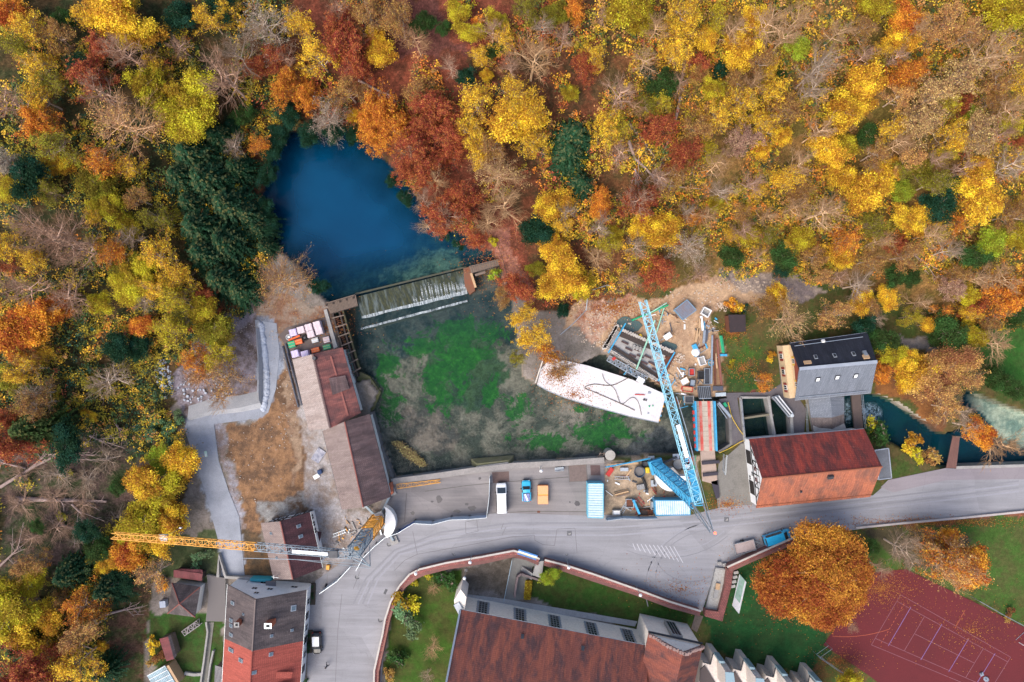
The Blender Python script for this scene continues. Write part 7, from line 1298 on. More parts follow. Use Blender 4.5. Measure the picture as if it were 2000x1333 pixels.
def blot(px, rx, ry, sd): 
    rr = random.Random(sd); P = [(px[0]+rx*(.6+.6*rr.random())*math.cos(a), px[1]+ry*(.6+.6*rr.random())*math.sin(a)) for a in [k*.45 for k in range(14)]]; patch('dark wet stain on the yard paving', P, WET, .0425, 'wet_stain')
for i, (p, rx, ry) in enumerate((((858, 976), 6, 8), ((893, 999), 9, 4), ((922, 993), 8, 6), ((912, 985), 4, 3), ((806, 1003), 5, 4), ((1127, 983), 6, 6), ((844, 980), 3, 2), ((1113, 981), 2, 2), ((937, 935), 4, 3))): blot(p, rx, ry, i)
def bal(px, z=.0, h=1.0): pass
# hoarding panels along the road
HP = [(700, 1108), (713, 1084), (735, 1062), (755, 1045), (780, 1036), (811, 1017), (846, 1019), (882, 1010), (917, 1009), (951, 1006)]
HOARD = mat('pale_hoarding', (.5, .58, .66), (.42, .5, .58), 1, .6); HOARDB = mat('blue_hoarding', (.12, .2, .5), None, 1, .6)
def panel_fence(P, group, cols, hh, txt):
    for i, (p, q) in enumerate(zip(P, P[1:])):
        a, b_ = W3(*p, 0), W3(*q, 0); root = thing('fence_panel', txt[i], 'fence panel', tuple((a+b_)/2), group); mb = MB(); mb.bar(a+Vector((0, 0, hh/2+.1)), b_+Vector((0, 0, hh/2+.1)), .06, hh); mb.build('sheet', cols[i % len(cols)] if len(cols) != len(txt) else cols[i], root)
        mb = MB(); [mb.tube(e, e+Vector((0, 0, hh+.2)), .04) for e in (a.lerp(b_, .02), b_.lerp(a, .02))]; mb.bar(a+Vector((0, 0, hh+.15)), b_+Vector((0, 0, hh+.15)), .09, .06); mb.build('frame', STEEL, root); mb = MB(); [mb.box(tuple(e+Vector((0, 0, .07))), (.6, .25, .14), 1.2) for e in (a, b_)]; mb.build('foot_block', CONC, root)
panel_fence(HP, 'hoarding panels along the road bend', [HOARD, HOARD, HOARD, HOARD, HOARDB, HOARD, HOARD, HOARD, HOARD], 1.9, ['pale hoarding panel lowest on the bend by the orange crane tip', 'pale hoarding panel second up the bend from the crane tip', 'pale hoarding panel third up the bend from the crane tip', 'pale hoarding panel under the white crane ballast', 'dark blue hoarding panel right of the white crane ballast', 'pale hoarding panel next to the dark blue one', 'pale hoarding panel second from the dark blue one', 'pale hoarding panel third from the dark blue one', 'rightmost pale hoarding panel before the white van'])
panel_fence([(951, 1006), (956, 966), (957, 930)], 'blue mesh panels beside the white van', [HOARDB, HOARD], 1.9, ['blue panel standing left of the white van rear', 'thin pale panel standing left of the white van nose'])
panel_fence([(630, 1152), (664, 1128), (690, 1100)], 'hoarding panels by the half timbered house', [HOARD], 1.9, ['pale hoarding panel on the lower road edge by the house', 'pale hoarding panel between house and crane tip'])
panel_fence([(1182, 1012), (1212, 1008), (1247, 1009), (1280, 1008)], 'panels along the crane compound', [HOARD], 1.8, ['pale panel right of the pale blue container', 'pale panel in the middle of the crane compound edge', 'pale panel left of the blue container'])
rail('blue railing along the basin at the crane compound', [(1182, 911), (1230, 902), (1268, 894)], .1, BLUE, 'railing', 1.1, 'railing', True, .07)
rail('steel handrail on the apron beside the bridge', [(1411, 886), (1410, 918), (1414, 926), (1417, 888)], .1)
# ------------------------------------------------------------------ pallets and stores at the left
LIL = mat('lilac_wrap', (.52, .45, .66), (.42, .36, .56), 1.5, .5); LILP = mat('pink_wrap', (.58, .48, .52), (.48, .4, .44), 1.5, .5)
def pallet(label, px, sz, h, rz, m_, group='wrapped pallets beside the mill hall'):
    root = thing('wrapped_pallet', label, 'pallet', tuple(W3(*px, 0)), group, rz); mb = MB(); [mb.box((0, -sz[1]/2+.1+i*(sz[1]-.2)/2, .07), (sz[0], .14, .14)) for i in range(3)]; mb.build('pallet_base', WOOD, root, world=False); mb = MB(); mb.box((0, 0, .15+h/2), (sz[0], sz[1], h)); mb.build('load', m_, root, world=False, bevel=.05); mb = MB(); [mb.box((x, 0, .16+h), (.05, sz[1]+.02, .02)) for x in (-sz[0]*.25, sz[0]*.25)]; mb.build('strap', WHITE, root, world=False)
r15 = R(15)
for lb, px, m_ in (('lilac wrapped pallet left end of the top row', (577, 650), LIL), ('pale topped pallet second in the top row', (592, 645), LILP), ('pink wrapped pallet third in the top row', (607, 640), LILP), ('pink wrapped pallet upper right corner of the stack yard', (623, 635), LILP), ('pink wrapped pallet below the upper right corner one', (627, 647), LILP), ('pink wrapped pallet under the third of the top row', (611, 653), LILP), ('lilac wrapped pallet lower left by the long pipes', (581, 691), LIL), ('lilac wrapped pallet half under the mill hall eave', (600, 692), LIL)): pallet(lb, px, (1.25, 1.2), 1.3, r15, m_)
for lb, px, sz, h, m_, nm, cat in (('low grey crate on the cobbles', (616, 665), (1.2, .8), .3, STEEL, 'crate', 'crate'), ('whitish bag on the cobbles by the kerb', (639, 664), (1.1, 1.0), .6, LILP, 'bulk_bag', 'bag'), ('green crate by the kerb above the mill hall', (640, 678), (1.3, .8), .6, GREEN, 'crate', 'crate'), ('orange box pile above the mill hall roof', (618, 684), (1.4, .8), .7, mat('signal_orange', (.7, .12, .02), (.5, .08, .02), 2, .5), 'formwork_stack', 'stack'), ('orange formwork stack beside the green crate at left', (584, 668), (1.5, .9), .6, MATS['signal_orange'], 'formwork_stack', 'stack'), ('green crate with pale battens at left', (572, 673), (1.2, 1.1), .7, GREEN, 'crate', 'crate')):
    root = thing(nm, lb, cat, tuple(W3(*px, 0)), None, r15); mb = MB(); mb.box((0, 0, h/2+.05), (sz[0], sz[1], h)); mb.build('box', m_, root, world=False, bevel=.03); mb = MB(); [mb.box((0, s*sz[1]*.25, h+.07), (sz[0], .07, .05)) for s in (-1, 1)]; mb.build('batten', WOODL, root, world=False)
tag(MB().bar(W3(564, 665, .4), W3(586, 656, .4), .3, .3).build('orange_beam', MATS['signal_orange']), 'orange beam lying beside the coil', 'beam')
for lb, px, m_, c_ in (('pale hose coil with white centre left of the pallets', (565, 659), mat('pale_coil', (.42, .42, .43), None, 3, .6), WHITE), ('black cable coil between the pallets', (596, 660), BLACK, DARKST)):
    root = thing('hose_coil', lb, 'coil', tuple(W3(*px, 0))); mb = MB(); c = W3(*px, .15); [mb.torus(c+Vector((0, 0, .12*i)), .45, .12, 18, 6) for i in range(3)]; mb.build('coil', m_, root); mb = MB(); mb.tube(c, c+Vector((0, 0, .35)), .22, .22, 12); mb.build('core', c_, root)
sheet('cobble_yard', [(545, 655), (560, 640), (628, 622), (640, 618), (652, 680), (575, 706)], .02, roof_mat('cobbles', (.2, .16, .15), (.15, .12, .115), None, (.2, .2), .3), 'cobbled ground under the pallets', 'paving')
BPIPE = mat('slate_blue_pipe', (.08, .085, .11), (.06, .065, .085), 1, .5)
pipe('left of two long dark pipes beside the mill hall', (552, 676), (583, 796), .16, BPIPE, .25, None, 'long_pipe', 'pipe'); pipe('right of two long dark pipes, nearer the mill hall', (558, 672), (590, 792), .17, BPIPE, .25, None, 'long_pipe', 'pipe'); pipe('short third dark pipe touching the right long pipe', (561, 690), (579, 752), .13, BPIPE, .5, None, 'long_pipe', 'pipe')
tag(lattice(MB(), W3(776, 950, .3), W3(860, 940, .3), .8, .5, 9, .06).build('crane_section', ORANGE), 'orange lattice crane section lying in the yard', 'crane section')
tag(MB().prism([W(x, y, 1.0) for x, y in ((759, 945), (766, 942), (768, 964), (763, 968))], .05, 1.0).build('brick_stack', CHIM), 'stack of red bricks at the barn corner', 'bricks')
tag(MB().box(tuple(W3(622, 890, .1)), (1.6, 2.4, .12), -.6).build('debris_sheet', mat('debris', (.4, .4, .45), (.05, .06, .12), 2, .8)), 'crumpled dark blue and white sheet on soil by the barn', 'debris'); tag(MB().box(tuple(W3(618, 931, .12)), (1.1, .75, .14), .5).build('white_board', WHITE), 'white board lying on soil left of the barn', 'board')
tag(MB().box(tuple(W3(625, 922, .4)), (.8, .8, .8), .3).build('blue_sack', mat('navy_tarp', (.02, .05, .14), (.015, .03, .09), 2, .6), bevel=.15), 'navy blue sack beside the white board', 'sack'); tag(MB().box(tuple(W3(641, 1108, .35)), (.6, .8, .7), -.1).build('orange_bin', ORANGE, bevel=.05), 'orange bin by the half timbered house corner', 'bin')
tag(MB().box(tuple(W3(402, 887, .06)), (.45, 1.0, .05), .15).build('sign_board', mat('sign_green', (.7, .75, .72), (.1, .5, .3), .9, .6)), 'small white and green board on the gravel track', 'board')
root = thing('ladder', 'pale metal scaffold ladder lying by the orange crane', 'ladder', tuple(W3(665, 1047))); mb = MB(); [mb.bar(W3(650, 1047+s*3, .2), W3(676, 1037+s*3, .2), .08) for s in (-1, 1)]; mb.build('stile', STEEL, root); mb = MB(); [mb.bar(W3(652+i*4, 1043.5-i*1.6, .2), W3(653+i*4, 1049.5-i*1.6, .2), .06) for i in range(6)]; mb.build('rung', STEEL, root)
root = thing('gate', 'turquoise gate with flat grey roof by the track end', 'gate', tuple(W3(510, 1128))); mb = MB(); mb.bar(W3(492, 1130, 1.0), W3(531, 1131, 1.0), .5, 1.6); mb.build('gate_leaf', mat('turquoise', (.05, .35, .42), None, 1, .6), root); mb = MB(); [mb.tube(W3(x, 1130, -.1), W3(x, 1130, -.1)+Vector((0, 0, 2.2)), .09) for x in (491, 532)]; mb.build('gate_post', STEEL, root)
wall('garden_wall', 'low grey wall at the end of the gravel track', [(425, 1128), (427, 1085), (440, 1128), (492, 1131)], -.1, .9, .5, CONC)
# stone bank along the gravel track: a bouldered berm
root = thing('stone_berm', 'pale grey stone berm edging the gravel track in an L', 'berm', tuple(W3(515, 720))); rr = random.Random(4); mb = MB(); BP = [(509, 632), (516, 680), (521, 730), (520, 770), (514, 802)]; 
GST = mat('blue_grey_stone', (.42, .46, .54), (.32, .35, .41), 1.2, .9)
def berm(P, w_, h_, zb):
    for (a, b_) in zip(P, P[1:]):
        n = max(2, int(math.dist(a, b_)/1.6))
        for i in range(n):
            t = i/n; p = W3(a[0]+(b_[0]-a[0])*t, a[1]+(b_[1]-a[1])*t, zb); r_ = w_*(.75+.4*rr.random()); mb.ball(p+Vector((rr.uniform(-.1, .1), rr.uniform(-.1, .1), 0)), r_, 9, 6, h_/r_*(.8+.4*rr.random()))
berm(BP, .55, .5, 0); mb.build('rock_row', GST, root)
mb = MB(); q = [W3(x, y, .0) for x, y in ((370, 822), (410, 812), (470, 806), (512, 798))]; p = [W3(x, y, .8) for x, y in ((366, 817), (408, 804), (468, 797), (508, 787))]
for i in range(3): mb.face([q[i], q[i+1], p[i+1], p[i]])
for i in range(3): mb.face([p[i], p[i+1], p[i+1]+Vector((-.2, 2.2, -.9)), p[i]+Vector((-.2, 2.2, -.9))])
mb.build('concrete_slope', mat('pale_slope', (.34, .345, .365), (.27, .28, .3), .6, .9), root); mb = MB(); q = [W3(500, 640, 1.3), W3(505, 700, 1.5), W3(505, 780, 1.5)]; p = [W3(509, 640, .2), W3(514, 700, .2), W3(513, 796, .2)]; [mb.face([q[i], p[i], p[i+1], q[i+1]]) for i in range(2)]; mb.build('concrete_slope', MATS['pale_slope'], root)
# ------------------------------------------------------------------ loose stone, stores and plant on the building site
def rubble(label, polys, n, s0, s1, m_, name='rubble'):
    rr = np.random.default_rng(len(label)); mb = MB()
    for (cx, cy, rx, ry) in polys:
        for k in range(n):
            a, q = rr.random()*6.28, math.sqrt(rr.random()); x, y = cx+rx*q*math.cos(a), cy+ry*q*math.sin(a); s = s0+(s1-s0)*rr.random()**2; p = W3(x, y, 0); p.z = hz(p.x, p.y)+s*.2; mb.box(tuple(p), (s, s*(.6+.4*rr.random()), s*.6), rr.random()*3)
    return tag(mb.build(name, m_), label, 'rubble', kind='stuff')
TAN = mat('tan_stone', (.52, .42, .34), (.4, .31, .24), 2, .9)
rubble('pale broken stone around the building pit', [(1200, 620, 40, 26), (1380, 640, 12, 14), (1310, 730, 24, 30), (1420, 560, 40, 10), (1160, 650, 30, 30), (1350, 580, 60, 14), (1410, 600, 14, 10), (1328, 700, 10, 10), (1480, 560, 40, 12)], 90, .05, .3, TAN)
rubble('small pale stones scattered over the brown soil', [(500, 900, 60, 90), (560, 780, 20, 90), (500, 660, 40, 30), (640, 1060, 50, 30)], 110, .05, .22, mat('small_stone', (.42, .36, .32), (.3, .26, .23), 2, .9)); rubble('stones on gravel by the track', [(400, 760, 50, 40), (330, 740, 14, 40)], 130, .1, .5, GST)
def crate_at(lb, px, sz, h, rz, m_, m2=None, nm='site_crate', cat='crate'):
    root = thing(nm, lb, cat, tuple(W3(*px, 0)), None, rz); mb = MB(); [mb.box((s*(sz[0]/2-.04), 0, h/2), (.08, sz[1], h)) for s in (-1, 1)]; [mb.box((0, s*(sz[1]/2-.04), h/2), (sz[0]-.16, .08, h)) for s in (-1, 1)]; mb.build('sides', m_, root, world=False); mb = MB(); mb.box((0, 0, h*.35), (sz[0]-.17, sz[1]-.17, h*.6)); mb.build('contents', m2 or DARKST, root, world=False); return root
for lb, px, sz, h, rz, m_, m2 in (('steel crate with blue and red contents right of the pit', (1349, 727), (1.0, 1.3), .8, 0, STEEL, RED), ('dark steel crate near the bridge top', (1351, 748), (1.0, 1.2), .8, -.1, DARKST, STEEL), ('black square crate right of the pit', (1368, 733), (1.1, 1.4), .7, 0, DARKST, BLACK), ('grey machine crate beside the black square crate', (1379, 735), (1.0, 2.8), .8, 0, STEEL, DARKST), ('white box pair right of the pit', (1369, 705), (1.1, 1.5), .9, .3, WHITE, CONC), ('jumbled timber crate by the gantry end', (1336, 745), (1.5, 1.2), .5, .5, WOODL, WHITE), ('red pallet stack above the bridge', (1341, 760), (1.9, .9), .6, -.1, RED, WOODL), ('grey tool crate left of the bridge top', (1344, 780), (1.6, 1.3), .9, 0, CONC, DARKST), ('small crate with rusty parts left in the crane compound', (1229, 982), (1.4, 1.5), .6, 0, STEEL, RUST), ('brown crate at lower middle of the crane compound', (1257, 1000), (1.5, 1.1), .7, 0, RUST, WOODD), ('pale crate by the lower panels', (1203, 1000), (1.4, .9), .8, 0, CONC, WHITE), ('red box by the crane jib foot', (1346, 897), (.7, .9), .8, 0, RED, RED), ('blue bin beside the red box', (1339, 898), (.5, .7), .7, 0, BLUE, BLUE), ('dark tool box by the blue mast', (1339, 911), (1.5, 1.0), .6, 0, DARKST, WHITE), ('black chest at the upper compound edge', (1262, 906), (1.6, 1.0), .9, 0, BLACK, DARKST), ('pale cabinet beside the blue container', (1273, 985), (.7, 1.4), 1.2, 0, CONC, STEEL), ('brown rack left of the blue container', (1269, 1000), (.9, .9), .6, 0, RUST, RUST)): crate_at(lb, px, sz, h, rz, m_, m2)
root = thing('generator', 'white generator on a tow frame beside the pit', 'generator', tuple(W3(1302, 657)), None, .6); mb = MB(); mb.box((0, 0, .75), (1.3, .95, .8)); mb.build('housing', WHITE, root, world=False, bevel=.05); mb = MB(); mb.box((-1.0, 0, .35), (.9, .1, .1)); mb.build('drawbar', STEEL, root, world=False); [MB().tube((0, s*.45, .25), (0, s*.6, .25), .25, .25, 12).build('wheel', BLACK, root, world=False) for s in (-1, 1)]
root = thing('hose_coil', 'bright blue hose ring on the soil right of the pit', 'coil', tuple(W3(1389, 709))); mb = MB(); mb.torus(W3(1389, 709, .12), .5, .07, 22, 6); mb.torus(W3(1389, 709, .24), .46, .06, 22, 6); mb.build('coil', BLUE, root); mb = MB(); mb.bar(W3(1384, 709, .3), W3(1394, 709, .3), .06); mb.build('tie', WHITE, root)
for i, (p, q, m_, lb) in enumerate((((1394, 655), (1397, 752), RUST, 'leftmost long rusty rail on the plank strip'), ((1400, 662), (1409, 752), mat('red_brown_steel', (.24, .09, .07), None, 2, .7), 'long red brown beam on the plank strip'), ((1391, 655), (1389, 750), STEEL, 'long steel tube on the left of the plank strip'), ((1397, 690), (1400, 720), WOODL, 'short pale board on the plank strip'))): tag(MB().bar(W3(*p, .3), W3(*q, .3), .3, .25).build('long_beam', m_), lb, 'beam')
sheet('timber_mat', [(1389, 655), (1403, 655), (1412, 755), (1394, 757)], .03, mat('soiled_boards', (.3, .18, .1), (.22, .13, .08), 1, .9), 'soiled board strip right of the pit', 'paving')
root = thing('pipe_bundle', 'bundle of bright green pipes by the lawn', 'pipes', tuple(W3(1412, 670))); [MB().tube(W3(1406+i*2, 656, .25+.1*(i % 2)), W3(1411+i*2, 690, .25+.1*(i % 2)), .1, .1, 7).build('tube', GREEN, root) for i in range(3)]; MB().box(tuple(W3(1413, 694, .3)), (1.2, .4, .4), 0).build('end_clamp', BLUE, root)
for i, (x, y, a, L_, m_) in enumerate(((1366, 640, 1.5, 3.2, WOODL), (1361, 655, 1.35, 2.5, WOODL), (1371, 632, 1.7, 2.6, WHITE), (1375, 658, 1.5, 2.4, STEEL), (1380, 656, 1.45, 2.2, BPIPE))):
    tag(MB().box(tuple(W3(x, y, .3)), (L_, .4, .3), a).build('board_stack', m_), ('tan board stack nearest the white skip', 'tan board stack lower left of the stores', 'white board stack at the top of the stores', 'grey tube stack in the stores', 'dark tube stack right in the stores')[i], 'stack')
tag(MB().ball(W3(1359, 688, .2), .8, 12, 6, .6).build('white_sack', WHITE, smooth=True), 'white sack heap by the blue tools right of the pit', 'sack'); tag(MB().box(tuple(W3(1357, 678, .3)), (.9, 1.0, .4), .4).build('blue_tools', BLUE, bevel=.1), 'blue tool bag above the white sack heap', 'bag'); tag(MB().box(tuple(W3(1251, 657, .4)), (.5, .8, .8), .5).build('yellow_machine', mat('yellow_paint', (.65, .42, .02), None, 2, .5), bevel=.08), 'small yellow rammer beside the pit', 'machine')
tag(MB().box(tuple(W3(1402, 759, .3)), (1.8, .8, .3), 0).build('steel_plate', BPIPE), 'dark plate by the lawn corner', 'plate'); tag(MB().prism([W(x, y, .5) for x, y in ((1398, 768), (1418, 767), (1418, 774), (1398, 775))], .05, .5).build('trough', mat('pale_trough', (.42, .48, .52), None, 2, .5)), 'pale metal trough below the lawn corner', 'trough')
# crane compound
root = thing('concrete_skip', 'round dark blue concrete bucket in the crane compound', 'bucket', tuple(W3(1247, 920))); mb = MB(); mb.tube(W3(1247, 920, .0), W3(1247, 920, .0)+Vector((0, 0, 1.2)), .75, .95, 20, 0, False); mb.build('drum', mat('bucket_blue', (.12, .22, .32), None, 2, .6), root); mb = MB(); mb.tube(W3(1247, 920, 0)+Vector((0, 0, .7)), W3(1247, 920, 0)+Vector((0, 0, .8)), .8, .8, 20); mb.build('contents', CONCD, root); mb = MB(); mb.torus(W3(1247, 920, 0)+Vector((0, 0, 1.2)), .95, .06, 22, 6); mb.build('rim', BPIPE, root)
root = thing('concrete_chute', 'black bent rubber chute below the concrete bucket', 'chute', tuple(W3(1256, 945))); mb = MB(); mb.path([W3(1254, 932, .5), W3(1260, 945, .4), W3(1262, 957, .3)], .24, 8); mb.build('tube', BLACK, root); mb = MB(); mb.box(tuple(W3(1263, 959, .3)), (.5, .6, .4)); mb.build('nozzle', DARKST, root)
tag(MB().box(tuple(W3(1264, 918, .7)), (.8, 1.1, 1.2), 0).build('yellow_drum', MATS['yellow_paint'], bevel=.25), 'bright yellow drum beside the blue crane base', 'drum')
def ladder_at(lb, p, q, wd, m_): 
    root = thing('ladder', lb, 'ladder', tuple(W3(*p, 0))); a, b_ = W3(*p, .25), W3(*q, .25); u = (b_-a).normalized(); s = Vector((-u.y, u.x, 0))*wd/2; mb = MB(); mb.bar(a+s, b_+s, .07); mb.bar(a-s, b_-s, .07); mb.build('stile', m_, root); mb = MB(); n = int((b_-a).length/.3); [mb.bar(a.lerp(b_, (i+.5)/n)+s, a.lerp(b_, (i+.5)/n)-s, .05) for i in range(n)]; mb.build('rung', m_, root)
ladder_at('level grey ladder in the crane compound', (1200, 934), (1229, 934), .5, STEEL); ladder_at('slanting grey ladder beside the blue board', (1213, 1003), (1230, 974), .6, STEEL); ladder_at('red and white barrier ladder in the compound', (1244, 972), (1257, 987), .6, RED); ladder_at('blue ladder right of the blue mast', (1347, 911), (1342, 930), .35, BLUE)
tag(MB().bar(W3(1236, 976, .8), W3(1248, 1003, .8), .35, 1.2).build('blue_board', BLUE), 'blue board leaning by the lower compound edge', 'board'); 
root = thing('timber_stack', 'stack of pale planks with dark ends in the crane compound', 'timber', tuple(W3(1213, 965))); [MB().bar(W3(1199+i, 967+i*1.4-3, .2+.15*(i % 3)), W3(1226+i, 960+i*1.4-3, .2+.15*(i % 3)), .22, .14).build('plank', (WOODL, WOOD)[i % 2], root) for i in range(6)]
tag(MB().box(tuple(W3(1219, 917, .3)), (1.4, .6, .4), 0).build('metal_plate', STEEL), 'grey metal tray in the compound', 'tray'); tag(MB().prism([W(x, y, .3) for x, y in ((1194, 906), (1247, 903), (1247, 907), (1196, 910))], .05, .3).build('long_board', WOODL), 'long pale boards along the blue railing', 'boards'); tag(MB().box(tuple(W3(1191, 922, .3)), (.8, 1.6, .3), -.6).build('red_trolley', RED), 'red trolley frame at the compound left edge', 'trolley')
tag(MB().box(tuple(W3(1251, 951, .4)), (1.3, .9, .7), .2).build('machine_heap', mat('machine_grey', (.3, .3, .3), (.08, .07, .07), 4, .6)), 'jumbled small machine in the middle of the compound', 'machine'); tag(MB().prism([W(x, y, .06) for x, y in ((1351, 905), (1358, 915), (1354, 928), (1347, 926))], .02, .1).build('green_net', GREEN), 'green netting beside the blue crane', 'netting')
pipe('thin green pole along the compound right edge', (1359, 890), (1350, 980), .06, GREEN, .4, None, 'pole', 'pole')
# path side fences in the wood
rail('grey mesh fence along the leafy slope left of the pit', [(1094, 654), (1118, 633), (1143, 607), (1148, 570)], .2, STEEL, 'site_fence', 1.6, 'fence', True, .06); rail('pale fence panels above the pit near the slope steps', [(1148, 570), (1185, 558), (1212, 572)], .8, STEEL, 'site_fence', 1.4, 'fence', True, .07); rail('dark handrail along the leaf covered lane', [(949, 445), (968, 474), (978, 495), (990, 535)], .1, WOODD, 'railing', 1.0)
rail('dark handrail beside the upper forest path', [(866, 288), (880, 312), (896, 340)], hz(*W(880, 312, 12))-.2, WOODD, 'railing', .9); pass
ladder_at('slatted slope steps in red leaves above the pit', (1211, 541), (1203, 562), 1.1, WOOD)
tag(MB().box(tuple(W3(1019, 488, .45)), (.5, 1.7, .1), .1).build('park_bench', WOODD), 'dark plain bench on the leaf covered lane', 'bench') if False else bench('dark wooden bench on the leaf covered lane', (1019, 488), R(98), WOODD, 1.8)
pipe('left pale pole leaning out of the bushes by the deck', (1064, 692), (1046, 748), .12, mat('birch_white', (.55, .5, .45), None, 2, .8), 2, .5, 'pole', 'pole'); pipe('short pale pole right of the leaning pole', (1070, 695), (1080, 720), .1, MATS['birch_white'], 2, .5, 'pole', 'pole')
root = thing('pontoon', 'small pale segmented pontoon in the basin by the deck', 'pontoon', tuple(W3(1028, 722))); [MB().box(tuple(W3(x, y, -1.8)), (.75, .7, .5), .4).build('float', mat('pale_float', (.5, .48, .45), None, 2, .8), root) for x, y in ((1027, 714), (1025, 722), (1028, 730), (1034, 718))]
# ------------------------------------------------------------------ planter, billboard and sports court
root = thing('planter', 'long stone edged bed of gravel and slabs by the parking area', 'planter', tuple(W3(1400, 1155))); q = [(1398, 1109), (1419, 1112), (1404, 1196), (1377, 1196)]; mb = MB(); mb.prism([W(x, y, .5) for x, y in q], -.05, .5); mb.build('stone_kerb', CONC, root); mb = MB(); c = (1400, 1153); mb.prism([W(c[0]+(x-c[0])*.86, c[1]+(y-c[1])*.95, .52) for x, y in q], .4, .54); mb.build('gravel_fill', mat('coarse_gravel', (.42, .42, .4), (.22, .19, .17), 4, .9), root)
root = thing('bench', 'tan slab bench lying in the stone bed', 'bench', tuple(W3(1400, 1150))); MB().box(tuple(W3(1402, 1146, .95)), (.75, 1.1, .12), -.15).build('seat', WOODL, root); MB().box(tuple(W3(1398.5, 1160, .9)), (.75, 1.6, .12), -.15).build('slab', CONC, root); [MB().box(tuple(W3(x, y, .68)), (.5, .2, .4), -.15).build('leg', CONC, root) for x, y in ((1403, 1142), (1397, 1165))]
for i, (x, y) in enumerate(((1405, 1100), (1415, 1103))): tag(MB().box(tuple(W3(x, y, .3)), (.6, .6, .6), .2).build('stone_block', CONC, bevel=.05), ('left', 'right')[i]+' square stone block above the planter', 'block')
root = thing('billboard', 'tall white picture board on steel legs behind the planter wall', 'billboard', tuple(W3(1445, 1160))); a, b_ = W3(1443, 1122, 3.8), W3(1440, 1197, 3.2); mb = MB(); q = [W3(1448, 1122, 4.2), W3(1455, 1135, 4.2), W3(1443, 1198, 4.2), W3(1430, 1181, 4.2)]
q = [W3(1444, 1122, 2.0), W3(1441, 1124, 1.2), W3(1430, 1184, 1.2), W3(1442, 1199, 2.0)]; p = [W3(1444, 1122, .8), W3(1457, 1137, 3.2), W3(1443, 1199, 3.2), W3(1430, 1183, .8)]; mb.face(p if (p[1]-p[0]).cross(p[2]-p[0]).z > 0 else p[::-1]); nn = poly_n(p); nn = nn if nn.z > 0 else -nn; mb.face([v-nn*.08 for v in p]); mb.build('board', WHITE, root)
mb = MB(); ppc = sum(p, Vector())/4; pic = [ppc+(v-ppc)*.72+Vector((.3, 1.4, 0))*.6+nn*.03 for v in p]; mb.face(pic if (pic[1]-pic[0]).cross(pic[2]-pic[0]).z > 0 else pic[::-1]); mb.build('picture', mat('landscape_print', (.2, .4, .25), (.5, .6, .65), .9, .5), root)
for t in (.15, .5, .85): e = p[1].lerp(p[2], t); mb = MB(); mb.bar(e, Vector((e.x+1.2, e.y-.2, -.1)), .1); mb.bar(Vector((e.x+1.2, e.y-.2, 0)), e+Vector((-.4, 0, -1)), .08); mb.build('leg', STEEL, root)
[tag(MB().box(tuple(W3(1437-i*2, 1118+i*9, .4)), (.8, .5, .5), .2).build('stone_block', CONC), ('first','second','third','fourth')[i]+' of four stone seats behind the planter wall, counted from the top', 'seat', 'stone seats by the billboard') for i in range(4)]
m_c = mat('red_court_surface', (.115, .0165, .02), (.088, .0145, .018), .12, .85, fine=60); sheet('sports_court', [(1709, 1118), (1770, 1112), (1890, 1170), (2150, 1300), (2150, 1480), (1850, 1440), (1700, 1322), (1608, 1260), (1640, 1215), (1690, 1150)], .03, m_c, 'dark red all weather sports court', 'court')
V_ = lambda u, v: (1758+u*240+(-66)*v, 1162+u*128+v*97+0); CL = mat('court_line', (.22, .09, .11), (.16, .06, .075), 1, .85); CV = mat('court_line_violet', (.2, .12, .28), None, 1, .85); CO = mat('court_line_orange', (.4, .1, .05), None, 1, .85)
Q0, Q1, Q2, Q3 = (1759, 1162), (1974, 1284), (1930, 1355), (1702, 1260)
def cq(u, v): return ((1-v)*((1-u)*Q0[0]+u*Q1[0])+v*((1-u)*Q3[0]+u*Q2[0]), (1-v)*((1-u)*Q0[1]+u*Q1[1])+v*((1-u)*Q3[1]+u*Q2[1]))
ln = lambda *a: [(cq(a[0], a[1]), cq(a[2], a[3]))]
paint('court_line', 'faded white lines of the tennis court', ln(0, 0, 1, 0)+ln(0, 1, 1, 1)+ln(0, 0, 0, 1)+ln(1, 0, 1, 1)+ln(0, .13, 1, .13)+ln(0, .87, 1, .87)+ln(.25, .13, .25, .87)+ln(.78, .13, .78, .87)+ln(.25, .5, .78, .5), .085, CL, .036)
paint('court_line', 'violet lines of the volleyball court', ln(.12, .1, .12, .9)+ln(.4, .1, .4, .9)+ln(.64, .1, .64, .9)+ln(.88, .1, .88, .9), .1, CV, .038)
paint('court_line', 'orange dashed arc lines of the handball court', [(cq(.06+.0*i, .1+i*.07), cq(.06, .1+i*.07+.04)) for i in range(12)]+[((1626+i*16, 1243+i*1.5-i*i*.5), (1642+i*16, 1244.5+i*1.5-(i+1)**2*.5)) for i in range(7)]+[((1885, 1192), (1865, 1228))], .08, CO, .037)
root = thing('goal', 'white goal frame at the right edge of the sports court', 'goal', tuple(W3(1992, 1245))); mb = MB(); [mb.tube(W3(x, y, 0), W3(x, y, 0)+Vector((0, 0, 2)), .06) for x, y in ((1990, 1255), (2010, 1238))]; mb.bar(W3(1990, 1255, 0)+Vector((0, 0, 2)), W3(2010, 1238, 0)+Vector((0, 0, 2)), .1); mb.build('goal_frame', WHITE, root); mb = MB(); mb.bar(W3(1984, 1250, .1), W3(2006, 1230, .1), .06); mb.build('net_bar', STEEL, root)
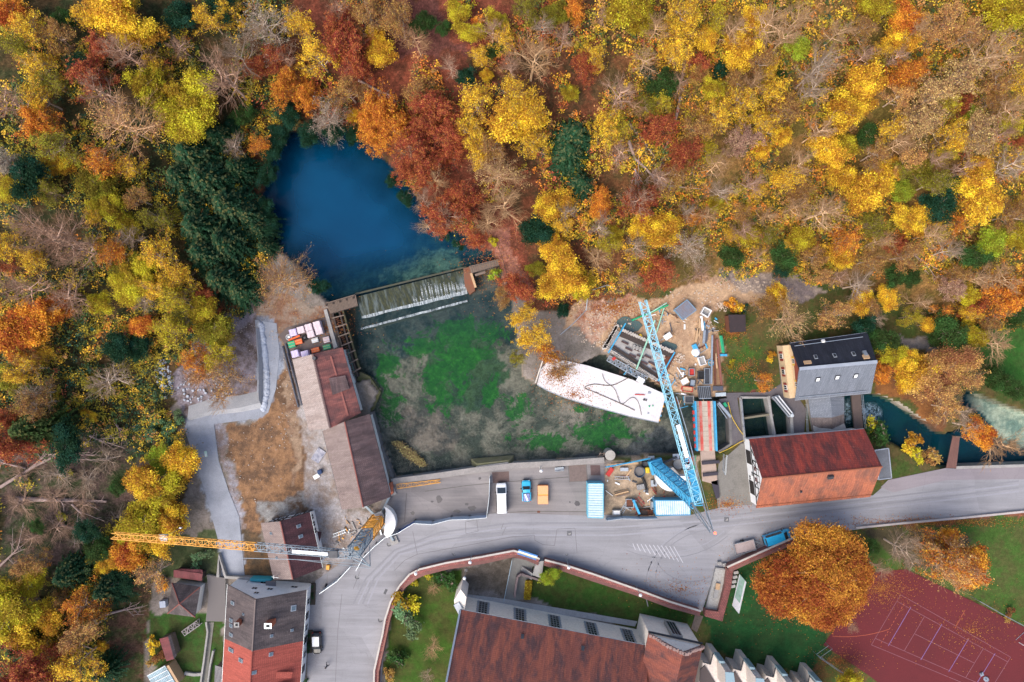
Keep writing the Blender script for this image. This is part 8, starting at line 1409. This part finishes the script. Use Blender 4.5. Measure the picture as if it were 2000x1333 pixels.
for i, (x, y, sz) in enumerate(((1917, 1317, .6), (1926, 1327, .7))): root = thing('court_post_base', ('square pale', 'round grey')[i]+' base lying on the red court', 'base', tuple(W3(x, y))); mb = MB(); (mb.box(tuple(W3(x, y, .15)), (sz, sz, .25), .4) if i == 0 else mb.tube(W3(x, y, .04), W3(x, y, .3), .45, .4, 16)); mb.build('plate', STEEL, root); MB().tube(W3(x, y, .25), W3(x, y, .5), .1, .1).build('socket', DARKST, root)
rail('tall wire fence at the left corner of the court', [(1612, 1255), (1588, 1272), (1640, 1308)], .0, STEEL, 'court_fence', 2.6, 'fence', True, .04); rail('long wire fence on the right lawn side of the court', [(1896, 1165), (1950, 1196), (2005, 1225)], .0, STEEL, 'court_fence', 2.4, 'fence', True, .05)
# ------------------------------------------------------------------ bottom left garden
sheet('terrace', [(404, 1123), (440, 1130), (440, 1214), (402, 1214), (408, 1160)], .6, roof_mat('terrace_slabs', (.22, .2, .2), (.17, .155, .155), None, (.6, .4), .3), 'paved terrace between hip roofed house and white house', 'terrace')
tag(MB().prism([W(x, y, .55) for x, y in ((404, 1123), (440, 1130), (440, 1214), (402, 1214), (408, 1160))], -.1, .59).build('terrace_base', CONC), 'raised masonry base under the slab terrace', 'base')
sheet('garden_path', [(408, 1216), (418, 1216), (402, 1345), (392, 1345)], .03, mat('gravel_path', (.2, .19, .17), (.14, .14, .12), 1.2, .9), 'narrow gravel garden path', 'path'); wall('garden_wall', 'curving grey garden wall left of the path', [(402, 1216), (405, 1235), (398, 1290), (390, 1345)], -.1, .6, .3, CONC); wall('garden_wall', 'low wall right of the garden path', [(416, 1272), (410, 1300), (404, 1345)], -.1, .6, .3, CONC); wall('garden_wall', 'short pale stone edging at the lawn bottom', [(360, 1316), (378, 1319), (393, 1318)], -.1, .4, .5, CONC)
tag(lattice(MB(), W3(360, 1236, .6), W3(390, 1215, .6), .9, .9, 5, .12).build('wood_pile', mat('grey_wood_pile', (.33, .3, .3), (.2, .18, .18), 3, .9)), 'grey stacked firewood below the hip roofed house', 'firewood'); tag(MB().box(tuple(W3(320, 1179, .5)), (1.1, 1.2, 1.0), .1).build('water_tank', mat('blue_grey_tank', (.35, .4, .5), None, 2, .5), bevel=.08), 'blue grey water tank left of the hip roofed house', 'tank')
sheet('forecourt', [(602, 1150), (616, 1140), (640, 1140), (640, 1120), (632, 1160), (622, 1290), (600, 1340)], .03, mat('forecourt_slab', (.24, .235, .25), (.2, .19, .2), .6, .9), 'grey forecourt beside the white house', 'paving')
rr_ = np.random.default_rng(12)
for i, (x, y, r_) in enumerate(((611, 1146, 5), (611, 1162, 6), (607, 1175, 4), (604, 1240, 6), (604, 1258, 7), (603, 1272, 5), (598, 1328, 6))):
    R0, H0, tme, cme, _ = PROTO['U'][i % 3]; root = thing('shrub', f"small dark green front garden shrub by the white house, {ORD[0] if False else ['topmost','second from top','third from top','fourth from top','fifth from top','sixth from top','lowest'][i]}", 'shrub', tuple(W3(x, y, 0)), 'front garden shrubs'); s = r_*.09/R0; root.scale = (s, s, s*.8)
    for nm, me_ in (('trunk', tme), ('crown', cme)): o = bpy.data.objects.new(nm, me_); o.color = (.035, .075, .03, 1); COL.objects.link(o); o.parent = root
tag(MB().prism([W(x, y, .35) for x, y in ((607, 1140), (616, 1141), (615, 1182), (605, 1182))], .02, .3).build('planting_bed', mat('bed_soil', (.05, .04, .03), None, 2, .9)), 'dark planting bed above the parked hatchback', 'bed'); tag(MB().prism([W(x, y, .35) for x, y in ((601, 1232), (610, 1232), (609, 1276), (598, 1276))], .02, .3).build('planting_bed', MATS['bed_soil']), 'dark planting bed left of the parked hatchback', 'bed')
# fallen leaves: too many to count
rr = np.random.default_rng(41); n = 16000
lx = []; 
for (cx, cy, rx, ry, k) in ((1820, 1020, 180, 10, 2600), (1500, 1085, 60, 22, 800), (1720, 1150, 80, 40, 2200), (1420, 985, 40, 14, 700), (1900, 1230, 110, 60, 900), (1640, 1290, 60, 30, 700), (1330, 1150, 90, 40, 500), (1120, 770, 60, 30, 900), (1085, 728, 26, 20, 1500), (1200, 600, 90, 40, 2600), (960, 520, 60, 60, 1600), (1430, 650, 30, 20, 900), (1450, 720, 40, 30, 700), (640, 640, 60, 40, 700), (1560, 1200, 140, 60, 500)):
    a = rr.random(k)*6.283; q = np.abs(rr.normal(size=k))*.75; px, py = cx+rx*q*np.cos(a), cy+ry*q*np.sin(a); kz = H/F; X_, Y_ = (px-1000)*kz, (666.5-py)*kz; z_ = hill(X_, Y_)+.06; z_ = np.where(inside(px, py, np.array(DECK, float)), .22, z_); z_ = np.where(inside(px, py, np.array(BASIN, float)) & ~inside(px, py, np.array(DECK, float)), BASINZ+.02, z_); lx.append(np.stack([X_, Y_, z_], 1))
P = np.concatenate(lx); me = quads_mesh('fallen_leaves', leaves(P, .09, rr, 3), rr.random(len(P)), LEAF); o = bpy.data.objects.new('fallen_leaves', me); o.color = (.36, .12, .03, 1); COL.objects.link(o); tag(o, 'fallen orange brown leaves on verges, court and deck', 'leaves', kind='stuff')
TM = mat('tyre_mark', (.205, .205, .225), (.225, .225, .245), .8, .9); TP = mat('pale_dust_track', (.275, .275, .305), (.255, .255, .28), .8, .9)
def arc(cx, cy, r, a0, a1, n=9): return pl([(cx+r*math.cos(R(a0+(a1-a0)*i/n)), cy+r*.8*math.sin(R(a0+(a1-a0)*i/n))) for i in range(n+1)])
for i, (cx, cy, r, a0, a1) in enumerate(((1400, 1130, 120, 150, 265), (1400, 1130, 135, 155, 262), (1350, 1080, 70, 60, 170), (1350, 1080, 82, 55, 165), (1430, 1150, 170, 165, 250), (1300, 960, 150, 40, 120), (1300, 960, 163, 42, 118))): paint('tyre_mark', 'faint curved tyre marks on the parking area', arc(cx, cy, r, a0, a1), .16, TP if i % 2 else TM, .0235)
for i, dy in enumerate((0, 14, 26, 40)): paint('tyre_mark', 'faint long tyre tracks along the road', pl([(690+dy*.7, 1180), (715+dy*.6, 1130), (770+dy*.3, 1075+dy*.2), (860, 1040+dy*.6), (1000, 1022+dy*.6), (1200, 1022+dy*.6), (1400, 1010+dy*.5), (1600, 987+dy*.5), (1990, 940+dy*.5)]), .3, TP if i % 2 else TM, .0225)
# small clutter lying about on the two sites: too many to count
rr = random.Random(17)
for lb, boxes, n, ms in (('loose boards, tubes and scraps lying over the building site', ((1350, 770, 30, 26), (1320, 740, 24, 20), (1380, 670, 22, 50), (1300, 625, 40, 18), (1250, 720, 40, 14)), 34, (WOODL, STEEL, RUST, WHITE, BPIPE, BLUE, CONC)), ('loose boards and scraps lying in the crane compound', ((1225, 940, 40, 26), (1300, 960, 40, 14), (1255, 990, 40, 12), (1335, 925, 16, 24)), 22, (WOODL, STEEL, RUST, WHITE, DARKST, RED)), ('scraps and planks lying round the orange crane foot', ((670, 1060, 30, 22), (735, 1030, 20, 14), (690, 1030, 30, 20)), 18, (WOODL, STEEL, CONC, DARKST, ORANGE))):
    mb = MB()
    for cx, cy, rx, ry in boxes:
        for k in range(n): mb.box(tuple(W3(cx+rr.uniform(-rx, rx), cy+rr.uniform(-ry, ry), .12)), (rr.choice((.3, .5, .9, 1.6)), rr.choice((.08, .14, .25)), rr.choice((.06, .12, .2))), rr.uniform(0, 3.1), rr.randrange(len(ms)))
    tag(mb.build('site_scraps', list(ms)), lb, 'scraps', kind='stuff')
lamp('globe lamp on the yard wall left of the rusty hatch', (1056, 917), (1057, 920), 3.6); bench('grey slatted bench against the yard wall', (1092, 915), R(186), STEEL, 1.6)
root = thing('banner', 'long blue and white banner with a yellow stripe on the wall by the church stairs', 'banner', tuple(W3(1030, 1084))); a, b_ = W3(1012, 1077, 2.1), W3(1049, 1089, 2.1); u = (b_-a).normalized(); n = Vector((-u.y, u.x, 0))
for k, (o_, wd, m_) in enumerate(((-.28, .26, mat('banner_blue', (.05, .2, .5), None, 2, .6)), (0, .26, WHITE), (.2, .1, mat('banner_yellow', (.7, .5, .05), None, 2, .6)), (.4, .26, MATS['banner_blue']))): mb = MB(); mb.obb((a+b_)/2-n*o_+Vector((0, 0, .1-.25*o_)), u, n, (0, 0, 1), (b_-a).length, wd, .05); mb.build('stripe', m_, root)
for p in (a, b_): mb = MB(); mb.tube(p+Vector((0, 0, -2.1)), p+Vector((0, 0, .2)), .05); mb.build('post', STEEL, root)
